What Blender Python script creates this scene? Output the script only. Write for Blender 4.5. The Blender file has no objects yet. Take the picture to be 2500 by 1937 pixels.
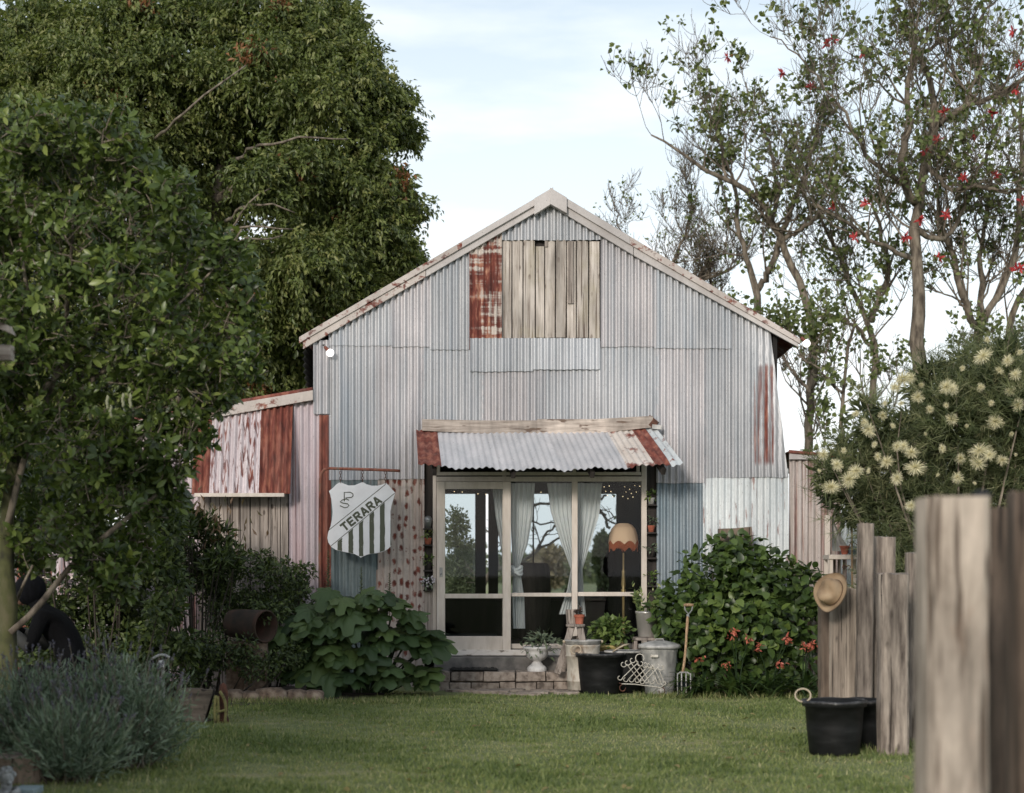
import bpy, math, random
import numpy as np
from mathutils import Vector, Matrix

random.seed(7)
rng = np.random.default_rng(7)
R = math.radians
SC = bpy.context.scene
COL = SC.collection

# ------------------------------------------------------------------ camera
CAM_D, CAM_H, FPX = 20.0, 1.38, 4160.0      # metres to the shed front, eye height, focal length in photo pixels
cam = bpy.data.cameras.new('camera')
camo = bpy.data.objects.new('camera', cam)
COL.objects.link(camo)
camo.location = (0, -CAM_D, CAM_H)
camo.rotation_euler = (R(90), 0, 0)
cam.sensor_width = 36
cam.lens = FPX / 2500 * 36
cam.shift_y = (1390 - 968.5) / 2500
cam.clip_end = 3000
cam.dof.use_dof = True
cam.dof.focus_distance = 19.6
cam.dof.aperture_fstop = 2.0
SC.camera = camo

# ------------------------------------------------------------------ sky and sun
SUN_AZ, SUN_EL = R(-161), R(19)              # compass angle from +Y; behind the camera to the left
w = bpy.data.worlds.new('World'); SC.world = w; w.use_nodes = True
nt = w.node_tree; nd = nt.nodes; lk = nt.links
nd.clear()
sky = nd.new('ShaderNodeTexSky'); sky.sky_type = 'NISHITA'; sky.sun_disc = False
sky.sun_elevation = SUN_EL; sky.sun_rotation = SUN_AZ
sky.air_density = 1.0; sky.dust_density = 1.0; sky.ozone_density = 1.0
hsv = nd.new('ShaderNodeHueSaturation'); hsv.inputs['Hue'].default_value = 0.485; hsv.inputs['Saturation'].default_value = 0.85; hsv.inputs['Value'].default_value = 1.35
lk.new(sky.outputs[0], hsv.inputs['Color'])
tc = nd.new('ShaderNodeTexCoord'); mp = nd.new('ShaderNodeMapping'); mp.inputs['Scale'].default_value = (1.2, 1.2, 5.5)
lk.new(tc.outputs['Generated'], mp.inputs[0])
nz = nd.new('ShaderNodeTexNoise'); nz.inputs['Scale'].default_value = 4.6; nz.inputs['Detail'].default_value = 7; nz.inputs['Roughness'].default_value = .55
lk.new(mp.outputs[0], nz.inputs[0])
cr = nd.new('ShaderNodeValToRGB'); cr.color_ramp.elements[0].position = .44; cr.color_ramp.elements[1].position = .80
cr.color_ramp.elements[0].color = (.30, .30, .30, 1); cr.color_ramp.elements[1].color = (.74, .74, .74, 1)
lk.new(nz.outputs[0], cr.inputs[0])
mx = nd.new('ShaderNodeMixRGB'); mx.inputs[2].default_value = (10.6, 10.8, 11.0, 1)     # thin bright cloud veil, thickest towards the horizon all round
sx_ = nd.new('ShaderNodeSeparateXYZ'); lk.new(tc.outputs['Generated'], sx_.inputs[0])
hz_ = nd.new('ShaderNodeMapRange'); hz_.inputs[1].default_value = 0; hz_.inputs[2].default_value = .42; hz_.inputs[3].default_value = .62; hz_.inputs[4].default_value = -.10
lk.new(sx_.outputs[2], hz_.inputs[0])
ad_ = nd.new('ShaderNodeMath'); ad_.operation = 'ADD'; ad_.use_clamp = True
lk.new(cr.outputs[0], ad_.inputs[0]); lk.new(hz_.outputs[0], ad_.inputs[1]); lk.new(ad_.outputs[0], mx.inputs[0]); lk.new(hsv.outputs[0], mx.inputs[1])
bg = nd.new('ShaderNodeBackground'); bg.inputs[1].default_value = 0.112
lk.new(mx.outputs[0], bg.inputs[0])
wo = nd.new('ShaderNodeOutputWorld'); lk.new(bg.outputs[0], wo.inputs[0])

sun = bpy.data.lights.new('sun', 'SUN'); sun.energy = 2.2; sun.angle = R(10); sun.color = (1.0, .92, .83)
suno = bpy.data.objects.new('sun', sun); COL.objects.link(suno)
sd = Vector((math.sin(SUN_AZ) * math.cos(SUN_EL), math.cos(SUN_AZ) * math.cos(SUN_EL), math.sin(SUN_EL)))
suno.rotation_euler = sd.to_track_quat('Z', 'Y').to_euler(); suno.location = sd * 60
SC.view_settings.view_transform = 'Standard'; SC.view_settings.look = 'None'
SC.view_settings.exposure = 0.06; SC.view_settings.gamma = 1.0
SC.render.engine = 'CYCLES'
try:
    SC.cycles.use_denoising = True; SC.cycles.max_bounces = 8; SC.cycles.transparent_max_bounces = 12
except Exception:
    pass

# ------------------------------------------------------------------ measuring: photo pixel at a depth -> metres
def S(Y): return FPX / (Y + CAM_D)
def W(px, py, Y=0.0): return np.array([(px - 1250) / S(Y), Y, CAM_H + (1390 - py) / S(Y)])
def WX(px, Y=0.0): return (px - 1250) / S(Y)
def WZ(py, Y=0.0): return CAM_H + (1390 - py) / S(Y)

# ------------------------------------------------------------------ mesh helpers
class MB:
    def __init__(s): s.v = []; s.f = []; s.n = 0; s.t = []
    def add(s, v, f, tint=None):
        v = np.asarray(v, float).reshape(-1, 3)
        s.v.append(v); n = s.n
        s.f.extend([tuple(int(i) + n for i in q) for q in f]); s.n += len(v)
        if tint is not None: s.t.append(np.broadcast_to(np.asarray(tint, float), (len(v),)))
        return s
    def box(s, x0, x1, y0, y1, z0, z1, j=0):
        v = np.array([(x, y, z) for z in (z0, z1) for y in (y0, y1) for x in (x0, x1)], float)
        if j: v = v + rng.normal(0, j, v.shape)
        return s.add(v, [(0, 2, 3, 1), (4, 5, 7, 6), (0, 1, 5, 4), (2, 6, 7, 3), (0, 4, 6, 2), (1, 3, 7, 5)])
    def bar(s, a, b, wid, th, up=(0, -1, 0)):
        a = np.array(a, float); b = np.array(b, float); t = (b - a) / np.linalg.norm(b - a)
        u = np.array(up, float); u = u - t * u.dot(t); u /= np.linalg.norm(u); r = np.cross(t, u)
        v = [p + r * sx * wid / 2 + u * sy * th / 2 for p in (a, b) for sx, sy in ((-1, -1), (1, -1), (1, 1), (-1, 1))]
        return s.add(v, [(0, 3, 2, 1), (4, 5, 6, 7), (0, 1, 5, 4), (1, 2, 6, 5), (2, 3, 7, 6), (3, 0, 4, 7)])
    def tube(s, pts, rad, sides=6, cap=True, tint=None):
        p = np.asarray(pts, float); n = len(p)
        r = np.broadcast_to(np.asarray(rad, float), (n,))
        t = np.gradient(p, axis=0); t /= np.maximum(np.linalg.norm(t, axis=1, keepdims=True), 1e-9)
        ref = np.array([0.31, 0.87, 0.37]) if abs(t[:, 2]).mean() > .5 else np.array([.13, .21, .97])
        a = np.cross(t, ref); a /= np.maximum(np.linalg.norm(a, axis=1, keepdims=True), 1e-9); b = np.cross(t, a)
        ang = np.arange(sides) * 2 * math.pi / sides
        v = p[:, None] + r[:, None, None] * (np.cos(ang)[None, :, None] * a[:, None] + np.sin(ang)[None, :, None] * b[:, None])
        f = []
        for i in range(n - 1):
            for k in range(sides):
                k2 = (k + 1) % sides
                f.append((i * sides + k, (i + 1) * sides + k, (i + 1) * sides + k2, i * sides + k2))
        if cap:
            f.append(tuple(range(sides))); f.append(tuple((n - 1) * sides + k for k in reversed(range(sides))))
        return s.add(v.reshape(-1, 3), f, tint)
    def lathe(s, prof, c=(0, 0, 0), seg=24, flute=0, nfl=0, close=True):
        v = []; m = len(prof)
        for i, (r, z) in enumerate(prof):
            for k in range(seg):
                a = 2 * math.pi * k / seg
                rr = r * (1 + (flute * math.cos(nfl * a) if flute else 0))
                v.append((c[0] + rr * math.cos(a), c[1] + rr * math.sin(a), c[2] + z))
        f = []
        for i in range(m - 1):
            for k in range(seg):
                k2 = (k + 1) % seg
                f.append((i * seg + k, i * seg + k2, (i + 1) * seg + k2, (i + 1) * seg + k))
        if close:
            f.append(tuple(reversed(range(seg)))); f.append(tuple((m - 1) * seg + k for k in range(seg)))
        return s.add(v, f)
    def prism(s, poly, y0, y1):
        n = len(poly)
        v = [(x, y0, z) for x, z in poly] + [(x, y1, z) for x, z in poly]
        f = [tuple(range(n)), tuple(reversed(range(n, 2 * n)))]
        for i in range(n):
            k = (i + 1) % n
            f.append((i, i + n, k + n, k))
        return s.add(v, f)
    def ball(s, c, r, seg=10, rings=7, sc=(1, 1, 1), noise=0, seed=0):
        g = np.random.default_rng(seed + 1); v = []; f = []
        for i in range(rings + 1):
            th = math.pi * i / rings
            for k in range(seg):
                a = 2 * math.pi * k / seg
                q = 1 + (g.normal(0, noise) if noise and 0 < i < rings else 0)
                v.append((c[0] + r * q * sc[0] * math.sin(th) * math.cos(a), c[1] + r * q * sc[1] * math.sin(th) * math.sin(a), c[2] + r * q * sc[2] * math.cos(th)))
        for i in range(rings):
            for k in range(seg):
                k2 = (k + 1) % seg
                f.append((i * seg + k, (i + 1) * seg + k, (i + 1) * seg + k2, i * seg + k2))
        return s.add(v, f)
    def arr(s): return np.concatenate(s.v) if s.v else np.zeros((0, 3))

ORG = {}
def _mesh(name, V, F, tint=None):
    me = bpy.data.meshes.new(name)
    if isinstance(F, np.ndarray):
        k = F.shape[1]
        me.vertices.add(len(V)); me.vertices.foreach_set('co', np.ascontiguousarray(V, np.float32).ravel())
        me.loops.add(F.size); me.loops.foreach_set('vertex_index', np.ascontiguousarray(F, np.int32).ravel())
        me.polygons.add(len(F)); me.polygons.foreach_set('loop_start', np.arange(0, F.size, k, dtype=np.int32))
        try: me.polygons.foreach_set('loop_total', np.full(len(F), k, np.int32))
        except Exception: pass
        me.update(calc_edges=True)
    else:
        me.from_pydata([tuple(p) for p in V], [], F); me.update()
    if tint is not None:
        at = me.attributes.new('tint', 'FLOAT', 'POINT'); at.data.foreach_set('value', np.ascontiguousarray(tint, np.float32))
    return me

def link(name, me, m, parent=None, org=None, smooth=False, bevel=0, solid=0, kind=None):
    if smooth: me.polygons.foreach_set('use_smooth', np.ones(len(me.polygons), bool))
    if m: me.materials.append(m)
    o = bpy.data.objects.new(name, me); COL.objects.link(o)
    if parent is not None: o.parent = parent
    elif org is not None: o.location = org
    ORG[o.name] = np.array(org if org is not None else (ORG[parent.name] if parent is not None else (0, 0, 0)), float)
    if solid:
        md = o.modifiers.new('solid', 'SOLIDIFY'); md.thickness = solid; md.offset = 0; md.use_rim = False
    if bevel:
        md = o.modifiers.new('bevel', 'BEVEL'); md.width = bevel; md.segments = 2; md.limit_method = 'ANGLE'
    if kind: o['kind'] = kind
    return o

def obj(name, mb, m, parent, **kw):
    """a part: geometry is given in world metres, stored relative to its thing's origin"""
    V = mb.arr() if isinstance(mb, MB) else mb[0]
    F = mb.f if isinstance(mb, MB) else mb[1]
    t = (np.concatenate(mb.t) if isinstance(mb, MB) and mb.t else None) if isinstance(mb, MB) else (mb[2] if len(mb) > 2 else None)
    return link(name, _mesh(name, V - ORG[parent.name], F, t), m, parent, **kw)

def tag(o, label=None, cat=None, group=None, kind=None):
    if label: o['label'] = label
    if cat: o['category'] = cat
    if group: o['group'] = group
    if kind: o['kind'] = kind
    return o

def thing(name, label, cat, loc, group=None):
    o = bpy.data.objects.new(name, None); COL.objects.link(o); o.location = loc; o.empty_display_size = .1
    ORG[o.name] = np.array(loc, float)
    return tag(o, label, cat, group)

def solo(name, mb, m, label, cat, group=None, **kw):
    """a thing that is one mesh"""
    V = mb.arr() if isinstance(mb, MB) else mb[0]
    F = mb.f if isinstance(mb, MB) else mb[1]
    lo = V.min(0); hi = V.max(0); org = np.array([(lo[0] + hi[0]) / 2, (lo[1] + hi[1]) / 2, lo[2]])
    t = (np.concatenate(mb.t) if mb.t else None) if isinstance(mb, MB) else (mb[2] if len(mb) > 2 else None)
    return tag(link(name, _mesh(name, V - org, F, t), m, None, org=org, **kw), label, cat, group)

def struct(name, mb, m, **kw):
    o = solo(name, mb, m, None, None, **kw); o['kind'] = 'structure'; return o

# ------------------------------------------------------------------ materials
def lin(r, g, b, k=1.0):
    f = lambda c: (c / 255 / 12.92 if c / 255 <= .04045 else ((c / 255 + .055) / 1.055) ** 2.4)
    return (f(r) * k, f(g) * k, f(b) * k, 1)

class N:
    """small node-tree builder"""
    def __init__(s, name):
        s.m = bpy.data.materials.new(name); s.m.use_nodes = True
        s.t = s.m.node_tree; s.n = s.t.nodes; s.l = s.t.links
        s.p = s.n['Principled BSDF']; s.out = s.n['Material Output']
    def new(s, ty, **kw):
        q = s.n.new('ShaderNode' + ty)
        for k, v in kw.items():
            if k in q.inputs: q.inputs[k].default_value = v
            else: setattr(q, k, v)
        return q
    def co(s, scale=(1, 1, 1), loc=(0, 0, 0)):
        t = s.new('TexCoord'); m = s.new('Mapping'); m.inputs['Scale'].default_value = scale; m.inputs['Location'].default_value = loc
        s.l.new(t.outputs['Object'], m.inputs[0]); return m.outputs[0]
    def noise(s, co, scale=1.0, detail=5, rough=.55):
        q = s.new('TexNoise'); q.inputs['Scale'].default_value = scale; q.inputs['Detail'].default_value = detail; q.inputs['Roughness'].default_value = rough
        s.l.new(co, q.inputs['Vector']); return q.outputs[0]
    def ramp(s, f, stops):
        q = s.new('ValToRGB'); e = q.color_ramp.elements
        while len(e) < len(stops): e.new(.5)
        for i, (p, c) in enumerate(stops):
            e[i].position = p; e[i].color = c if not isinstance(c, (int, float)) else (c, c, c, 1)
        s.l.new(f, q.inputs[0]); return q.outputs[0]
    def mix(s, f, a, b, mode='MIX'):
        q = s.new('MixRGB', blend_type=mode)
        for i, x in ((0, f), (1, a), (2, b)):
            if isinstance(x, (int, float)): q.inputs[i].default_value = x
            elif isinstance(x, tuple): q.inputs[i].default_value = x
            else: s.l.new(x, q.inputs[i])
        return q.outputs[0]
    def math(s, op, a, b=None, clamp=False):
        q = s.new('Math', operation=op); q.use_clamp = clamp
        for i, x in ((0, a), (1, b)):
            if x is None: continue
            if isinstance(x, (int, float)): q.inputs[i].default_value = x
            else: s.l.new(x, q.inputs[i])
        return q.outputs[0]
    def bump(s, h, st=.3, dist=.01):
        q = s.new('Bump'); q.inputs['Strength'].default_value = st; q.inputs['Distance'].default_value = dist
        s.l.new(h, q.inputs['Height']); s.l.new(q.outputs[0], s.p.inputs['Normal'])
    def set(s, k, v):
        i = s.p.inputs[k]
        if isinstance(v, (int, float, tuple)): i.default_value = v
        else: s.l.new(v, i)
    def rnd(s): return s.new('ObjectInfo').outputs['Random']

def mixed(name, cols, scale=(4, 4, 4), rough=.8, metal=0.0, bump=.3, detail=6, rand=.12, lo=.35, hi=.65, bd=.01, spec=.5):
    q = N(name); q.set('Specular IOR Level', spec); f = q.noise(q.co(scale), 1, detail)
    st = [(lo + (hi - lo) * i / max(1, len(cols) - 1), c) for i, c in enumerate(cols)]
    c = q.ramp(f, st)
    g = q.noise(q.co((1.3, 1.3, 1.3)), 1, 3)
    c = q.mix(.5, c, q.mix(1, c, q.ramp(g, [(.3, .72), (.7, 1.18)]), 'MULTIPLY'))
    if rand:
        h = q.new('HueSaturation'); q.l.new(q.math('MULTIPLY_ADD', q.rnd(), 2 * rand), h.inputs['Value'])
        h.inputs['Value'].links[0].from_node.inputs[2].default_value = 1 - rand
        q.l.new(c, h.inputs['Color']); c = h.outputs[0]
    q.set('Base Color', c); q.set('Roughness', rough); q.set('Metallic', metal)
    if bump: q.bump(f, bump, bd)
    return q.m

def wood(name, a, b, dark, bump=.6, sc=(26, 26, 1.6), rand=.18, moss=None, spots=True):
    q = N(name); co = q.co(sc); f = q.noise(co, 1, 8, .65)
    c = q.ramp(f, [(.30, dark), (.42, a), (.66, b)])
    g = q.noise(q.co((4.5, 4.5, 1.3)), 1, 5)
    c = q.mix(1, c, q.ramp(g, [(.3, .50), (.65, 1.2)]), 'MULTIPLY')
    cr_ = q.noise(q.co((sc[0] * 1.6, sc[1] * 1.6, sc[2] * .5), (3, 1, 7)), 1, 3)
    crk = q.ramp(cr_, [(.36, 0), (.41, 1)])
    c = q.mix(crk, dark, c)
    if moss: c = q.mix(q.ramp(q.noise(q.co((3, 3, 2), (5, 2, 1)), 1, 5), [(.54, 0), (.70, .5)]), c, moss)
    if spots:
        vo = q.new('TexVoronoi'); vo.inputs['Scale'].default_value = 1; q.l.new(q.co((13, 13, 6)), vo.inputs['Vector'])
        gt = q.ramp(q.noise(q.co((4, 4, 3), (8, 8, 8)), 1, 3), [(.45, 0), (.62, 1)])
        c = q.mix(q.math('MULTIPLY', gt, q.ramp(vo.outputs['Distance'], [(.14, .9), (.24, 0)])), c, dark)
    h = q.new('HueSaturation'); q.l.new(q.math('MULTIPLY_ADD', q.rnd(), 2 * rand), h.inputs['Value'])
    h.inputs['Value'].links[0].from_node.inputs[2].default_value = 1 - rand
    q.l.new(c, h.inputs['Color']); q.set('Base Color', h.outputs[0]); q.set('Roughness', .9)
    q.bump(q.mix(.5, f, crk), bump, .012)
    return q.m

RUST_A, RUST_B, RUST_C = lin(74, 40, 36), lin(112, 58, 48), lin(152, 100, 80)
def sheetm(name, a, b, rust=.0, rsc=(7, 7, 1.2), metal=.35, rough=.5, stain=None, box=None, plaid=False, spots=False, rand=.07, edge=.05, pale=None):
    """corrugated steel: galvanising stained down the fall, rust in patches, nails"""
    q = N(name)
    f = q.noise(q.co((5, 5, .8)), 1, 6, .6)
    c = q.ramp(f, [(.25, a), (.75, b)])
    sp = q.noise(q.co((38, 38, 30)), 1, 3)
    c = q.mix(.2, c, q.mix(1, c, q.ramp(sp, [(.3, .7), (.7, 1.25)]), 'MULTIPLY'))
    big = q.noise(q.co((.9, .9, .7), (4, 4, 4)), 1, 4)
    c = q.mix(1, c, q.ramp(big, [(.3, .80), (.7, 1.12)]), 'MULTIPLY')
    if stain: c = q.mix(q.ramp(q.noise(q.co((6, 6, .5), (9, 3, 2)), 1, 5), [(.50, 0), (.70, .55)]), c, stain)
    masks = []
    if plaid:
        v1 = q.noise(q.co((15, 15, 1.3), (1, 1, 1)), 1, 4); v2 = q.noise(q.co((1.2, 1.2, 13), (2, 5, 1)), 1, 4)
        v3 = q.noise(q.co((2.2, 2.2, 1.6), (2, 5, 8)), 1, 3)
        s_ = q.math('ADD', q.math('ADD', v1, v2), v3)
        masks.append(q.ramp(q.math('MULTIPLY', s_, .333), [(.5 - rust - .008, 0), (.5 - rust + edge * .25, .65), (.5 - rust + edge, 1)]))
    elif rust > 0:
        s_ = q.noise(q.co(rsc, (2, 8, 5)), 1, 7, .62)
        masks.append(q.ramp(s_, [(max(0.0, .62 - rust * .5), 0), (min(1.0, .62 - rust * .5 + edge * 1.0), .6), (min(1.0, .62 - rust * .5 + edge * 3.5), 1)]))
    if spots:
        vo = q.new('TexVoronoi'); vo.inputs['Scale'].default_value = 1; vo.inputs['Randomness'].default_value = .55
        q.l.new(q.co((13.15, .01, 7.6), (.5, 0, 0)), vo.inputs['Vector'])
        gate = q.ramp(q.noise(q.co((2.0, 2.0, 1.2), (7, 1, 3)), 1, 3), [(.33, .02), (.50, .38)])
        masks.append(q.ramp(q.math('SUBTRACT', gate, q.math('ADD', vo.outputs['Distance'], q.math('MULTIPLY', q.math('SUBTRACT', q.noise(q.co((30, 30, 30)), 1, 3), .5), .55))), [(0, 0), (.06, .6), (.18, 1)]))
    if box:
        se = q.new('SeparateXYZ'); q.l.new(q.co(), se.inputs[0])
        def sm(o, lo, hi, fe):
            return q.math('MULTIPLY', q.math('MULTIPLY', q.math('SUBTRACT', o, lo), 1 / fe, True), q.math('MULTIPLY', q.math('SUBTRACT', hi, o), 1 / fe, True), True)
        for (x0, x1, z0, z1, amt) in (box if isinstance(box, list) else [box]):
            sml = x1 - x0 < .15
            bx_ = q.math('MULTIPLY', sm(se.outputs[0], x0, x1, .03 if sml else .06), sm(se.outputs[2], z0, z1, .06 if sml else .25))
            s_ = q.noise(q.co((26, 26, 9 if sml else .9), (1, 1, 3)), 1, 6)
            masks.append(q.ramp(q.math('MULTIPLY', bx_, s_), [(.50 - amt, 0), (.60 - amt, .6), (.72 - amt, 1)]))
    vo2 = q.new('TexVoronoi'); q.l.new(q.co((6.5, .01, 3.1)), vo2.inputs['Vector'])
    nail = q.ramp(vo2.outputs['Distance'], [(.06, .75), (.10, 0)])
    c = q.mix(nail, c, lin(60, 52, 50))
    rc = q.ramp(q.noise(q.co((12, 12, 5), (3, 3, 3)), 1, 6), [(.3, RUST_A), (.52, RUST_B), (.75, RUST_C if pale is None else pale)])
    rm = None
    for k in masks: rm = k if rm is None else q.math('MAXIMUM', rm, k)
    if rm is not None: c = q.mix(rm, c, rc)
    h = q.new('HueSaturation'); q.l.new(q.math('MULTIPLY_ADD', q.rnd(), 2 * rand), h.inputs['Value'])
    h.inputs['Value'].links[0].from_node.inputs[2].default_value = 1 - rand
    q.l.new(c, h.inputs['Color']); q.set('Base Color', h.outputs[0])
    if rm is not None:
        q.set('Metallic', q.math('MULTIPLY', q.math('SUBTRACT', 1.0, rm), metal)); q.set('Roughness', q.math('MULTIPLY_ADD', rm, .9 - rough)); q.p.inputs['Roughness'].links[0].from_node.inputs[2].default_value = rough
    else:
        q.set('Metallic', metal); q.set('Roughness', rough)
    q.bump(q.mix(.5, f, sp), .12, .004)
    return q.m

def leafm(name, cols, src='attr', rough=.5, trans=.25, spec=.4):
    q = N(name)
    if src == 'attr':
        a = q.new('Attribute'); a.attribute_name = 'tint'; f = a.outputs['Fac']
    else: f = q.rnd()
    c = q.ramp(f, [(i / max(1, len(cols) - 1), k) for i, k in enumerate(cols)])
    q.set('Base Color', c); q.set('Roughness', rough); q.set('Specular IOR Level', spec)
    tr = q.new('BsdfTranslucent'); q.l.new(q.mix(1, c, (1.25, 1.35, .6, 1), 'MULTIPLY'), tr.inputs[0])
    ms = q.new('MixShader'); ms.inputs[0].default_value = trans
    q.l.new(q.p.outputs[0], ms.inputs[1]); q.l.new(tr.outputs[0], ms.inputs[2]); q.l.new(ms.outputs[0], q.out.inputs[0])
    return q.m

def plain(name, c, rough=.6, metal=0.0, bump=0, rand=.06):
    return mixed(name, [tuple(x * .82 for x in c[:3]) + (1,), c], (7, 7, 7), rough, metal, bump, rand=rand)

def glow(name, c, s):
    q = N(name); q.set('Base Color', c); q.set('Emission Color', c); q.set('Emission Strength', s); return q.m

def glassm(name, tint=(.95, .96, .96, 1)):
    q = N(name); q.n.remove(q.p)
    fr = q.new('Fresnel'); fr.inputs['IOR'].default_value = 1.22
    tr = q.new('BsdfTransparent'); tr.inputs[0].default_value = tint
    gl = q.new('BsdfGlossy'); gl.inputs['Roughness'].default_value = .015; gl.inputs[0].default_value = (1, 1, 1, 1)
    ms = q.new('MixShader'); q.l.new(fr.outputs[0], ms.inputs[0]); q.l.new(tr.outputs[0], ms.inputs[1]); q.l.new(gl.outputs[0], ms.inputs[2])
    q.l.new(ms.outputs[0], q.out.inputs[0]); return q.m

MAT = {}
# ------------------------------------------------------------------ shared materials
G1, G2 = lin(157, 161, 166), lin(187, 187, 189)
MAT['galv'] = sheetm('galvanised sheet', G1, G2, rust=.0, rsc=(9, 9, 2.5), stain=lin(142, 152, 162), edge=.03)
MAT['galv_warm'] = sheetm('galvanised sheet warm', lin(162, 162, 166), lin(194, 190, 191), rust=.0, rsc=(10, 10, 2.5), stain=lin(146, 152, 158), edge=.03)
MAT['galv_streak'] = sheetm('galvanised sheet with rust streaks', G1, G2, rust=.0, rsc=(9, 9, 2.5), stain=lin(146, 154, 160), box=(2.33, 2.66, 2.4, 4.0, .10))
MAT['galv_white'] = sheetm('whitewashed sheet', lin(186, 194, 198), lin(216, 220, 220), rust=.075, rsc=(15, 15, 2.4), metal=.1, rough=.6, edge=.04)
MAT['galv_patch'] = sheetm('pale painted patch sheet', lin(160, 164, 170), lin(188, 190, 193), rust=.0, stain=lin(200, 203, 207))
MAT['teal'] = sheetm('blue grey sheet', lin(112, 130, 140), lin(154, 162, 168), rust=.0, stain=lin(98, 118, 130))
MAT['teal_dull'] = sheetm('dull teal patch sheet', lin(104, 120, 124), lin(140, 150, 150), rust=.02, metal=.2, rough=.7)
MAT['plaid'] = sheetm('sheet rusted in bands', lin(190, 178, 168), lin(206, 198, 190), rust=.035, plaid=True, metal=.1, rough=.7, edge=.04, rand=.02, pale=lin(196, 150, 124))
MAT['plaid_brown'] = sheetm('brown streaked sheet', lin(172, 162, 156), lin(196, 188, 184), rust=.24, rsc=(13, 13, .45), metal=.1, rough=.7, edge=.06, pale=lin(142, 110, 92))
MAT['spotted'] = sheetm('sheet with rust spots', lin(176, 164, 156), lin(198, 188, 180), rust=.05, rsc=(9, 9, .8), spots=True, metal=.1, rough=.7, stain=lin(172, 150, 140), pale=lin(150, 84, 66))
MAT['pink'] = sheetm('faded pink sheet', lin(172, 160, 164), lin(200, 190, 194), rust=.06, rsc=(12, 12, .4), metal=.1, rough=.65, stain=lin(184, 156, 156))
MAT['pink_rust'] = sheetm('pink sheet flaking to rust', lin(184, 172, 176), lin(210, 202, 204), rust=.20, rsc=(24, 24, .55), metal=.1, rough=.65, edge=.03)
MAT['rust'] = sheetm('rusted sheet', lin(176, 120, 104), lin(196, 150, 132), rust=.86, rsc=(12, 12, .7), metal=.05, rough=.85, edge=.1)
MAT['awning'] = sheetm('awning sheet', lin(176, 178, 182), lin(206, 204, 206), rust=.0, rsc=(6, 6, 6), metal=.25, rough=.55)
MAT['awning_rust'] = sheetm('awning sheet half rusted', lin(196, 184, 174), lin(212, 206, 200), rust=.26, rsc=(4, 4, 4), metal=.1, rough=.7, edge=.03)
MAT['flash'] = sheetm('painted flashing', lin(170, 164, 162), lin(194, 190, 188), rust=.0, rsc=(7, 7, 7), metal=.05, rough=.7)
MAT['flash_rust'] = sheetm('flashing with rust', lin(172, 162, 156), lin(198, 190, 184), rust=.16, rsc=(9, 9, 11), metal=.05, rough=.75, edge=.03)
MAT['roofing'] = sheetm('roof sheet', lin(140, 132, 128), lin(170, 162, 158), rust=.4, rsc=(3, 3, 3), metal=.1, rough=.75)
MAT['loft'] = wood('weathered loft board', lin(166, 157, 148), lin(196, 188, 180), lin(108, 96, 88), sc=(30, 30, 1.6), moss=lin(160, 152, 126), rand=.14)
MAT['plank'] = wood('weathered plank', lin(140, 130, 122), lin(170, 160, 152), lin(78, 68, 62), sc=(30, 30, 1.4))
MAT['hplank'] = wood('weathered cross board', lin(150, 139, 130), lin(188, 176, 166), lin(100, 84, 74), sc=(2.2, 24, 30), spots=False)
MAT['cream'] = mixed('cream painted timber', [lin(194, 183, 171), lin(208, 198, 188)], (24, 24, 5), .62, bump=.12, rand=.05)
MAT['cream_flake'] = mixed('flaking white sill', [lin(96, 88, 80), lin(196, 188, 180), lin(210, 204, 198)], (9, 9, 26), .7, bump=.3, lo=.34, hi=.5)
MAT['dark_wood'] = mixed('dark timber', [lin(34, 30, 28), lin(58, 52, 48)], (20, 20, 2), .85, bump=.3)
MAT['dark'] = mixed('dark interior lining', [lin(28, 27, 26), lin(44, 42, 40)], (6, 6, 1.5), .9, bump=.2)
MAT['concrete'] = mixed('concrete', [lin(88, 86, 84), lin(122, 118, 114)], (9, 9, 9), .92, bump=.4)
MAT['brick'] = mixed('worn paving brick', [lin(96, 86, 78), lin(136, 124, 114), lin(152, 142, 132)], (14, 14, 14), .92, bump=.5, rand=.22)
MAT['stone'] = mixed('garden stone', [lin(78, 66, 56), lin(120, 102, 88), lin(148, 134, 118)], (11, 11, 11), .92, bump=.6, rand=.15)
MAT['glass'] = glassm('window glass'); MAT['glass_dim'] = glassm('view dimming glass', (.76, .80, .82, 1))  # second glass is tinted to dim the bright view through the shed
MAT['steel'] = plain('galvanised steel', lin(150, 152, 152), .42, .7, .1)
MAT['zinc'] = mixed('dull zinc', [lin(140, 140, 138), lin(172, 171, 168), lin(192, 190, 186)], (10, 10, 5), .62, .35, .15)
MAT['black_plastic'] = mixed('black plastic', [lin(16, 17, 18), lin(26, 27, 28), lin(48, 50, 50)], (6, 6, 17), .55, 0, .15, rand=0, lo=.4, hi=.8, spec=.3)
MAT['iron'] = mixed('rusty iron', [lin(66, 46, 38), lin(112, 72, 56)], (24, 24, 24), .85, .2, .4)
MAT['pipe'] = mixed('rusty pipe', [lin(96, 56, 46), lin(140, 84, 68), lin(120, 98, 84)], (14, 14, 6), .8, .1, .3)

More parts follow.
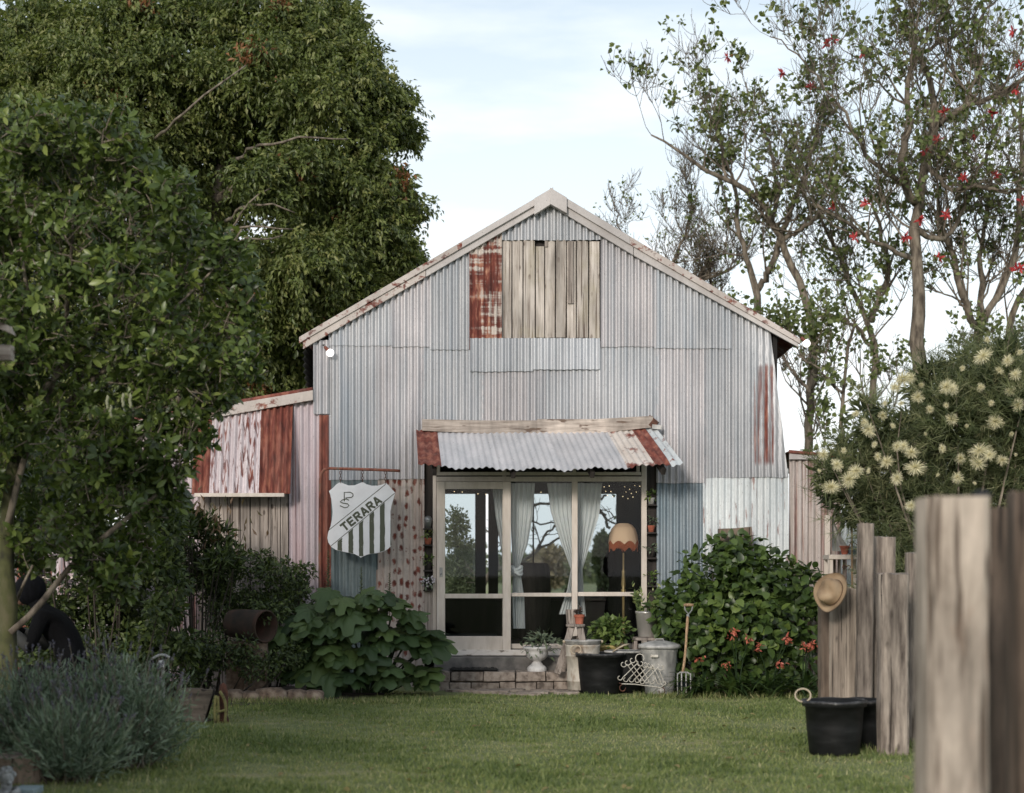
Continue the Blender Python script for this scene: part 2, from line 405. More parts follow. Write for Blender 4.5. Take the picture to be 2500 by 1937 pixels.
# ------------------------------------------------------------------ ground
q = N('lawn')
n1 = q.noise(q.co((1.1, 1.5, 1.1)), 1, 6, .65); n2 = q.noise(q.co((9, 22, 9)), 1, 6, .7)
c = q.ramp(n1, [(.32, lin(90, 104, 60)), (.52, lin(116, 126, 80)), (.70, lin(156, 150, 112))])
c = q.mix(1, c, q.ramp(n2, [(.3, .55), (.7, 1.35)]), 'MULTIPLY')
q.set('Base Color', c); q.set('Roughness', .95); q.bump(n2, .8, .05); MAT['lawn'] = q.m
MAT['field'] = mixed('paddock grass', [lin(120, 124, 84), lin(152, 150, 104), lin(136, 142, 92)], (.35, .12, 1), .95, 0, .2, rand=0)
MAT['soil'] = mixed('dark soil', [lin(36, 31, 27), lin(58, 50, 42), lin(80, 70, 58)], (7, 7, 7), .97, 0, .8, rand=0, bd=.03)

def disc(cx, cy, rx, ry, z, n=40, jit=.06, seed=0, holes=None):
    g = np.random.default_rng(seed); m = MB()
    a = np.arange(n) * 2 * math.pi / n; r = 1 + g.normal(0, jit, n)
    v = [(cx, cy, z + .03)] + [(cx + rx * r[i] * math.cos(a[i]), cy + ry * r[i] * math.sin(a[i]), z) for i in range(n)]
    return m.add(v, [(0, i + 1, (i + 1) % n + 1) for i in range(n)])
struct('ground', MB().add([(-900, -300, 0), (900, -300, 0), (900, 9, 0), (-900, 9, 0)], [(0, 1, 2, 3)]), MAT['lawn'])
struct('field', MB().add([(-900, 8.9, .004), (900, 8.9, .004), (900, 1600, .004), (-900, 1600, .004)], [(0, 1, 2, 3)]), MAT['field'])
struct('garden_bed', disc(-4.6, -1.2, 3.3, 1.9, .006, seed=3), MAT['soil'])
struct('garden_bed', disc(2.65, -.9, 1.15, .78, .008, seed=4), MAT['soil'])
struct('garden_bed', disc(-4.9, -7.3, 2.0, 3.0, .010, seed=5), MAT['soil'])
struct('soil_patch', disc(-3.05, -4.55, .36, .3, .012, seed=6, n=24), MAT['soil'])

# ------------------------------------------------------------------ the corrugated shed
PIT = .0762
def fn(v): return v if callable(v) else (lambda x: v)
def topL(x): return 827 - (x - 732) * .5873
def topR(x): return 467 + (x - 1345) * .6
def corr(x0, x1, top, bot, y, x1b=None, x0b=None, amp=.0165, rows=9, seed=0, tilt=0.0, jag=.7, Y0=0.0):
    """a corrugated sheet given by photo outline on the wall plane; returns verts and faces"""
    top, bot = fn(top), fn(bot); g = np.random.default_rng(int(seed * 977 + x0 * 13 + y * 1000) % 99991)
    wdt = (max(x1, x1b or x1) - x0) / 208
    n = max(12, int(wdt / PIT * 8)); V = []; ph = (1.3, 4.1, .7)
    jg = np.interp(np.linspace(0, 1, n + 1), np.linspace(0, 1, 9), g.normal(0, jag, 9))
    for r in range(rows + 1):
        t = r / rows
        for k in range(n + 1):
            u = k / n
            a = x0 + ((x0b if x0b is not None else x0) - x0) * t; b = x1 + ((x1b if x1b is not None else x1) - x1) * t
            p = a + (b - a) * u; p0 = x0 + (x1 - x0) * u
            py = top(p0) + (bot(p0) + jg[k] * (1 if r == rows else 0) - top(p0)) * t
            X = WX(p, Y0); Z = WZ(py, Y0)
            wob = .004 * math.sin(X * 3.1 + Z * 2.3 + ph[0]) + .003 * math.sin(X * 7.3 - Z * 5.1 + ph[1])
            lift = .0 * max(0, t - .93) / .07 * math.sin(X * 11 + ph[2])
            V.append((X, Y0 - y - tilt * t + amp * math.cos(2 * math.pi * X / PIT) + wob - abs(lift), Z))
    m = n + 1
    F = [(r * m + k, (r + 1) * m + k, (r + 1) * m + k + 1, r * m + k + 1) for r in range(rows) for k in range(n)]
    return MB().add(V, F)

shed = thing('corrugated_shed', 'old gabled shed of grey corrugated iron with rusty patches and a loft door', 'shed', (WX(1345), 0, 0))
def sh(mat, x0, x1, top, bot, y, name='wall_sheet', parent=None, label=None, **kw):
    o = obj(name, corr(x0, x1, top, bot, y, **({'amp': .019} | kw if mat in ('pink', 'pink_rust', 'rust', 'plaid_brown') else kw)), MAT[mat], parent or shed, smooth=True, solid=.0025)
    if label: o['label'] = label
    return o
upL = lambda x: topL(x) + 18
upR = lambda x: topR(x) + 18
# middle tier (underneath), then upper tier lapped over it
for a, b, bot, mt in ((803, 925, 1172, 'galv'), (919, 1036, 1170, 'galv_warm'), (1030, 1182, 1050, 'galv'), (1176, 1332, 1046, 'galv_warm'),
                      (1326, 1482, 1044, 'galv'), (1476, 1608, 1060, 'galv'), (1602, 1724, 1180, 'galv_warm'), (1718, 1836, 1168, 'galv')):
    sh(mt, a, b, 834, bot, .012 + .004 * ((a // 60) % 2))
sh('galv_streak', 1783, 1880, upR, 1166, .016, x1b=1924)
for a, b, bot, mt in ((803, 962, 845, 'galv'), (956, 1055, 848, 'galv_warm'), (1050, 1150, 855, 'galv')):
    sh(mt, a, b, upL, bot, .026 + .004 * ((a // 50) % 2))
sh('plaid', 1146, 1225, upL, 856, .034, label='sheet banded with red rust beside the loft door')
sh('galv', 1219, 1470, lambda x: max(upL(x), upR(x)), 588, .028)
for a, b, bot, mt in ((1466, 1602, 848, 'galv_warm'), (1597, 1788, 852, 'galv')):
    sh(mt, a, b, upR, bot, .026 + .004 * ((a // 70) % 2))
for a, b, bt in ((1148, 1302, 908), (1296, 1464, 904)):
    sh('galv_patch', a, b, 827, bt, .036 + .003 * (a > 1200))
# lower tier
sh('teal_dull', 802, 922, 1150, 1392, .004); sh('teal_dull', 802, 918, 1384, 1692, .010, label='dull teal patch sheet low on the wall')
sh('spotted', 914, 1036, 1150, 1692, .0, label='buff sheet dotted with rust spots')
sh('teal', 1603, 1722, 1150, 1692, .0, label='blue grey sheet beside the window')
sh('galv_white', 1716, 1828, 1145, 1692, .006); sh('galv_white', 1822, 1924, 1145, 1692, .0, x1b=1930)
# corner cover at the left
sh('galv_warm', 766, 804, 832, 1012, .034, name='corner_cover')
# loft door of weathered boards
bx = [1222, 1250, 1277, 1307, 1330, 1356, 1383, 1407, 1437, 1465]
loft = obj('loft_door', MB().box(WX(1224), WX(1463), .050, .062, WZ(826), WZ(580)), MAT['dark_wood'], shed)
for i in range(9):
    z0, z1 = WZ(826 + random.uniform(-1, 2)), WZ(588 + random.uniform(-2, 2) + (14 if i == 3 else 0))
    obj('board', MB().box(WX(bx[i] + 1.2), WX(bx[i + 1] - 1.2), -.004 - .006 * (i % 3), .045, z0, z1, .0015), MAT['loft'], loft, bevel=.003)
obj('batten', MB().box(WX(1330), WX(1337), -.030, -.012, WZ(604), WZ(590)), MAT['plank'], loft)
obj('batten', MB().box(WX(1386), WX(1400), -.030, -.0185, WZ(742), WZ(590)), MAT['plank'], loft)
# barge flashings along the gable
def barge(name, x0, x1, top, t0, t1, y0, y1, mat, label=None):
    poly = [(WX(x0), WZ(top(x0))), (WX(x1), WZ(top(x1))), (WX(x1), WZ(top(x1) + t1)), (WX(x0), WZ(top(x0) + t0))]
    o = obj(name, MB().prism(poly, -y0, -y1), MAT[mat], shed, bevel=.004)
    if label: o['label'] = label
barge('barge_flashing', 733, 1000, topL, 15, 16, .112, .045, 'flash_rust'); barge('barge_flashing', 994, 1135, topL, 16, 16, .118, .046, 'flash_rust')
barge('barge_flashing', 1129, 1316, topL, 16, 17, .124, .047, 'flash'); barge('ridge_cap', 1304, 1350, topL, 40, 38, .150, .048, 'flash')
barge('ridge_cap', 1342, 1383, topR, 40, 38, .162, .049, 'flash'); barge('barge_flashing', 1374, 1536, topR, 20, 20, .124, .050, 'flash')
barge('barge_flashing', 1530, 1750, topR, 20, 17, .116, .047, 'flash_rust'); barge('barge_flashing', 1744, 1950, topR, 17, 13, .110, .046, 'flash_rust')
loL = lambda x: topL(x) + 14
loR = lambda x: topR(x) + 12
barge('barge_board', 742, 1040, loL, 20, 20, .092, .0442, 'flash_rust'); barge('barge_board', 1041, 1318, loL, 20, 20, .090, .0444, 'flash')
barge('barge_board', 1366, 1545, loR, 28, 28, .092, .0446, 'flash'); barge('barge_board', 1546, 1946, loR, 28, 11, .089, .0448, 'flash')
def roll(name, a, b, top, r, mat, dy=.07):
    P = [W(x, top(x) + 3, -dy) + rng.normal(0, .003, 3) for x in np.linspace(a, b, 14)]
    obj(name, MB().tube(P, r, 8), MAT[mat], shed, smooth=True)
roll('edge_roll', 733, 1130, topL, .024, 'flash_rust'); roll('edge_roll', 1130, 1340, topL, .026, 'flash')
roll('edge_roll', 1350, 1540, topR, .026, 'flash'); roll('edge_roll', 1540, 1952, topR, .024, 'rust')
# roof slopes, corrugated down the fall
def roof(name, xa, za, xb, zb, y0, y1, mat, parent, amp=.009, rows=4):
    n = int((y1 - y0) / PIT * 6); V = []; L = math.hypot(xb - xa, zb - za); nx, nz_ = -(zb - za) / L, (xb - xa) / L
    for r in range(rows + 1):
        for k in range(n + 1):
            y = y0 + (y1 - y0) * k / n; d = amp * math.cos(2 * math.pi * y / PIT)
            V.append((xa + (xb - xa) * r / rows + nx * d, y, za + (zb - za) * r / rows + nz_ * d))
    m = n + 1
    return obj(name, MB().add(V, [(r * m + k, (r + 1) * m + k, (r + 1) * m + k + 1, r * m + k + 1) for r in range(rows) for k in range(n)]), MAT[mat], parent, smooth=True, solid=.003)
roof('roof_slope', WX(736), WZ(828), WX(1345), WZ(470), -.04, 7.4, 'roofing', shed)
roof('roof_slope', WX(1345), WZ(470), WX(1952), WZ(834), -.04, 7.4, 'roofing', shed)
# eave sheet corrugated lengthwise so that its underside shows ribs
V = []; nr, ny = 40, 10
for i in range(nr + 1):
    t = i / nr
    for k in range(ny + 1):
        y = .06 + 1.25 * k / ny
        V.append((WX(742) - .03 * math.sin(t * 3.1) + .05 * t + .014 * math.cos(t * .60 / PIT * 2 * math.pi), y, WZ(836) - .60 * t))
m = ny + 1
obj('eave_flap', MB().add(V, [(i * m + k, i * m + k + 1, (i + 1) * m + k + 1, (i + 1) * m + k) for i in range(nr) for k in range(ny)]), MAT['flash'], shed, smooth=True, solid=.003)
obj('rafter_end', MB().bar(W(790, 835, .1), W(800, 835, 1.5), .05, .09, (0, 0, 1)), MAT['dark_wood'], shed)
obj('rafter_end', MB().bar(W(1895, 826, .1), W(1890, 826, 1.5), .06, .09, (0, 0, 1)), MAT['dark_wood'], shed)
# side and rear walls, floor, loft floor
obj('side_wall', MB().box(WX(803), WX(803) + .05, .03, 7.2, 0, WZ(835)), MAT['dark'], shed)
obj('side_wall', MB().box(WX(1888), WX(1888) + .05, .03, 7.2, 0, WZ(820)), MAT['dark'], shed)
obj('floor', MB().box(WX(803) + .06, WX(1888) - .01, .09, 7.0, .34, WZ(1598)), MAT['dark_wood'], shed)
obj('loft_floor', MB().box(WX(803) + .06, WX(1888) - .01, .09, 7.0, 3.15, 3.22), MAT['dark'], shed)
YB = 7.05
def rx(p): return WX(p, YB)
rw = MB()
zt, zs = WZ(1206, YB), WZ(1452, YB)
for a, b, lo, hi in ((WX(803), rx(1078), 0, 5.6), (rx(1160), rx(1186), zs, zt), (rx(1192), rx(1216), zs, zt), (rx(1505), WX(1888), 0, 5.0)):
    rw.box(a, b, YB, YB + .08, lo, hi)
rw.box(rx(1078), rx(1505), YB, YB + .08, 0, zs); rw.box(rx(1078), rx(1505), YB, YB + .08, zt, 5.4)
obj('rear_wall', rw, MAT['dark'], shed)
for a, b in ((1078, 1160), (1216, 1300), (1304, 1400), (1404, 1505)): obj('rear_pane', MB().box(rx(a), rx(b), YB + .03, YB + .036, zs, zt), MAT['glass_dim'], shed)
for a in (1302, 1402): obj('rear_glazing_bar', MB().box(rx(a - 2), rx(a + 2), YB + .02, YB + .05, zs, zt), MAT['dark_wood'], shed)
# lining behind the front sheets so that no daylight leaks through
fl = MB()
zc = WZ(1040); fl.box(WX(806), WX(1034), .066, .085, 0, WZ(800)); fl.box(WX(1602), WX(1886), .066, .085, 0, WZ(800)); fl.box(WX(1034), WX(1602), .066, .085, WZ(1142), WZ(800))
fl.prism([(WX(812), WZ(800)), (WX(1880), WZ(800)), (WX(1345), WZ(500))], .066, .085)
obj('front_lining', fl, MAT['dark'], shed)

# ------------------------------------------------------------------ lean-to at the left
lean = thing('lean_to', 'low rusty pink lean-to with planks and a red hinged iron flap', 'lean-to', (WX(620), .05, 0))
ltop = lambda x: 985 - (x - 590) * .171
sh('pink', 706, 812, lambda x: ltop(x) + 22, 1692, .0, parent=lean)
sh('pink', 330, 492, lambda x: ltop(x) + 22, 1692, -.02, parent=lean)
sh('rust', 780, 808, lambda x: 1014, 1600, .014, parent=lean, label='narrow rust red strip at the corner')
flap = [('rust', 478, 524), ('pink_rust', 519, 646), ('rust', 640, 716)]
for mt, a, b in flap: sh(mt, a, b, lambda x: ltop(x) + 24, 1209, .03 + .004 * (a > 500) + .004 * (a > 600), name='flap_sheet', parent=lean, tilt=.22)
obj('flap_batten', MB().box(WX(486), WX(702), -.30, -.245, WZ(1216), WZ(1207)), MAT['cream'], lean, bevel=.004)
xb = [486, 512, 535, 561, 586, 610, 634, 661, 684, 704]
for i in range(9):
    obj('plank', MB().box(WX(xb[i] + .9), WX(xb[i + 1] - .9), .02 + .006 * (i % 2), .06, 0, WZ(1190), .001), MAT['plank'], lean, bevel=.003)
obj('plank_backing', MB().box(WX(480), WX(708), .064, .072, 0, WZ(1100)), MAT['dark'], lean)  # dark board added so that no light shows through the plank gaps
obj('fascia', MB().prism([(WX(330), WZ(ltop(330))), (WX(766), WZ(ltop(766))), (WX(766), WZ(ltop(766) + 24)), (WX(330), WZ(ltop(330) + 28))], -.09, -.05), MAT['flash_rust'], lean, bevel=.004)
obj('edge_roll', MB().tube([W(x, ltop(x) - 3, -.05) for x in np.linspace(330, 764, 8)], .035, 8), MAT['rust'], lean, smooth=True)
roof('roof_slope', WX(330), WZ(ltop(330) - 3), WX(766), WZ(ltop(766) - 3), -.06, 4.0, 'roofing', lean)
obj('side_wall', MB().box(WX(334), WX(337), .05, 4, 0, WZ(1035)), MAT['dark'], lean)

# ------------------------------------------------------------------ lean-to at the right
rl = thing('lean_to', 'narrow lean-to of brown banded iron at the right corner of the shed', 'lean-to', (WX(1990), .06, 0))
sh('plaid_brown', 1929, 1992, 1112, 1692, -.06, parent=rl); sh('plaid_brown', 1987, 2060, 1112, 1692, -.056, parent=rl)
sh('galv_white', 2054, 2120, 1130, 1692, -.04, parent=rl)
obj('fascia', MB().box(WX(1927), WX(2090), .0, .03, WZ(1122), WZ(1106)), MAT['flash'], rl, bevel=.003)
obj('corner_post', MB().box(WX(2014), WX(2027), .0, .045, 0, WZ(1258)), MAT['cream'], rl, bevel=.003)
roof('roof_slope', WX(1926), WZ(1103), WX(2120), WZ(1120), -.02, 3.6, 'roofing', rl)
obj('edge_roll', MB().tube([W(x, 1103 + (x - 1926) * .09, 0) for x in np.linspace(1926, 2110, 6)], .022, 8), MAT['rust'], rl, smooth=True)

# ------------------------------------------------------------------ awning over the window
aw = thing('awning', 'short corrugated iron awning with rusty ends over the glazed door', 'awning', (WX(1330), 0, WZ(1140)))
TL, TR, BL, BR = W(1016, 1052, -.06), W(1600, 1046, -.06), W(1021, 1137, -.8), W(1668, 1134, -.8)
def awn(u0, u1, mat, lift, label=None):
    n = max(10, int((u1 - u0) * 3.0 / PIT * 8)); rows = 6; V = []
    for r in range(rows + 1):
        t = r / rows
        for k in range(n + 1):
            u = u0 + (u1 - u0) * k / n
            p = (TL * (1 - u) + TR * u) * (1 - t) + (BL * (1 - u) + BR * u) * t
            p = p + np.array([0, 0, -.055 * math.sin(math.pi * u) * t + lift + .009 * math.cos(2 * math.pi * u * 39) + (.012 * math.sin(u * 31) + .008 * math.sin(u * 77)) * (t > .99)])
            V.append(p)
    m = n + 1
    o = obj('awning_sheet', MB().add(V, [(r * m + k, (r + 1) * m + k, (r + 1) * m + k + 1, r * m + k + 1) for r in range(rows) for k in range(n)]), MAT[mat], aw, smooth=True, solid=.0025)
    if label: o['label'] = label
awn(0, .088, 'rust', .004, 'rust red sheet at the left end'); awn(.08, .32, 'awning', .0); awn(.31, .55, 'awning', .005); awn(.54, .80, 'awning', 0); awn(.79, .90, 'awning_rust', .005, 'flaking half rusted sheet')
awn(.895, .955, 'rust', .009, 'rust red sheet near the right end'); awn(.95, 1.0, 'galv_white', .005)
for a, b in ((1032, 1315), (1311, 1592)):
    dy = (8 if a < 1200 else 0)
    obj('board', MB().prism([(WX(a), WZ(1026)), (WX((a + b) / 2), WZ(1029 if a < 1200 else 1026)), (WX(b), WZ(1029 if a < 1200 else 1018)), (WX(b), WZ(1063 if a < 1200 else 1046)), (WX((a + b) / 2), WZ(1061)), (WX(a), WZ(1054 if a < 1200 else 1063))], -.13 - (.004 if a > 1200 else 0), -.085), MAT['hplank'], aw, bevel=.004)
for u in (.06, .36, .66, .93):
    a = TL * (1 - u) + TR * u + np.array([0, .1, -.07]); b = BL * (1 - u) + BR * u + np.array([0, .08, -.07 - .05 * math.sin(math.pi * u)])
    obj('rafter', MB().bar(a, b, .045, .07, (0, 0, 1)), MAT['dark_wood'], aw)
obj('broken_end', MB().bar(W(1580, 1022, -.10), W(1602, 1040, -.12), .10, .05), MAT['iron'], aw)
obj('broken_end', MB().bar(W(1592, 1042, -.14), W(1615, 1044, -.14), .05, .03), MAT['zinc'], aw)

# ------------------------------------------------------------------ glazed front: fixed window and sliding door
win = thing('window_wall', 'cream timber framed window wall with fanlights under the iron awning', 'window', (WX(1320), 0, WZ(1600)))
def fr(name, a, b, t, bo, y0=-.02, y1=.05, mat='cream', parent=None):
    return obj(name, MB().box(WX(a), WX(b), y0, y1, WZ(bo), WZ(t), .0008), MAT[mat], parent or win, bevel=.004)
fr('post', 1057, 1066, 1130, 1596); fr('post', 1566, 1579, 1130, 1596)
fr('mullion', 1396, 1410, 1176, 1584, -.015, .05); fr('mullion', 1226, 1236, 1130, 1584, .0, .05)
fr('transom', 1066.3, 1565.7, 1164, 1176, -.03, .05); fr('head_rail', 1066.3, 1565.7, 1153, 1161, -.012, .04); fr('head_rail', 1066.3, 1565.7, 1126, 1134, -.012, .04)
for x in (1070, 1232, 1402, 1558): fr('fanlight_post', x - 4, x + 4, 1134.3, 1152.7, -.008, .038)
fr('glazing_rail', 1247.5, 1395.7, 1448, 1457, -.01, .04); fr('glazing_rail', 1410.3, 1565.7, 1446, 1456, -.01, .04)
fr('bottom_rail', 1247.5, 1565.7, 1572, 1584, -.01, .05)
for a, b, t, bo in ((1247, 1396, 1176, 1448), (1410, 1566, 1176, 1446), (1247, 1396, 1457, 1572), (1410, 1566, 1456, 1572)):
    obj('pane', MB().box(WX(a), WX(b), .012, .016, WZ(bo), WZ(t)), MAT['glass'], win)
for a, b in ((1075, 1227), (1237, 1397), (1407, 1553)): obj('fanlight_pane', MB().box(WX(a), WX(b), .012, .016, WZ(1152), WZ(1134)), MAT['glass'], win)
fr('sill', 1060, 1400, 1586, 1600, -.10, .06, 'cream_flake')
fr('side_panel', 1033, 1057, 1126, 1446, .03, .05, 'dark_wood'); fr('side_panel', 1579, 1603, 1126, 1596, .03, .05, 'dark_wood'); fr('side_plank', 1034, 1057, 1444, 1600, .0, .05, 'plank')
for y in (1232, 1300, 1362, 1430): fr('shelf', 1579, 1602, y, y + 4, -.07, .03, 'dark_wood')
for y in (1290, 1330, 1392, 1440): fr('shelf', 1034, 1056, y, y + 4, -.07, .03, 'dark_wood')
door = thing('sliding_door', 'cream painted timber door with two glass panes, closed at the left', 'door', (WX(1157), -.05, WZ(1590)))
fr('stile', 1067, 1087, 1177, 1590, -.075, -.035, parent=door); fr('stile', 1228, 1247, 1177, 1590, -.075, -.035, parent=door)
fr('rail', 1087.2, 1227.8, 1177, 1195, -.073, -.035, parent=door); fr('rail', 1087.2, 1227.8, 1450, 1461, -.073, -.035, parent=door); fr('rail', 1087.2, 1227.8, 1553, 1590, -.073, -.035, parent=door)
obj('pane', MB().box(WX(1086), WX(1229), -.056, -.052, WZ(1451), WZ(1194)), MAT['glass'], door); obj('pane', MB().box(WX(1086), WX(1229), -.056, -.052, WZ(1554), WZ(1460)), MAT['glass'], door)
hd = obj('handle', MB().box(WX(1074), WX(1081), -.082, -.072, WZ(1409), WZ(1386)), MAT['zinc'], door, bevel=.003)
obj('knob', MB().ball((WX(1077.5), -.086, WZ(1402)), .010), MAT['steel'], hd, smooth=True)
# ------------------------------------------------------------------ inside the shed
q = N('curtain cloth'); f_ = q.noise(q.co((60, 60, 4)), 1, 3)
cc = q.ramp(f_, [(.3, lin(218, 224, 226)), (.7, lin(236, 238, 237))])
q.set('Base Color', cc); q.set('Roughness', .9)
tr = q.new('BsdfTranslucent'); q.l.new(cc, tr.inputs[0]); ms = q.new('MixShader'); ms.inputs[0].default_value = .35
q.l.new(q.p.outputs[0], ms.inputs[1]); q.l.new(tr.outputs[0], ms.inputs[2]); q.l.new(ms.outputs[0], q.out.inputs[0]); MAT['curtain'] = q.m

def curtain(label, prof, y, folds, knot=None):
    """prof: rows of (py, left px, right px)"""
    V = []; n = folds * 8; rows = []
    pys = np.concatenate([np.linspace(prof[i][0], prof[i + 1][0], 7)[:-1] for i in range(len(prof) - 1)] + [[prof[-1][0]]])
    a = np.interp(pys, [p[0] for p in prof], [p[1] for p in prof]); b = np.interp(pys, [p[0] for p in prof], [p[2] for p in prof])
    ph = rng.uniform(0, 6)
    for i, py in enumerate(pys):
        wd = (b[i] - a[i]) / S(y); amp = min(.028, .012 + .12 / max(wd, .05) * .01)
        for k in range(n + 1):
            u = k / n
            fold = math.sin(u * folds * 2 * math.pi + ph + .5 * math.sin(i * .2)) + .4 * math.sin(u * folds * 4.3 * math.pi + ph)
            V.append((WX(a[i] + (b[i] - a[i]) * u, y), y + amp * fold, WZ(py, y)))
    m = n + 1
    return solo('curtain', MB().add(V, [(r * m + k, (r + 1) * m + k, (r + 1) * m + k + 1, r * m + k + 1) for r in range(len(pys) - 1) for k in range(n)]), MAT['curtain'], label, 'curtain', 'tied white curtains', smooth=True, solid=.003)
c1 = curtain('pale blue white curtain tied in a knot beside the sliding door', [(1180, 1245, 1306), (1260, 1246, 1300), (1330, 1249, 1288), (1378, 1252, 1270), (1392, 1250, 1274), (1410, 1252, 1272), (1460, 1250, 1280), (1535, 1252, 1282)], .17, 5)
kn = MB(); kc = W(1262, 1394, .14)
for i in range(3): kn.tube([kc + np.array([.055 * math.cos(a), -.03 + .04 * math.sin(a), .03 * (i - 1) + .02 * math.sin(a * 2 + i)]) for a in np.linspace(0, 6.28, 13)], .020, 7)
obj('knot', kn, MAT['curtain'], c1, smooth=True)
curtain('white curtain swept to the right against the middle mullion', [(1180, 1336, 1400), (1250, 1345, 1400), (1320, 1368, 1402), (1390, 1394, 1406), (1440, 1385, 1404), (1500, 1365, 1404)], .17, 5)
curtain('white curtain swept to the left against the middle mullion', [(1180, 1409, 1470), (1260, 1409, 1462), (1330, 1409, 1440), (1390, 1409, 1422), (1440, 1408, 1424), (1505, 1409, 1430)], .20, 5)
curtain('narrow white curtain seen through the upper pane of the sliding door', [(1190, 1202, 1238), (1260, 1210, 1240), (1330, 1222, 1242), (1400, 1232, 1244), (1500, 1228, 1246)], .22, 4)

# fringed standard lamp
lampx, lampy = 1524, .75
lp = thing('standard_lamp', 'old standard lamp with scalloped cream shade and orange fringe', 'lamp', (WX(lampx, lampy), lampy, WZ(1598)))
zf = WZ(1590); X0 = WX(lampx - 2, lampy); zt_ = WZ(1350, lampy)
MAT['brass'] = plain('aged brass', lin(168, 148, 104), .45, .5)
obj('stem', MB().lathe([(.14, zf), (.13, zf + .03), (.03, zf + .06), (.016, zf + .3), (.016, WZ(1455, lampy)), (.030, WZ(1450, lampy)), (.030, WZ(1440, lampy)), (.016, WZ(1437, lampy)), (.028, WZ(1428, lampy)), (.018, WZ(1400, lampy)), (.024, WZ(1396, lampy)), (.010, WZ(1392, lampy)), (.010, zt_)], (X0, lampy, 0), 12), MAT['brass'], lp, smooth=True)
V = []; F = []; seg = 48; prof = [(.055, 1278), (.100, 1282), (.142, 1292), (.166, 1308), (.180, 1326)]
zz = []
for i, (r, py) in enumerate(prof):
    for k in range(seg):
        a = 2 * math.pi * k / seg; sc_ = abs(math.sin(a * 4)) * (.045 if i == len(prof) - 1 else 0)
        V.append((X0 + r * (1 + .03 * math.cos(a * 8)) * math.cos(a), lampy + r * math.sin(a), WZ(py, lampy) + sc_ - (.02 if i == len(prof) - 1 else 0)))
F = [(i * seg + k, i * seg + (k + 1) % seg, (i + 1) * seg + (k + 1) % seg, (i + 1) * seg + k) for i in range(len(prof) - 1) for k in range(seg)] + [tuple(range(seg))]
q = N('lamp shade'); q.set('Base Color', lin(200, 174, 146)); q.set('Roughness', .9); q.set('Emission Color', lin(226, 160, 112)); q.set('Emission Strength', .05); MAT['shade'] = q.m
sd_ = obj('lamp_shade', MB().add(V, F), MAT['shade'], lp, smooth=True, solid=.003)
tr_ = MB()
for k in range(96):
    a = 2 * math.pi * k / 96; r = .174; z1 = WZ(1328, lampy) + abs(math.sin(a * 4)) * .045
    tr_.tube([(X0 + r * math.cos(a), lampy + r * math.sin(a), z1), (X0 + r * .98 * math.cos(a), lampy + r * .98 * math.sin(a), z1 - .085 - .02 * random.random())], .0045, 4)
q = N('orange fringe'); q.set('Base Color', lin(150, 80, 46)); q.set('Emission Color', lin(190, 92, 44)); q.set('Emission Strength', .05); MAT['fringe'] = q.m
obj('fringe', tr_, MAT['fringe'], sd_)
# dark draped dress form behind the lamp
MAT['black_cloth'] = mixed('black cloth', [lin(10, 10, 11), lin(17, 17, 18)], (9, 9, 4), .95, 0, 0, rand=0, spec=.1)
df = MB(); fx, fy = WX(1527, 1.5), 1.5
rows = [(1312, .05, .05), (1322, .07, .07), (1334, .13, .09), (1345, .20, .11), (1365, .235, .13), (1395, .215, .14), (1430, .205, .15), (1470, .24, .18), (1530, .28, .22), (1590, .31, .25)]
V = []; seg = 28
for py, a_, b_ in rows:
    for k in range(seg):
        a = 2 * math.pi * k / seg; w_ = 1 + .05 * math.sin(a * 7 + py * .02)
        V.append((fx + a_ * w_ * math.cos(a), fy + b_ * w_ * math.sin(a), WZ(py, fy)))
df.add(V, [(i * seg + k, i * seg + (k + 1) % seg, (i + 1) * seg + (k + 1) % seg, (i + 1) * seg + k) for i in range(len(rows) - 1) for k in range(seg)] + [tuple(range(seg))])
form = thing('dress_form', 'dark draped form standing behind the fringed lamp', 'dress form', (fx, fy, WZ(1590)))
obj('drape', df, MAT['black_cloth'], form, smooth=True)
sl = MB(); sl.tube([W(1498, 1348, 1.5), W(1487, 1370, 1.46), W(1484, 1392, 1.40), W(1492, 1402, 1.36)], [.075, .075, .07, .06], 10)
obj('sleeve', sl, MAT['black_cloth'], form, smooth=True)
sl = MB(); sl.tube([W(1552, 1348, 1.5), W(1564, 1372, 1.46), W(1566, 1396, 1.40)], [.075, .075, .06], 10)
obj('sleeve', sl, MAT['black_cloth'], form, smooth=True)
fol = MB(); fol.ball(tuple(W(1529, 1300, 1.5)), .08, 10, 8, (.9, 1, 1.2)); obj('neck_block', fol, MAT['black_cloth'], form, smooth=True)
# cask, long counter, hanging shapes
ck = MB(); ck.lathe([(.17, WZ(1560, 1.9)), (.23, WZ(1500, 1.9)), (.235, WZ(1450, 1.9)), (.225, WZ(1395, 1.9)), (.20, WZ(1376, 1.9)), (.17, WZ(1375, 1.9))], (WX(1300, 1.9), 1.9, 0), 24)
cask = solo('cask', ck, MAT['dark_wood'], 'dark cask with a flat top seen behind the knotted curtain', 'cask')
zk = WZ(1560, 1.9)
stand = solo('low_stand', MB().box(WX(1300, 1.9) - .3, WX(1300, 1.9) + .3, 1.6, 2.2, WZ(1598), zk), MAT['dark_wood'], 'low dark stand under the cask indoors', 'stand')
ct = thing('counter', 'long dark counter across the inside of the shed', 'counter', (WX(1420, 2.6), 2.6, WZ(1598)))
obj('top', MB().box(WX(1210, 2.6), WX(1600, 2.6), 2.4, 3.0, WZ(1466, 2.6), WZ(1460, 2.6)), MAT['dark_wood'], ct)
obj('front', MB().box(WX(1214, 2.6), WX(1596, 2.6), 2.45, 2.95, WZ(1598), WZ(1466.5, 2.6)), MAT['dark'], ct)
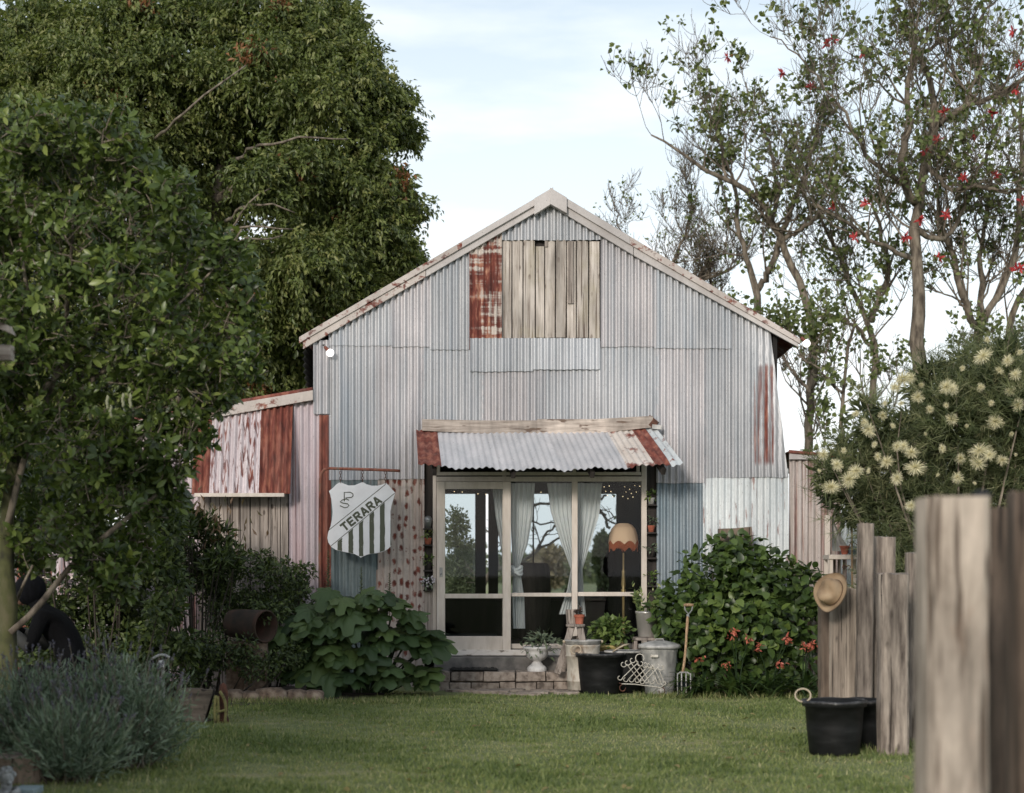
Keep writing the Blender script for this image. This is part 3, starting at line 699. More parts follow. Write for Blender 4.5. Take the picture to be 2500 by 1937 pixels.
# string of small lights under the rear header
fl_ = thing('string_lights', 'string of tiny warm lights hanging across the dark ceiling inside', 'string lights', (WX(1350, 2.2), 2.2, 2.3))
MAT['tiny'] = glow('tiny warm bulb', (1, .78, .45, 1), 2.2); MAT['tiny'].cycles.emission_sampling = 'NONE'
xs = np.r_[np.linspace(1090, 1340, 14), np.linspace(1475, 1562, 22)]; P = []
for i, x in enumerate(xs):
    p = W(x, (1196 + 6 * math.sin(i * 1.7) if x < 1400 else 1200 + 14 * math.sin(i * 2.1)) + random.uniform(-4, 6), 2.2 + .12 * math.sin(i)); P.append(p)
obj('wire', MB().tube(P, .0025, 4), MAT['dark_wood'], fl_)
bm_ = _mesh('bulb', MB().ball((0, 0, 0), .0052, 6, 5).arr(), MB().ball((0, 0, 0), .0052, 6, 5).f); bm_.materials.append(MAT['tiny'])
for p in P:
    if random.random() < .8:
        o = bpy.data.objects.new('bulb', bm_); COL.objects.link(o); o.parent = fl_; o.location = p - ORG[fl_.name] - np.array([0, 0, .012])

# ------------------------------------------------------------------ step, mat, paving
st = thing('brick_step', 'low step of worn grey blocks with a concrete sill below the sliding door', 'step', (WX(1240), -.6, 0))
obj('concrete_sill', MB().box(WX(1062), WX(1604), -.30, .09, 0, WZ(1601.5), .001), MAT['concrete'], st, bevel=.008)
YS = -.62
obj('core', MB().box(WX(1082, YS), WX(1438, YS), YS + .03, -.31, 0, WZ(1648, YS)), MAT['soil'], st)
rows_ = [((1641, 1664), [1070, 1099, 1180, 1259, 1332, 1400, 1440]), ((1666, 1689), [1062, 1099, 1150, 1220, 1259, 1310, 1352, 1400, 1440])]
for (t, b), xs in rows_:
    for i in range(len(xs) - 1):
        d = random.uniform(0, .03)
        obj('block', MB().box(WX(xs[i] + 1, YS), WX(xs[i + 1] - 1, YS), YS - .02 + d, -.32 if t < 1650 else YS + .12, WZ(b, YS), WZ(t + random.uniform(-1.5, 1.5), YS), .004), MAT['brick'], st, bevel=.008)
dm = thing('door_mat', 'dark rubber door mat lying on the blocks before the sliding door', 'mat', (WX(1157), -.48, WZ(1640, YS)))
obj('pad', MB().box(WX(1098, YS), WX(1215, YS), -.62, -.34, WZ(1640, YS) + .006, WZ(1640, YS) + .030, .003), MAT['black_plastic'], dm, bevel=.008)
zm = WZ(1640, YS) + .028
for i in range(7): obj('rib', MB().box(WX(1101 + i * 16, YS), WX(1109 + i * 16, YS), -.61, -.35, zm, zm + .010), MAT['black_plastic'], dm, bevel=.003)
pv = thing('stone_paving', 'flat grey flagstones set in the grass before the step', 'paving', (WX(1300), -1.0, 0))
for (a, b, y0, y1) in ((1085, 1160, -.92, -.70), (1150, 1250, -1.16, -.95), (1165, 1285, -.92, -.70), (1256, 1345, -1.22, -.95), (1290, 1400, -.92, -.68), (1350, 1420, -1.30, -.97), (1406, 1480, -.94, -.66), (1425, 1500, -1.22, -.98), (1485, 1560, -.96, -.70), (1215, 1330, -1.44, -1.26)):
    n = 9; cx, cy = (WX(a, y0) + WX(b, y0)) / 2, (y0 + y1) / 2; hx, hy = (WX(b, y0) - WX(a, y0)) / 2, (y1 - y0) / 2
    poly = []
    for k in range(n):
        an = 2 * math.pi * k / n; e = (abs(math.cos(an)) ** 4 + abs(math.sin(an)) ** 4) ** -.25
        poly.append((cx + hx * e * math.cos(an) * random.uniform(.88, 1), cy + hy * e * math.sin(an) * random.uniform(.88, 1)))
    h = random.uniform(.022, .038)
    V = [(x, y, .0) for x, y in poly] + [(x, y, h + random.uniform(-.004, .004)) for x, y in poly]
    obj('flagstone', MB().add(V, [tuple(range(n, 2 * n))] + [(k, (k + 1) % n, (k + 1) % n + n, k + n) for k in range(n)]), MAT['brick'], pv, bevel=.006)

# ------------------------------------------------------------------ hanging shield sign
sg = thing('hanging_sign', 'white shield shaped sign with green stripes lettered TERARA hanging from chains', 'sign', tuple(W(885, 1280, -.42)))
YG = -.42
def gp(zx, zy): return (WX(780 + zx * .1595, YG), WZ(1130 + zy * .1595, YG))
OUT = [(145, 435), (200, 390), (260, 330), (320, 295), (380, 325), (450, 350), (540, 345), (600, 320), (660, 295), (720, 330), (800, 352), (890, 352), (960, 335), (1015, 310), (1060, 350), (1110, 410), (1160, 460), (1135, 540), (1105, 640), (1085, 740), (1085, 850), (1090, 1000), (1100, 1150), (1095, 1270), (1050, 1320), (980, 1360), (880, 1385), (790, 1395), (720, 1410), (660, 1440), (630, 1455), (600, 1430), (540, 1400), (450, 1380), (330, 1355), (250, 1335), (180, 1290), (135, 1220), (120, 1150), (135, 1060), (170, 970), (190, 870), (200, 760), (190, 640), (180, 560), (165, 490)]
q = N('sign paint white'); a_ = q.noise(q.co((26, 26, 18)), 1, 6, .7); b_ = q.noise(q.co((5, 5, 4)), 1, 4)
c = q.mix(q.ramp(a_, [(.66, 0), (.72, .8)]), q.ramp(b_, [(.3, lin(222, 221, 223)), (.7, lin(238, 238, 240))]), lin(112, 108, 98))
q.set('Base Color', c); q.set('Roughness', .6); MAT['sign_white'] = q.m
q = N('sign paint green'); a_ = q.noise(q.co((30, 30, 16)), 1, 6, .7)
q.set('Base Color', q.mix(q.ramp(a_, [(.66, 0), (.70, 1)]), lin(78, 82, 66), lin(196, 194, 190))); q.set('Roughness', .65); MAT['sign_green'] = q.m
board = obj('shield', MB().prism([gp(*p) for p in OUT], YG, YG + .022), MAT['sign_white'], sg)
def low(x):      # lower outline of the shield at x
    P = sorted(OUT[22:38]); return float(np.interp(x, [p[0] for p in P], [p[1] for p in P]))
d2 = lambda x: 1280 + (x - 170) * (460 - 1280) / (1160 - 170)
d1 = lambda x: 1035 + (x - 140) * (325 - 1035) / (1020 - 140)
for a, b in ((278, 345), (445, 515), (605, 670), (765, 835), (925, 1000)):
    L = [(a + random.uniform(-2, 2), y) for y in np.linspace(d2(a) + 14, low(a) - 4, 12)]; Rr = [(b + random.uniform(-5, 4), y) for y in np.linspace(low(b) - 4, d2(b) + 14, 12)]
    obj('stripe', MB().prism([gp(*p) for p in L + Rr], YG - .003, YG + .002), MAT['sign_green'], sg)
obj('edge_stripe', MB().prism([gp(*p) for p in ((1088, 880), (1094, 880), (1098, 1260), (1084, 1278))], YG - .003, YG + .002), MAT['sign_green'], sg)
for d, x0, x1 in ((d1, 146, 1012), (d2, 176, 1152)):
    obj('line', MB().prism([gp(x0, d(x0) - 6), gp(x1, d(x1) - 6), gp(x1, d(x1) + 6), gp(x0, d(x0) + 6)], YG - .003, YG + .002), MAT['sign_green'], sg)
# block letters built from strokes on a unit grid (width .8, height 1)
GLY = {'T': [((0, .9), (.8, .9)), ((.4, .0), (.4, .8))], 'E': [((.1, 0), (.1, 1)), ((.2, .9), (.75, .9)), ((.2, .5), (.65, .5)), ((.2, .1), (.75, .1))],
       'R': [((.1, 0), (.1, 1)), ((.2, .91), (.62, .91)), ((.2, .5), (.62, .5)), ((.67, .95), (.67, .46)), ((.38, .46), (.74, 0))], 'A': [((.06, 0), (.40, 1)), ((.74, 0), (.40, 1)), ((.22, .30), (.58, .30))]}
def lettering(txt, x0, z0, ang, cap, adv):
    ca, sa = math.cos(ang), math.sin(ang)
    for i, chh in enumerate(txt):
        mb = MB()
        for k, ((ax_, az_), (bx2, bz2)) in enumerate(GLY[chh]):
            P = []
            for (u, v_) in ((ax_, az_), (bx2, bz2)):
                u, v_ = i * adv + u * cap, v_ * cap; P.append(np.array([x0 + u * ca - v_ * sa, YG - .0015 - .00025 * k, z0 + u * sa + v_ * ca]))
            mb.bar(P[0], P[1], cap * .235, .003)
        obj('letter', mb, MAT['sign_green'], sg)
bx_, bz_ = gp(388, 1062); lettering('TERARA', bx_, bz_, math.atan2(472, 590), .100, .0945)
# monogram: S below, P above, drawn as strokes
def stroke(pts, name='monogram'):
    pts = [np.array([gp(*p)[0], YG - .002, gp(*p)[1]]) for p in pts]
    obj(name, MB().tube(pts, .0058, 5), MAT['sign_green'], sg)
stroke([(380, 590), (380, 455), (470, 452), (510, 475), (515, 505), (490, 532), (400, 540)]); stroke([(452, 575), (410, 555), (350, 570), (315, 600), (360, 620), (430, 630), (452, 655), (430, 680), (385, 690), (315, 658)])
# chains: a few links each
for x, y1 in ((831, 1179), (885, 1177), (941, 1181)):
    ch = MB(); n = 4
    for i in range(n):
        c0 = W(x, 1151 + (y1 - 1151) * (i + .5) / n, YG); h = (y1 - 1151) / n / S(YG) * .62; wv = .011
        ax = np.array([1, 0, 0]) if i % 2 == 0 else np.array([0, 1, 0])
        ch.tube([c0 + ax * wv * math.cos(a) + np.array([0, 0, h * math.sin(a)]) for a in np.linspace(0, 6.28, 11)], .0035, 5)
    obj('chain', ch, MAT['iron'], sg)
pp = MB(); pp.tube([W(781, 1690, YG), W(781, 1500, YG), W(781, 1300, YG), W(782, 1170, YG), W(785, 1155, YG), W(792, 1147, YG), W(803, 1144, YG), W(840, 1145, YG), W(910, 1147, YG), W(977, 1150, YG)], .017, 10)
pole = solo('sign_post', pp, MAT['pipe'], 'bent rusty pipe post carrying the shield sign', 'post', smooth=True)

# lit round bulbs at the two eaves
def bulb(px, py, Y, label, dirx):
    b = thing('festoon_bulb', label, 'light bulb', tuple(W(px, py, Y)), 'white bulbs at the eaves')
    c0 = W(px, py, Y); r = .046
    obj('globe', MB().ball(tuple(c0), r, 16, 12), MAT['bulb'], b, smooth=True)
    top = c0 + np.array([dirx * .04, 0, .045]); obj('socket', MB().tube([c0 + (top - c0) * .55, top, top + (top - c0) * .6], [.024, .022, .018], 10), MAT['pipe'], b, smooth=True)
    obj('flex', MB().tube([top + (top - c0) * .6, top + np.array([dirx * .05, .03, .05]), top + np.array([dirx * .02, .12, .075])], .005, 5), MAT['dark_wood'], b)
MAT['bulb'] = glow('frosted bulb', (1, .95, .92, 1), 1.6)
bulb(806, 862, -.10, 'lit round white bulb under the left eave', -1); bulb(1969, 839, -.06, 'lit round white bulb at the tip of the right eave', -1)
# ------------------------------------------------------------------ foliage helpers
def unit(a): return a / np.maximum(np.linalg.norm(a, axis=-1, keepdims=True), 1e-9)
def tmpl_diamond(wd=.45, fold=.12, droop=.12):
    return np.array([(0, 0, 0), (.45, wd / 2, fold), (1, 0, -droop), (.45, -wd / 2, fold)]), np.array([(0, 2, 1), (0, 3, 2)])
def tmpl_leaf(wd=.5, fold=.18, droop=.3, n=4, peak=.42):
    V = [(0, 0, 0)]; F = []
    for i in range(1, n):
        t = i / n; ww = wd / 2 * (math.sin(math.pi * min(1, t ** (math.log(.5) / math.log(peak)))) ** .8)
        zc = -droop * t * t
        V += [(t, ww, zc + fold * ww), (t, 0, zc), (t, -ww, zc + fold * ww)]
    V.append((1, 0, -droop)); tip = len(V) - 1
    F += [(0, 2, 1), (0, 3, 2)]
    for i in range(n - 2):
        a = 1 + i * 3; b = a + 3
        F += [(a, a + 1, b + 1), (a, b + 1, b), (a + 1, a + 2, b + 2), (a + 1, b + 2, b + 1)]
    a = 1 + (n - 2) * 3
    F += [(a, a + 1, tip), (a + 1, a + 2, tip)]
    return np.array(V), np.array(F)
def tmpl_lobed(n=48):
    """broad leaf cut into rounded lobes, with a raised rib down each lobe"""
    V = [(.34, 0, .0)]; F = []
    for ring in (.52, 1.0):
        for k in range(n):
            ph = -math.pi + 2 * math.pi * (k + .5) / n
            base = .30 + .26 * (math.cos(ph / 2) ** 2) + .10 * math.cos(ph) ** 8 * (math.cos(ph) > 0)
            lob = .66 + .34 * abs(math.cos(3.5 * ph)) ** .9
            if abs(ph) > 2.75: lob *= .45
            rr = base * (lob if ring == 1 else .55 + .45 * lob) * ring * (1 + (.05 * math.sin(k * 2.6) if ring == 1 else 0))
            rib = .045 * (abs(math.cos(3.5 * ph)) - .5) * (1 if ring < 1 else .4)
            V.append((.34 + rr * math.cos(ph), rr * math.sin(ph) * 1.05, rib * 1.3 - .85 * rr * rr))
    for k in range(n):
        k2 = (k + 1) % n
        F += [(0, 1 + k, 1 + k2), (1 + k, 1 + n + k, 1 + n + k2), (1 + k, 1 + n + k2, 1 + k2)]
    return np.array(V), np.array(F)
def inst(T, pos, D, Nn, size, tint=None):
    TV, TF = T; n = len(pos)
    x = unit(D); z = unit(Nn - x * (Nn * x).sum(1, keepdims=True)); y = np.cross(z, x)
    sz = np.broadcast_to(size, (n,))[:, None, None]
    V = pos[:, None] + sz * (TV[None, :, 0:1] * x[:, None] + TV[None, :, 1:2] * y[:, None] + TV[None, :, 2:3] * z[:, None])
    F = TF[None] + (np.arange(n) * len(TV))[:, None, None]
    t = np.repeat(tint if tint is not None else rng.random(n), len(TV))
    return V.reshape(-1, 3), F.reshape(-1, TF.shape[1]).astype(np.int32), t
def join(parts):
    V = []; F = []; T = []; o = 0
    for v, f, t in parts: V.append(v); F.append(f + o); T.append(t); o += len(v)
    return np.concatenate(V), np.concatenate(F), np.concatenate(T)
def in_blobs(blobs, n, shell=.55):
    """points through the volume of ellipsoids, denser near their outside; returns points and outward directions"""
    b = np.array(blobs, float); wgt = b[:, 3] * b[:, 4] + b[:, 4] * b[:, 5]; wgt /= wgt.sum()
    k = rng.choice(len(b), n, p=wgt); d = unit(rng.normal(size=(n, 3))); r = shell + (1 - shell) * rng.random(n) ** .6
    r *= 1 + rng.normal(0, .07, n)
    return b[k, :3] + d * r[:, None] * b[k, 3:6], d, k
def leaf_objects(parent, name, T, pos, D, Nn, size, mat, label=None):
    """single leaves as parts that share one mesh"""
    me = _mesh(name, T[0], [tuple(int(i) for i in f) for f in T[1]]); me.materials.append(mat)
    me.polygons.foreach_set('use_smooth', np.ones(len(me.polygons), bool))
    x = unit(D); z = unit(Nn - x * (Nn * x).sum(1, keepdims=True)); y = np.cross(z, x); og = ORG[parent.name]
    sz = np.broadcast_to(size, (len(pos),))
    for i in range(len(pos)):
        o = bpy.data.objects.new(name, me); COL.objects.link(o); o.parent = parent
        M = Matrix(((x[i, 0] * sz[i], y[i, 0] * sz[i], z[i, 0] * sz[i], pos[i, 0] - og[0]), (x[i, 1] * sz[i], y[i, 1] * sz[i], z[i, 1] * sz[i], pos[i, 1] - og[1]), (x[i, 2] * sz[i], y[i, 2] * sz[i], z[i, 2] * sz[i], pos[i, 2] - og[2]), (0, 0, 0, 1)))
        o.matrix_local = M
CAMP = np.array([0, -CAM_D, CAM_H])
def split_front(pos, n):
    """indices of the n leaves that stand nearest the viewer, and of the rest"""
    d = np.linalg.norm(pos - CAMP, axis=1); o = np.argsort(d); return o[:n], o[n:]

MAT['pot_soil'] = MAT['soil']
MAT['leaf_pot'] = leafm('potted leaf', [lin(52, 72, 34), lin(84, 104, 52), lin(116, 132, 72)], rough=.45)
MAT['leaf_grey'] = leafm('grey green leaf', [lin(60, 74, 58), lin(96, 108, 88), lin(128, 138, 116)], rough=.6)
MAT['leaf_succ'] = leafm('succulent leaf', [lin(70, 88, 52), lin(110, 126, 78), lin(150, 156, 104)], rough=.45)
MAT['white_flower'] = plain('white petal', lin(206, 200, 206), .7)
def tuft(c, rad, n, size, T=None, up=.6, flat=1.0):
    d = unit(rng.normal(size=(n, 3)) + np.array([0, 0, up])); d[:, 2] *= flat
    r = rng.random(n) ** .5
    pos = np.array(c) + d * (r * rad)[:, None]
    D = unit(d + rng.normal(0, .5, (n, 3))); Nn = unit(rng.normal(0, .5, (n, 3)) + np.array([0, -.5, 1]))
    return inst(T or tmpl_leaf(.5, n=3), pos, D, Nn, size * rng.uniform(.6, 1.2, n))
def vessel(prof, c, seg=28, **kw):
    return MB().lathe(prof, c, seg, close=False, **kw)

# ------------------------------------------------------------------ things standing by the door
MAT['terracotta'] = mixed('terracotta', [lin(150, 82, 62), lin(176, 104, 82)], (12, 12, 12), .85, 0, .2)
MAT['enamel'] = mixed('white urn paint', [lin(186, 184, 182), lin(214, 212, 210)], (9, 9, 9), .45, 0, .1)
MAT['cream_tin'] = mixed('cream painted tin', [lin(160, 154, 142), lin(188, 182, 170), lin(140, 122, 104)], (7, 7, 4), .6, .1, .15)
MAT['yellow'] = mixed('pale yellow rim', [lin(178, 158, 98), lin(198, 182, 124)], (9, 9, 9), .6)
MAT['wire'] = mixed('white painted wire', [lin(168, 162, 150), lin(200, 196, 186)], (20, 20, 20), .55, .1, .2)
MAT['rope'] = plain('pale rope', lin(186, 172, 150), .9)
MAT['handle_wood'] = wood('tool handle', lin(142, 116, 90), lin(168, 142, 112), lin(96, 74, 56), sc=(40, 40, 4), bump=.3)

# white urn
Yu = -.52; cu_ = W(1311, 1633, Yu); zb_ = WZ(1641, YS) + .004
u = thing('urn_planter', 'white fluted pedestal urn on the step planted with grey foliage', 'urn', (cu_[0], Yu, zb_))
k = S(Yu); H = (1633 - 1573) / k
prof = [(.105, 0), (.108, .03), (.098, .05), (.070, .07), (.045, .105), (.048, .12), (.085, .135), (.115, .17), (.122, .21), (.125, .235), (.155, .255), (.160, .275), (.150, .28), (.130, .262)]
obj('bowl', vessel(prof, (cu_[0], Yu, zb_), 32, flute=.025, nfl=16), MAT['enamel'], u, smooth=True, solid=.006)
obj('soil', disc(cu_[0], Yu, .12, .12, zb_ + .25, 16), MAT['soil'], u)
obj('foliage', tuft((cu_[0] + .05, Yu, zb_ + .30), .24, 170, .075, tmpl_leaf(.4, n=3), .5, .7), MAT['leaf_grey'], u)

# rough wooden trestle stand with pots on it
Yt = -.66; tz = WZ(1524, Yt)
tr_ = thing('trestle_stand', 'rough splayed wooden trestle stand before the window', 'stand', (WX(1405, Yt), Yt, 0))
obj('top', MB().lathe([(.105, tz - .03), (.11, tz - .02), (.11, tz - .004), (.10, tz)], (WX(1405, Yt), Yt, 0), 20), MAT['plank'], tr_)
for (x0, y0, x1, y1, e) in ((1396, Yt - .03, 1360, Yt - .14, 1646), (1415, Yt - .03, 1445, Yt - .10, 1660), (1394, Yt + .03, 1372, Yt + .22, 1640), (1416, Yt + .03, 1438, Yt + .22, 1640)):
    obj('leg', MB().bar(W(x0, 1530, y0), np.array([WX(x1, y1), y1, .20 if y1 > -.6 or x1 < 1400 else .03]), .075, .035), MAT['plank'], tr_, bevel=.004)
obj('brace', MB().bar(W(1392, 1560, Yt + .10), W(1424, 1556, Yt + .10), .05, .02, (0, -1, 0)), MAT['plank'], tr_)
tp = thing('terracotta_pot', 'small bright terracotta pot on the trestle stand', 'pot', (WX(1414, Yt), Yt - .03, tz + .003))
rr = .056; c0 = (WX(1414, Yt), Yt - .035, tz + .003)
obj('pot', vessel([(.0, .004), (.042, 0), (.050, .075), (.058, .078), (.060, .105), (.052, .105), (.048, .085)], c0, 22), MAT['terracotta'], tp, smooth=False, solid=.004)
obj('soil', disc(c0[0], c0[1], .047, .047, c0[2] + .088, 14), MAT['soil'], tp)
obj('foliage', tuft((c0[0], c0[1], c0[2] + .12), .05, 26, .06, tmpl_leaf(.35, n=3), .8), leafm('dark red leaf', [lin(46, 40, 36), lin(72, 56, 48)]), tp)
wb = thing('slatted_pot', 'weathered slatted wooden pot behind the terracotta pot', 'pot', (WX(1397, Yt), Yt + .02, tz + .003))
for kx in range(12):
    a = 2 * math.pi * kx / 12; cx, cy = WX(1396, Yt) + .052 * math.cos(a), Yt + .035 + .052 * math.sin(a)
    obj('slat', MB().bar((cx, cy, tz + .003), (cx + .012 * math.cos(a), cy + .012 * math.sin(a), tz + .165), .027, .010, (math.cos(a), math.sin(a), 0)), MAT['plank'], wb)

# tall cream tin with a zinc pan in its mouth
Yc = -.86
def px_h(p0, p1, Y): return (p1 - p0) / S(Y)
cb = thing('tall_tin', 'tall cream painted tin drum standing behind the black tub', 'drum', (WX(1423, Yc), Yc, 0))
hz = WZ(1574, Yc)
obj('body', vessel([(0, .03), (.165, .03), (.170, .035), (.172, .12), (.180, .125), (.182, .135), (.174, .14), (.184, .40), (.192, .405), (.192, .415), (.186, .42), (.192, hz - .02), (.200, hz), (.192, hz)], (WX(1423, Yc), Yc, 0), 32), MAT['cream_tin'], cb, smooth=True, solid=.004)
zp = thing('zinc_pan', 'blue grey zinc pan resting in the mouth of the cream drum', 'pan', (WX(1423, Yc), Yc, hz))
obj('bowl', vessel([(0, hz - .05), (.15, hz - .05), (.180, hz + .006), (.196, hz + .008), (.200, hz + .038), (.206, hz + .042), (.206, hz + .052), (.190, hz + .046), (.16, hz - .03)], (WX(1423, Yc), Yc, 0), 32), MAT['zinc'], zp, smooth=True, solid=.003)
for s_ in (-1, 1): obj('ear', MB().ball((WX(1423, Yc) + s_ * .212, Yc - .02, hz + .035), .018, 8, 6), MAT['rope'], zp, smooth=True)

# black tubs
def tub(label, cx, cy, rt, rb, h, handles, group='black rubber tubs'):
    t = thing('rubber_tub', label, 'tub', (cx, cy, 0), group)
    obj('body', vessel([(0, .012), (rb - .01, .006), (rb, .02), (rb + (rt - rb) * .5, h * .5), (rb + (rt - rb) * .52, h * .52), (rt - .01, h - .05), (rt + .012, h - .045), (rt + .016, h - .010), (rt + .008, h), (rt - .010, h - .004), (rb - .012, .03), (0, .03)], (cx, cy, 0), 40), MAT['black_plastic'], t, smooth=True)
    obj('rim', MB().tube([(cx + (rt + .010) * math.cos(a), cy + (rt + .010) * math.sin(a), h - .012 + .003 * math.sin(5 * a)) for a in np.linspace(0, 6.2832, 41)], .013, 8), MAT['tub_rim'], t, smooth=True)
    for (sx, kind) in handles:
        if kind == 'rope': P = [(cx + sx * (rt + .012) + .058 * math.cos(a), cy - .02 + .012 * math.sin(a), h + .035 + .048 * math.sin(a)) for a in np.linspace(-2.2, 5.0, 22)]
        else: P = [(cx + sx * (rt - .02) + sx * .03 * math.sin(a), cy - .10 * math.cos(a), h - .03 + .03 * math.sin(a)) for a in np.linspace(0, math.pi, 11)]
        obj('rope_handle', MB().tube(P, .0065 if kind == 'rope' else .010, 7), MAT['rope'] if kind == 'rope' else MAT['black_plastic'], t, smooth=True)
    return t
MAT['tub_rim'] = mixed('scuffed tub rim', [lin(34, 34, 36), lin(60, 60, 62), lin(128, 128, 126)], (20, 20, 20), .5, 0, .1, lo=.4, hi=.72, rand=0)
tub('black rubber tub in front of the cream drum by the step', WX(1465, -1.12), -1.12, .258, .212, WZ(1594, -1.12), [(-1, 'rope')])
g = thing('grey_tub', 'dark oval tub with a scuffed grey rim between the black tub and the dustbin', 'tub', (WX(1528, -.95), -.95, 0))
cx = WX(1528, -.95)
V = []; rw_ = [(.0, .02), (.17, .02), (.20, .25), (.215, WZ(1600, -.95)), (.235, WZ(1594, -.95)), (.235, WZ(1588, -.95)), (.205, WZ(1591, -.95)), (.19, .25)]
o_ = vessel(rw_, (cx, -.95, 0), 32); o_.v[0][:, 1] = -.95 + (o_.v[0][:, 1] + .95) * .75
obj('body', o_, MAT['black_plastic'], g, smooth=True, solid=.004)
obj('rim', MB().tube([(cx + .232 * math.cos(a), -.95 + .172 * math.sin(a), WZ(1591, -.95)) for a in np.linspace(0, 6.2832, 33)], .014, 7), MAT['zinc'], g, smooth=True)
obj('rope_handle', MB().tube([W(1496, 1592, -1.14), W(1508, 1584, -1.16), W(1522, 1576, -1.15), W(1536, 1573, -1.10)], .011, 7), MAT['rope'], g, smooth=True)
# yellow bowl with leafy plant
Yy = -.45; zy = WZ(1575, Yy)
yb = thing('yellow_bowl', 'pale yellow bowl of leafy green plants behind the tubs', 'planter', (WX(1487, Yy), Yy, zy - .10))
obj('bowl', vessel([(0, zy - .10), (.12, zy - .10), (.175, zy - .02), (.19, zy), (.17, zy - .005)], (WX(1487, Yy), Yy, 0), 28), MAT['yellow'], yb, smooth=True, solid=.005)
obj('soil', disc(WX(1487, Yy), Yy, .165, .165, zy - .02, 20), MAT['soil'], yb)
obj('foliage', tuft((WX(1490, Yy), Yy, zy + .10), .27, 520, .075, tmpl_leaf(.6, n=3), .7, .8), MAT['leaf_pot'], yb)
sb_ = thing('planter_crate', 'dark timber crate carrying the yellow bowl below the window', 'crate', (WX(1487, Yy), Yy, 0))
for i in range(4): obj('board', MB().box(WX(1450, Yy), WX(1526, Yy), Yy - .13, Yy - .11, .02 + i * (zy - .13) / 4, (i + 1) * (zy - .13) / 4), MAT['dark_wood'], sb_)
obj('lid', MB().box(WX(1446, Yy), WX(1530, Yy), Yy - .135, Yy + .13, zy - .125, zy - .103), MAT['dark_wood'], sb_)
obj('back', MB().box(WX(1450, Yy), WX(1526, Yy), Yy + .10, Yy + .12, .01, zy - .13), MAT['dark_wood'], sb_)

# little bench with the steel pail of succulents
Yb = -.55; bz = WZ(1556, Yb)
bn = thing('plant_bench', 'small weathered timber bench behind the dustbin', 'bench', (WX(1585, Yb), Yb, 0))
obj('seat', MB().box(WX(1546, Yb), WX(1620, Yb), Yb - .16, Yb + .16, bz - .035, bz, .002), MAT['plank'], bn, bevel=.004)
for x in (1550, 1612):
    for yy in (-.13, .13): obj('leg', MB().box(WX(x, Yb) - .02, WX(x, Yb) + .02, Yb + yy - .02, Yb + yy + .02, 0, bz - .036), MAT['plank'], bn)
obj('rail', MB().box(WX(1552, Yb), WX(1612, Yb), Yb - .125, Yb - .105, bz - .12, bz - .08), MAT['plank'], bn)
pl = thing('steel_pail', 'shiny steel pail of tall succulents on the small bench', 'pail', (WX(1580, Yb), Yb, bz + .003))
pc = (WX(1580, Yb), Yb, bz + .003); ph_ = WZ(1493, Yb) - bz
obj('pail', vessel([(0, .006), (.095, .0), (.102, .01), (.102, .03), (.105, .035), (.130, ph_ - .03), (.136, ph_ - .02), (.136, ph_), (.126, ph_ - .005)], pc, 36), MAT['pail'] if 'pail' in MAT else plain('bright steel', lin(196, 192, 186), .34, .65, 0), pl, smooth=True, solid=.003)
obj('soil', disc(pc[0], pc[1], .125, .125, pc[2] + ph_ - .04, 18), MAT['soil'], pl)
sp = []
for i in range(16):
    a = rng.uniform(0, 6.28); b0 = np.array([pc[0] + .08 * math.cos(a), pc[1] + .08 * math.sin(a), pc[2] + ph_ - .03]); L = rng.uniform(.16, .36); ln = np.array([.35 * math.cos(a), .35 * math.sin(a), 1])
    t = np.linspace(0, 1, 16); P = b0 + (t * L)[:, None] * ln; dd = unit(rng.normal(0, 1, (16, 3)) + np.array([0, 0, 1.2]))
    sp.append(inst(tmpl_leaf(.42, n=3), P, dd, unit(rng.normal(0, 1, (16, 3)) + np.array([0, -1, 1])), rng.uniform(.04, .075, 16)))
obj('foliage', join(sp), MAT['leaf_succ'], pl)

# galvanised dustbin
Yd = -1.18; cx = WX(1610, Yd)
db = thing('dustbin', 'dented galvanised dustbin with a domed lid beside the garden fork', 'bin', (cx, Yd, 0))
hb = WZ(1580, Yd)
obj('body', vessel([(0, .012), (.148, .008), (.155, .02), (.158, .05), (.194, hb - .06), (.200, hb - .05), (.202, hb - .02), (.208, hb), (.195, hb)], (cx, Yd, 0), 72, flute=.008, nfl=24), MAT['zinc'], db, smooth=True, solid=.003)
ld = obj('lid', MB().lathe([(.226, hb - .012), (.234, hb - .006), (.234, hb + .018), (.224, hb + .026), (.16, hb + .050), (.08, hb + .066), (.0, hb + .072)], (cx, Yd, 0), 40, close=False), MAT['zinc'], db, smooth=True, solid=.003)
obj('grip', MB().tube([(cx - .05, Yd, hb + .064), (cx - .04, Yd, hb + .088), (cx + .04, Yd, hb + .088), (cx + .05, Yd, hb + .064)], .007, 6), MAT['zinc'], ld)
obj('side_handle', MB().box(cx - .115, cx - .030, Yd - .222, Yd - .198, hb - .105, hb - .075), MAT['wire'], db, bevel=.006)

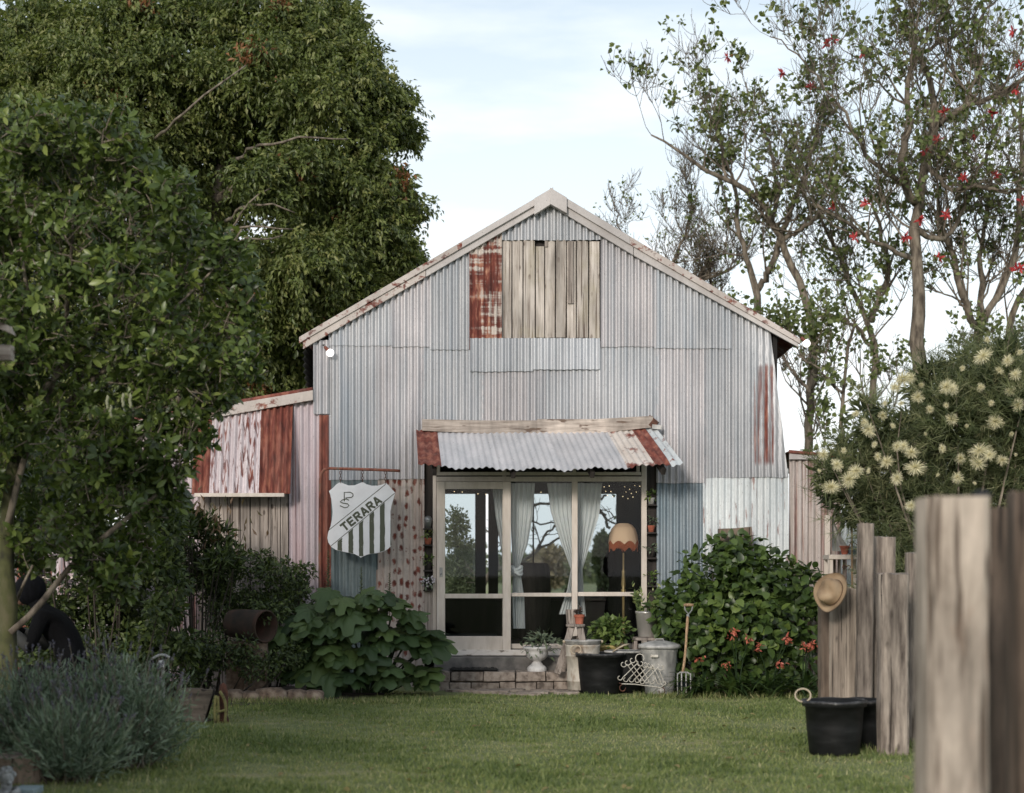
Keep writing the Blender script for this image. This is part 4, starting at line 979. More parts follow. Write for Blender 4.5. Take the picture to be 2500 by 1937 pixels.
# wire scroll rack
Yw = -1.55
rk = thing('wire_rack', 'white wire rack of many scrolls standing before the dustbin', 'wire rack', (WX(1575, Yw), Yw, 0))
def scroll(px0, py0, px1, py1, y, r0=.035, r1=.030):
    a = W(px0, py0, y); b = W(px1, py1, y); P = []
    sx = 1 if px1 > px0 else -1
    for t in np.linspace(-4.6, 0, 16): rr = r0 * (.55 + .45 * (t + 4.6) / 4.6); P.append(a + np.array([-sx * r0 + sx * rr * math.cos(t), 0, rr * math.sin(t)]))
    for t in np.linspace(.1, .9, 6): P.append(a + (b - a) * t)
    for t in np.linspace(0, 4.6, 16): rr = r1 * (1 - .45 * t / 4.6); P.append(b + np.array([sx * r1 - sx * rr * math.cos(t), 0, -rr * math.sin(t)]))
    return MB().tube(P, .0052, 6)
for i, (a, b, c, d) in enumerate(((1556, 1620, 1520, 1655), (1568, 1624, 1534, 1659), (1582, 1628, 1548, 1660), (1596, 1626, 1562, 1661), (1606, 1630, 1574, 1664), (1540, 1618, 1572, 1662), (1552, 1612, 1586, 1664), (1586, 1622, 1604, 1665), (1594, 1624, 1614, 1668), (1606, 1628, 1622, 1670), (1530, 1622, 1558, 1658))):
    obj('scroll', scroll(a, b, c, d, Yw + .02 * (i % 4)), MAT['wire'], rk, smooth=True)
obj('crest', MB().tube([W(1562, 1612, Yw) + np.array([.046 * math.cos(t), 0, .046 * math.sin(t) + .02]) for t in np.linspace(-.6, 4.4, 18)], .0055, 6), MAT['wire'], rk, smooth=True)
obj('base_rail', MB().tube([W(1518, 1670, Yw + .02), W(1550, 1671, Yw + .02), W(1590, 1676, Yw + .02), W(1618, 1680, Yw + .02)], .006, 6), MAT['wire'], rk)
for x, s_ in ((1520, -1), (1616, 1)):
    P = [W(x, 1672 + (7 if s_ > 0 else 0), Yw) + np.array([s_ * .035 * math.sin(t) * .9, 0, -.035 + .035 * math.cos(t)]) for t in np.linspace(0, 4.8, 16)]
    obj('foot', MB().tube(P, .0055, 6), MAT['iron'], rk, smooth=True)
obj('side_rail', MB().tube([W(1518, 1670, Yw + .02), W(1512, 1668, Yw + .18)], .0055, 6), MAT['iron'], rk)
obj('side_rail', MB().tube([W(1618, 1680, Yw + .02), W(1622, 1674, Yw + .18)], .0055, 6), MAT['iron'], rk)

# garden fork leaning on the bush
fk = thing('garden_fork', 'old garden fork with wooden shaft leaning against the hydrangea', 'garden fork', (WX(1671, -1.65), -1.65, 0))
p0, p1 = W(1667, 1642, -1.58), W(1681, 1503, -1.36)
obj('shaft', MB().tube([p0 + (p1 - p0) * t + np.array([.006 * math.sin(t * 5), 0, 0]) for t in np.linspace(0, 1, 8)], [.017, .015, .014, .014, .014, .015, .016, .016], 10), MAT['handle_wood'], fk, smooth=True)
gy = -1.36
obj('yoke', MB().tube([W(1671, 1478, gy), W(1673, 1490, gy), W(1681, 1500, gy), W(1681, 1506, gy)], .0085, 7), MAT['steel'], fk); obj('yoke', MB().tube([W(1691, 1478, gy), W(1689, 1490, gy), W(1681, 1500, gy - .006)], .0085, 7), MAT['steel'], fk)
obj('grip', MB().tube([W(1669, 1478, gy), W(1681, 1477, gy), W(1693, 1478, gy)], [.016, .018, .016], 10), MAT['handle_wood'], fk, smooth=True)
obj('ferrule', MB().tube([W(1680, 1508, gy - .002), W(1679, 1500, gy)], .019, 10), MAT['steel'], fk)
obj('head_bar', MB().tube([W(1654, 1647, -1.6), W(1660, 1642, -1.59), W(1678, 1642, -1.59), W(1686, 1647, -1.6)], .009, 7), MAT['zinc'], fk)
for x in (1654, 1664, 1675, 1686):
    obj('tine', MB().tube([W(x, 1644, -1.6), W(x, 1668, -1.64), W(x + .5, 1701, -1.65)], [.0075, .007, .004], 6), MAT['zinc'], fk)

# little pots on the narrow shelves either side of the glazing
def wallpot(px, py, kind, label, r=.042, h=.075):
    Y = -.03; c0 = np.array([WX(px, Y), Y, WZ(py, Y) + .003])
    t = thing('shelf_pot', label, 'pot', tuple(c0), 'little pots on the shelves beside the glazing')
    mt = {'zinc': MAT['zinc'], 'terra': MAT['terracotta'], 'glass': MAT['steel'], 'dark': MAT['dark_wood']}[kind]
    obj('pot', vessel([(0, .004), (r * .72, 0), (r, h), (r * 1.06, h), (r * .9, h - .008)], tuple(c0), 18), mt, t, smooth=True, solid=.003)
    return t, c0 + np.array([0, 0, h])
for (x, y, kd, lb, lf, n) in ((1590, 1232, 'zinc', 'zinc pot with green sprig on the top right shelf', 'leaf_pot', 30), (1590, 1300, 'terra', 'pot with white plant tags on the second right shelf', 'leaf_grey', 26), (1590, 1362, 'dark', 'pot with a drooping pale plant on the third right shelf', 'leaf_grey', 30), (1590, 1430, 'dark', 'pot with a wiry sprig on the lowest right shelf', 'leaf_pot', 34),
                            (1045, 1330, 'terra', 'small terracotta pot with yellow green leaves on the left shelves', 'leaf_succ', 36), (1045, 1392, 'dark', 'pot with trailing brown green leaves on the left shelves', 'leaf_pot', 44), (1045, 1290, 'glass', 'round silvery ball jar on the top left shelf', None, 0)):
    t, c0 = wallpot(x, y, kd, lb)
    if lf: obj('foliage', tuft(c0 + np.array([0, 0, .03]), .07, n, .055, tmpl_leaf(.4, n=3), .3), MAT[lf], t)
    else: obj('ball', MB().ball(tuple(c0 + np.array([0, 0, .02])), .048, 14, 10), MAT['steel'], t, smooth=True)
t, c0 = wallpot(1045, 1440, 'dark', 'dark pot of white flowers at the left edge of the door', .05, .08)
obj('foliage', tuft(c0 + np.array([0, -.02, .01]), .08, 40, .05, tmpl_leaf(.5, n=3), .1), MAT['leaf_grey'], t)
fw = MB()
for i in range(34):
    d = unit(rng.normal(size=3)); d[1] = -abs(d[1]); fw.ball(tuple(c0 + np.array([0, -.02, .03]) + d * .085 * rng.uniform(.6, 1.1)), .011, 6, 4)
obj('flowers', fw, MAT['white_flower'], t, smooth=True)
# ------------------------------------------------------------------ vegetation
MAT['bark_grey'] = mixed('grey brown bark', [lin(72, 64, 56), lin(112, 102, 90), lin(140, 130, 116)], (14, 14, 4), .92, 0, .6, rand=.08)
MAT['bark_dark'] = mixed('dark bark', [lin(40, 35, 30), lin(72, 64, 56)], (14, 14, 4), .92, 0, .6, rand=.08)
MAT['bark_moss'] = mixed('mossy bark', [lin(48, 48, 34), lin(76, 78, 46), lin(92, 88, 64)], (9, 9, 5), .95, 0, .6, rand=.05)

def polyline(pts, n):
    p = np.array(pts, float); d = np.r_[0, np.cumsum(np.linalg.norm(np.diff(p, axis=0), axis=1))]
    t = np.linspace(0, d[-1], n); out = np.stack([np.interp(t, d, p[:, i]) for i in range(3)], 1)
    for _ in range(2): out[1:-1] = (out[:-2] + 2 * out[1:-1] + out[2:]) / 4
    return out
def sprout(mb, tips, start, d, L, r, depth, up, g, kids=(3, 5), spread=.8, wig=.16):
    n = 6; P = [start]; dd = d.copy()
    for i in range(n - 1):
        dd = unit(dd + g.normal(0, wig, 3) + np.array([0, 0, up * .18])); P.append(P[-1] + dd * L / (n - 1))
    P = np.array(P); mb.tube(P, np.linspace(r, max(r * .35, .0035), n), 5 if r > .015 else 3, cap=False)
    if depth == 0:
        tips.append((P[-1], dd)); tips.append((P[-3], dd)); return
    for _ in range(g.integers(*kids)):
        k = g.integers(2, n); b = unit(dd + g.normal(0, spread, 3) * np.array([1, .8, .8]) + np.array([0, 0, up * .35]))
        sprout(mb, tips, P[k], b, L * g.uniform(.5, .75), max(r * .55, .0055), depth - 1, up, g, kids, spread, wig)
    tips.append((P[-1], dd))

# ---- tall sparse trees with red flowers behind the shed on the right
MAT['coral_leaf'] = leafm('sparse tree leaf', [lin(70, 82, 50), lin(106, 118, 72), lin(136, 144, 96)], rough=.5, trans=.35)
MAT['coral_flower'] = leafm('red tree flower', [lin(150, 44, 50), lin(190, 70, 70)], trans=.05)
def coral(label, limbs, seed, Y, nsp, L=(1.0, 1.9), leaves=3, depth=2, flowers=(), up=.8, lsize=.095, z0=None, kids=(4, 7), lim_leaf=1.0):
    """limbs: lists of (px, py, radius px, depth offset)"""
    g = np.random.default_rng(seed); trunk = MB(); tw = MB(); tips = []
    base = W(limbs[0][0][0], 1690, Y); base[2] = 0
    t = thing('coral_tree', label, 'tree', tuple(base), 'red flowered trees behind the shed')
    for li, lb in enumerate(limbs):
        pts = [W(a[0], a[1], Y + a[3]) for a in lb]; rad = [a[2] * .66 / S(Y) for a in lb]
        if li == 0: pts.insert(0, np.array([pts[0][0], pts[0][1], 0.0])); rad.insert(0, rad[0] * 1.2)
        m = 8 + 2 * len(pts); p = polyline(pts, m); d0 = np.linspace(0, 1, len(rad)); r = np.interp(np.linspace(0, 1, m), d0, rad)
        p[1:-1] += g.normal(0, .02, (m - 2, 3))
        trunk.tube(p, r, 8)
        k = nsp if isinstance(nsp, int) else nsp[li]
        for _ in range(k):
            i = g.integers(m // 3 if li == 0 else 2, m); tdir = unit(p[min(i + 1, m - 1)] - p[i - 1])
            d = unit(tdir * .6 + g.normal(0, .65, 3) * np.array([1, .8, .6]) + np.array([0, 0, .45 * up]))
            sprout(tw, tips, p[i], d, g.uniform(*L), min(r[i] * .5, .022), depth, up, g, kids)
    obj('trunk', trunk, MAT['bark_grey'], t, smooth=True); obj('branches', tw, MAT['bark_grey'], t, smooth=True)
    P = np.array([a for a, b in tips]); D = np.array([b for a, b in tips])
    keep = g.random(len(P)) < lim_leaf; P, D = P[keep], D[keep]
    n = len(P) * leaves; k = np.repeat(np.arange(len(P)), leaves)
    pos = P[k] + g.normal(0, .05, (n, 3)); dirs = unit(D[k] * .3 + g.normal(0, .8, (n, 3)) + np.array([0, 0, -.3]))
    obj('crown', inst(tmpl_leaf(.75, n=3), pos, dirs, unit(g.normal(0, .7, (n, 3)) + np.array([0, -.3, .8])), lsize * g.uniform(.6, 1.2, n)), MAT['coral_leaf'], t)
    fm = MB()
    if flowers:
        TVf = tmpl_leaf(.35, n=3)
        v, f, tt = inst(TVf, np.zeros((14, 3)), unit(g.normal(0, 1, (14, 3)) + np.array([0, 0, .3])), g.normal(0, 1, (14, 3)), .11)
        me = _mesh('flower', v, f, tt); me.materials.append(MAT['coral_flower'])
        for (fx, fy) in flowers:
            o = bpy.data.objects.new('flower', me); COL.objects.link(o); o.parent = t
            o.location = W(fx, fy, Y - .6) - ORG[t.name]; o.rotation_euler = g.uniform(0, 6, 3)
    return t
coral('leaning forked tree with a long limb reaching left over the roof', [
    [(1972, 1150, 20, 0), (1976, 1000, 19, 0), (1985, 850, 18, 0), (1984, 775, 17, 0), (1958, 700, 16, 0), (1920, 625, 16, 0), (1903, 586, 17, 0), (1884, 552, 15, -.2), (1865, 487, 14, -.3), (1815, 460, 12, -.4), (1775, 440, 11, -.5), (1704, 411, 9, -.7), (1655, 362, 6, -.8), (1590, 330, 3, -.9)],
    [(1903, 586, 12, 0), (1930, 520, 10, .3), (1960, 440, 8, .5), (1990, 330, 5, .7), (2010, 240, 3, .8)],
    [(1884, 552, 9, 0), (1900, 470, 8, .3), (1890, 380, 6, .5), (1850, 280, 4, .6), (1820, 200, 2.5, .7)],
    [(1846, 900, 16, .4), (1846, 766, 15, .4), (1850, 709, 14, .4), (1825, 640, 11, .3), (1799, 562, 9, .3), (1800, 473, 7, .4), (1770, 380, 4, .5)],
    [(1850, 709, 12, .4), (1884, 652, 12, .2), (1903, 586, 12, 0)],
    [(1903, 586, 9, 0), (1960, 560, 8, -.3), (2000, 520, 7, -.5), (2040, 505, 4, -.6)],
    [(1775, 440, 6, -.5), (1760, 360, 5, -.4), (1740, 280, 3, -.2), (1700, 250, 2, 0)]],
    11, 9.5, [20, 9, 10, 8, 3, 7, 9], flowers=[(1777, 140), (1910, 178), (1980, 212)], leaves=9, lim_leaf=.11, L=(.5, 1.1))
coral('tallest thick trunked tree with red flowers at the right', [
    [(2240, 1150, 34, 0), (2245, 893, 33, 0), (2242, 756, 31, 0), (2233, 614, 29, 0), (2238, 496, 27, 0), (2261, 402, 22, 0), (2290, 307, 19, .1), (2275, 213, 16, .1), (2252, 128, 13, .2), (2200, 61, 9, .3), (2170, -40, 6, .4), (2150, -140, 3, .5)],
    [(2238, 496, 17, 0), (2200, 449, 15, -.2), (2200, 378, 13, -.3), (2219, 321, 10, -.3), (2215, 200, 7, -.3), (2230, 90, 4, -.3), (2260, -20, 3, -.2)],
    [(2290, 307, 13, .1), (2346, 260, 11, -.1), (2441, 236, 9, -.3), (2500, 190, 7, -.5), (2570, 120, 4, -.6)],
    [(2261, 402, 10, 0), (2320, 470, 8, -.3), (2390, 450, 8, -.5), (2460, 470, 6, -.7), (2540, 450, 4, -.8)],
    [(2200, 449, 9, -.2), (2130, 400, 8, -.5), (2080, 310, 6, -.7), (2010, 210, 4, -.8), (1930, 110, 3, -.9), (1880, 90, 2, -.9)],
    [(2235, 560, 12, 0), (2300, 600, 9, .3), (2350, 520, 8, .5), (2400, 380, 6, .7), (2440, 300, 3, .8)],
    [(2252, 128, 8, .2), (2330, 90, 7, .4), (2400, 40, 5, .5), (2460, -30, 3, .6)],
    [(2236, 640, 10, 0), (2150, 600, 8, -.3), (2060, 540, 7, -.4), (1995, 500, 5, -.5)]],
    23, 8.0, [16, 13, 13, 10, 15, 10, 10, 9], flowers=[(2018, 108), (2035, 97), (2107, 130), (2306, 273), (2422, 277), (2381, 330), (2290, 340), (2260, 367), (2353, 433), (2245, 538), (2310, 524), (2087, 581), (2293, 630), (2212, 578), (2430, 428), (2473, 77), (2478, 220), (2490, 160), (2115, 497), (2037, 505), (2490, 655), (2495, 490)], leaves=9, lim_leaf=.13, L=(.7, 1.5))
coral('slender curving tree leaning left between the forked and the tall tree', [
    [(2132, 1150, 18, 0), (2129, 985, 17, 0), (2134, 860, 16, 0), (2128, 785, 15, 0), (2077, 700, 13, 0), (2039, 633, 11, 0), (2034, 567, 9, -.1), (1992, 510, 7, -.2), (1945, 454, 5, -.3), (1925, 380, 3, -.3)],
    [(2128, 785, 13, 0), (2152, 709, 12, .2), (2175, 660, 9, .3), (2150, 560, 7, .4), (2120, 470, 4, .5)],
    [(2134, 860, 9, 0), (2100, 800, 7, -.4), (2050, 770, 6, -.6), (1990, 775, 4, -.8)]],
    37, 10.5, [13, 10, 9], flowers=[], leaves=9, lim_leaf=.15, L=(.7, 1.4))
coral('many stemmed tree at the right edge of the picture', [
    [(2384, 1150, 20, 0), (2388, 900, 19, 0), (2384, 775, 17, 0), (2441, 723, 15, 0), (2479, 652, 13, 0), (2486, 560, 12, 0), (2488, 473, 11, 0), (2500, 350, 8, 0), (2480, 200, 4, 0)],
    [(2384, 800, 14, 0), (2351, 737, 13, -.2), (2318, 595, 11, -.3), (2290, 530, 7, -.3), (2300, 420, 4, -.3)],
    [(2384, 840, 13, 0), (2400, 720, 12, .4), (2390, 600, 9, .5), (2420, 480, 6, .6), (2410, 380, 3, .6)],
    [(2450, 1150, 17, .5), (2455, 900, 16, .5), (2470, 760, 13, .5), (2540, 640, 9, .5)]],
    41, 9.0, [16, 14, 14, 10], flowers=[(2478, 655)], leaves=9, lim_leaf=.15, L=(.7, 1.5))
coral('fine twiggy half bare tree rising behind the right roof slope', [
    [(1570, 800, 9, 0), (1560, 680, 8, 0), (1520, 620, 4, 0), (1475, 580, 3, 0), (1430, 530, 1.5, 0)],
    [(1545, 650, 4, 0), (1520, 580, 3, .2), (1500, 500, 2, .2)],
    [(1570, 800, 8, 0), (1620, 690, 7, .3), (1660, 600, 6, .3), (1700, 500, 4, .3), (1660, 460, 2.5, .3)],
    [(1600, 740, 8, .3), (1690, 690, 7, .3), (1780, 660, 6, .3)],
    [(1660, 1000, 14, .5), (1700, 800, 11, .5), (1740, 720, 8, .5), (1730, 620, 5, .5)]],
    53, 12.0, [8, 6, 22, 22, 22], leaves=4, lim_leaf=.06, L=(.4, .85), lsize=.06, kids=(5, 8))
# undergrowth saplings beside the shed wall
coral('thin straight sapling close behind the right corner of the shed', [[(2060, 1150, 9, 0), (2052, 1000, 8, 0), (2068, 880, 7, 0), (2085, 800, 5, 0)], [(2055, 960, 5, 0), (2000, 900, 4, -.2), (1950, 870, 3, -.3)], [(1975, 960, 7, 0), (1930, 900, 6, -.2), (1905, 860, 4, -.2)]], 61, 7.0, [16, 10, 8], leaves=5, L=(.5, 1.0), depth=1)

# bare-limbed tree in the paddock, seen through the shed
coral('dark crooked bare tree in the paddock seen through the shed windows', [
    [(1180, 1400, 12, 0), (1270, 1375, 9, 0), (1310, 1345, 7, 0), (1345, 1322, 5, 0), (1400, 1300, 3, 0)],
    [(1215, 1392, 10, 0), (1200, 1300, 8, 0), (1260, 1240, 7, 0), (1340, 1225, 5, 0), (1420, 1230, 4, 0)],
    [(1310, 1345, 5, 0), (1340, 1290, 4, 0), (1400, 1278, 3, 0)], [(1270, 1280, 4, 0), (1330, 1276, 3, 0), (1400, 1275, 2, 0)],
    [(1420, 1230, 5, 0), (1470, 1250, 6, 0), (1490, 1290, 6, 0)], [(1440, 1240, 5, 0), (1480, 1210, 4, 0)]], 71, 12.5, [6, 8, 6, 6, 6, 4], leaves=1, lim_leaf=.12, L=(.3, .6), depth=1, up=.1)
def far_tree(label, px, py_top, wpx, Y, mat, seed, n=2500, trunkr=.2):
    g = np.random.default_rng(seed); cx = WX(px, Y); top = WZ(py_top, Y); rx_ = wpx / 2 / S(Y)
    t = thing('paddock_tree', label, 'tree', (cx, Y, 0), 'trees across the paddock')
    obj('trunk', MB().tube([(cx, Y, 0), (cx + .1, Y, top * .35), (cx, Y, top * .7)], [trunkr, trunkr * .8, trunkr * .3], 7), MAT['bark_dark'], t)
    bl = [(cx + g.normal(0, rx_ * .4), Y + g.normal(0, rx_ * .4), top * g.uniform(.3, .85), rx_ * g.uniform(.3, .5), rx_ * g.uniform(.3, .5), top * .16) for _ in range(14)]
    P, d, k = in_blobs(bl, n, .3)
    P[:, 2] = np.minimum(P[:, 2], top)
    obj('crown', inst(tmpl_diamond(.6), P, unit(d + g.normal(0, .6, d.shape)), unit(d + g.normal(0, .6, d.shape)), .1 * Y / 20 * g.uniform(.7, 1.4, n)), mat, t)
MAT['leaf_far_brown'] = leafm('far brown crown', [lin(120, 108, 88), lin(148, 134, 108)]); MAT['leaf_far'] = leafm('far green crown', [lin(84, 94, 68), lin(118, 124, 92)])
far_tree('round brownish tree far across the paddock', 1330, 1326, 120, 60, MAT['leaf_far_brown'], 1); far_tree('dark green tree at the right of the paddock view', 1463, 1290, 60, 34, MAT['leaf_far'], 2, 3500)
far_tree('pale hazy green tree behind the brown tree', 1385, 1352, 70, 75, MAT['leaf_far'], 3); far_tree('low green tree at the far end of the paddock', 1270, 1362, 110, 90, MAT['leaf_far'], 4)
far_tree('leafy tree close behind the left rear opening', 1115, 1215, 130, 14, MAT['leaf_far'], 6, 6000, .1)
P, d, k = in_blobs([(x, 150 + 6 * math.sin(x), 1.2, 7, 4, 2.2 + .8 * math.sin(x * .7)) for x in range(-90, 91, 6)], 9000, .3)
P[:, 2] = np.abs(P[:, 2])
solo('tree_line', inst(tmpl_diamond(.7), P, unit(d + rng.normal(0, .5, d.shape)), d, 1.0), MAT['leaf_far'], 'far belt of trees along the paddock horizon', 'trees', kind='stuff')

# ---- the great dense tree behind the shed at the left
MAT['leaf_big'] = leafm('glossy mid green leaf', [lin(56, 68, 38), lin(90, 103, 55), lin(114, 124, 70), lin(134, 136, 86)], rough=.4, trans=.28)
MAT['leaf_rusty'] = leafm('browning leaf', [lin(110, 72, 48), lin(146, 104, 68)], trans=.2)
YT = 9.5
bt = thing('dense_tree', 'huge dense evergreen tree rising behind the shed at the left', 'tree', (WX(420, YT), YT, 0))
g = np.random.default_rng(5); tr = MB()
limbs = [[(430, 1690, 55), (440, 1100, 48), (470, 800, 38), (500, 600, 28), (540, 400, 18), (600, 200, 9)], [(450, 900, 26), (360, 640, 20), (300, 420, 14), (230, 200, 8), (200, 60, 4)], [(480, 740, 20), (620, 640, 14), (760, 600, 8), (900, 600, 4)], [(520, 500, 16), (660, 400, 10), (800, 340, 6), (930, 300, 3)],
         [(330, 520, 14), (420, 300, 10), (560, 200, 6), (680, 120, 3)], [(440, 1000, 20), (600, 900, 14), (760, 820, 7), (900, 760, 3)], [(300, 420, 10), (120, 300, 8), (60, 150, 6), (40, 20, 4)], [(60, 600, 10), (80, 300, 9), (110, 100, 6)]]
for lb in limbs:
    p = polyline([W(a, b, YT + (0 if i == 0 else g.normal(0, .5))) for i, (a, b, c) in enumerate(lb)], 16)
    tr.tube(p, np.interp(np.linspace(0, 1, 16), np.linspace(0, 1, len(lb)), [c / S(YT) for a, b, c in lb]), 8)
for (x0, y0, x1, y1, x2, y2) in ((425, 300, 500, 240, 600, 160), (560, 560, 610, 500, 660, 460), (560, 560, 620, 555, 715, 560), (600, 500, 680, 500, 720, 520), (640, 350, 760, 345, 850, 340), (570, 590, 640, 590, 690, 575)):
    pl_ = polyline([W(x0 - (x1 - x0) * .6, y0 + 40, YT - 1.6), W(x0, y0, YT - 2.9), W(x1, y1 - 6, YT - 3.1), W(x2, y2, YT - 2.9)], 12); pl_[1:-1] += g.normal(0, .02, (10, 3)); tr.tube(pl_, np.linspace(.034, .010, 12), 6)
obj('trunk', tr, MAT['bark_grey'], bt, smooth=True)
# clumps: (px, py, radius px, depth from the tree's middle)
CL = [(820, 60, 75, 0), (770, 130, 95, -1), (860, 170, 70, -.5), (900, 230, 80, -1), (960, 270, 62, -.5), (985, 330, 40, 0), (890, 330, 60, -1.2), (700, 60, 90, -.8), (640, 170, 95, -1.6), (760, 250, 90, -1.8),
      (560, 60, 90, -.6), (480, 40, 80, 0), (390, 60, 85, -.5), (280, 50, 90, -.8), (170, 90, 90, -.4), (60, 60, 100, 0), (90, 190, 110, -1), (240, 200, 95, -1.5), (370, 190, 90, -1.2), (520, 190, 80, -1),
      (660, 300, 60, .8), (560, 330, 90, .5), (430, 330, 95, -.5), (300, 330, 110, -1.2), (160, 320, 110, -1.5), (40, 330, 100, -1), (700, 420, 80, -2.2), (640, 450, 70, -2.6), (800, 430, 80, -1.5), (890, 440, 75, -1), (950, 470, 70, -.6),
      (980, 530, 52, -.4), (900, 540, 80, -1.2), (960, 600, 60, -.4), (1000, 640, 35, .2), (820, 560, 80, -1.0), (760, 620, 85, -2.2), (690, 640, 75, -2.6), (840, 680, 85, -1), (930, 690, 60, -.2), (760, 740, 90, -1.4), (650, 740, 90, -1.8),
      (540, 480, 90, .6), (430, 480, 100, -.2), (560, 640, 90, 1.2), (470, 620, 100, 0), (560, 780, 110, 0), (660, 850, 100, -.5), (740, 860, 70, 0), (590, 920, 90, -.3), (480, 860, 110, -.5), (380, 700, 110, 0), (260, 480, 120, 0), (120, 480, 130, 0), (250, 640, 120, .5), (380, 900, 120, 0), (700, 960, 60, .3), (100, 660, 130, .5), (560, 1020, 100, .2), (690, 880, 80, .6), (760, 800, 80, .5), (860, 760, 70, .6), (620, 980, 90, .6), (700, 300, 90, 1.2), (480, 250, 100, 1.2), (600, 420, 100, 1.2), (750, 520, 90, 1.0), (330, 120, 100, 1.0), (180, 200, 110, 1.0), (-30, 180, 100, 0), (-40, 420, 120, 0), (-20, 560, 110, 0), (20, 760, 120, .3), (60, 900, 140, .5), (190, 860, 140, .5), (290, 980, 130, .5), (120, 1050, 140, .5), (20, 1160, 130, .5), (250, 1120, 130, .5)]
parts = []; rust = []; k = S(YT)
for (x, y, r, dy) in CL:
    c0 = W(x, y, YT + dy * .9); rr = r / k
    # each clump is a handful of drooping sprays
    sub = [(c0[0] + g.normal(0, rr * .45), c0[1] + g.normal(0, rr * .5), c0[2] + g.normal(0, rr * .38), rr * g.uniform(.35, .55), rr * g.uniform(.4, .6), rr * g.uniform(.32, .52)) for _ in range(9)]
    m = int(1.7 * r); per = 16; s0 = c0 + g.normal(0, rr * .42, (m, 3)) * np.array([1, 1.1, .85]); sdir = unit((s0 - c0) / rr + g.normal(0, .45, (m, 3)) + np.array([0, -.15, .05]))
    ki = np.repeat(np.arange(m), per); tt = np.tile(np.linspace(0, 1, per), m); sl_ = np.repeat(g.uniform(.35, .75, m) * rr, per)
    sp_ = s0[ki] + sdir[ki] * (tt * sl_)[:, None] + np.array([0, 0, -1.0]) * (tt ** 2 * sl_ * .35)[:, None] + g.normal(0, .03, (m * per, 3))
    parts.append(inst(tmpl_diamond(.42, .10, .18), sp_, unit(sdir[ki] * .6 + g.normal(0, .5, (m * per, 3)) + np.array([0, -.05, -.45])), unit(g.normal(0, .5, (m * per, 3)) + np.array([0, -.45, .7])), g.uniform(.06, .13, m * per), np.clip(np.repeat(g.normal(.52, .22, m), per) + g.normal(0, .1, m * per), 0, 1)))
    n = int(26 * r); P, d, kk = in_blobs(sub, n, .2); P = P + g.normal(0, rr * .08, P.shape)
    dirs = unit(d * .5 + g.normal(0, .45, d.shape) + np.array([0, -.1, -.55])); nn = unit(d * .8 + g.normal(0, .5, d.shape) + np.array([0, -.3, .5]))
    ti = np.clip(g.normal(.45, .22, n) + (g.random() - .5) * .3, 0, 1)
    parts.append(inst(tmpl_diamond(.42, .10, .18), P, dirs, nn, g.uniform(.07, .125, n), ti))
    if g.random() < .3:
        m = 130; P2 = P[g.choice(n, 1)] + g.normal(0, .13, (m, 3)); rust.append(inst(tmpl_diamond(.42), P2, unit(g.normal(0, .5, (m, 3)) + np.array([0, 0, -.7])), g.normal(0, 1, (m, 3)), .12))
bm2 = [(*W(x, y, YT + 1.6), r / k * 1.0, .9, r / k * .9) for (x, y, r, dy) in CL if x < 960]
P, d, kk = in_blobs(bm2, 26000, .1); parts.append(inst(tmpl_diamond(.6), P, unit(d + g.normal(0, .6, d.shape)), unit(g.normal(0, .5, d.shape) + np.array([0, -1, .3])), g.uniform(.14, .22, len(P)), g.random(len(P)) * .5))  # added inner layer closing sky gaps, crown shade put into its darker tint
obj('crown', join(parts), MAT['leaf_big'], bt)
obj('browning_sprays', join(rust), MAT['leaf_rusty'], bt)

# ---- the large leaved shrub in the left foreground
MAT['leaf_shrub'] = leafm('dark shrub leaf', [lin(50, 64, 34), lin(76, 92, 46), lin(104, 120, 60), lin(138, 148, 82)], rough=.36, trans=.25)
MAT['leaf_shrub_one'] = leafm('single shrub leaf', [lin(52, 68, 34), lin(82, 100, 48), lin(126, 138, 70)], 'obj', rough=.36, trans=.25)
YF = -6.6
fs = thing('leafy_shrub', 'tall dark shrub with large whorled leaves filling the left foreground', 'shrub', (WX(15, YF), YF, 0))
st_ = MB(); kf = S(YF)
st_.tube(polyline([np.array([WX(12, YF), YF, 0]), W(18, 1640, YF), W(22, 1500, YF), W(10, 1300, YF), W(40, 1100, YF)], 14), np.linspace(.085, .05, 14) * (1 + .10 * np.sin(np.arange(14) * 2.3)), 12)
obj('trunk', st_, MAT['bark_moss'], fs, smooth=True)
br_ = MB()
for lb in ([(25, 1545, 8), (90, 1500, 8), (120, 1450, 7), (150, 1400, 7), (230, 1330, 6), (330, 1250, 5), (420, 1180, 4), (490, 1080, 3)], [(15, 1300, 9), (60, 1100, 8), (150, 900, 6), (170, 700, 5), (180, 500, 3)], [(40, 1100, 9), (200, 950, 7), (380, 800, 5), (460, 640, 3)], [(60, 1000, 8), (250, 800, 6), (330, 600, 4), (300, 400, 3)],
           [(200, 950, 5), (420, 900, 4), (560, 800, 3), (620, 720, 2)], [(150, 900, 6), (60, 700, 5), (40, 450, 3)], [(380, 800, 4), (540, 640, 3), (590, 560, 2)], [(35, 1480, 5), (60, 1420, 4), (80, 1380, 3)]):
    p = polyline([W(a, b, YF + g.normal(0, .15)) for a, b, c in lb], 14); br_.tube(p, np.interp(np.linspace(0, 1, 14), np.linspace(0, 1, len(lb)), [c / kf for a, b, c in lb]), 7)
obj('branches', br_, MAT['bark_grey'], fs, smooth=True)
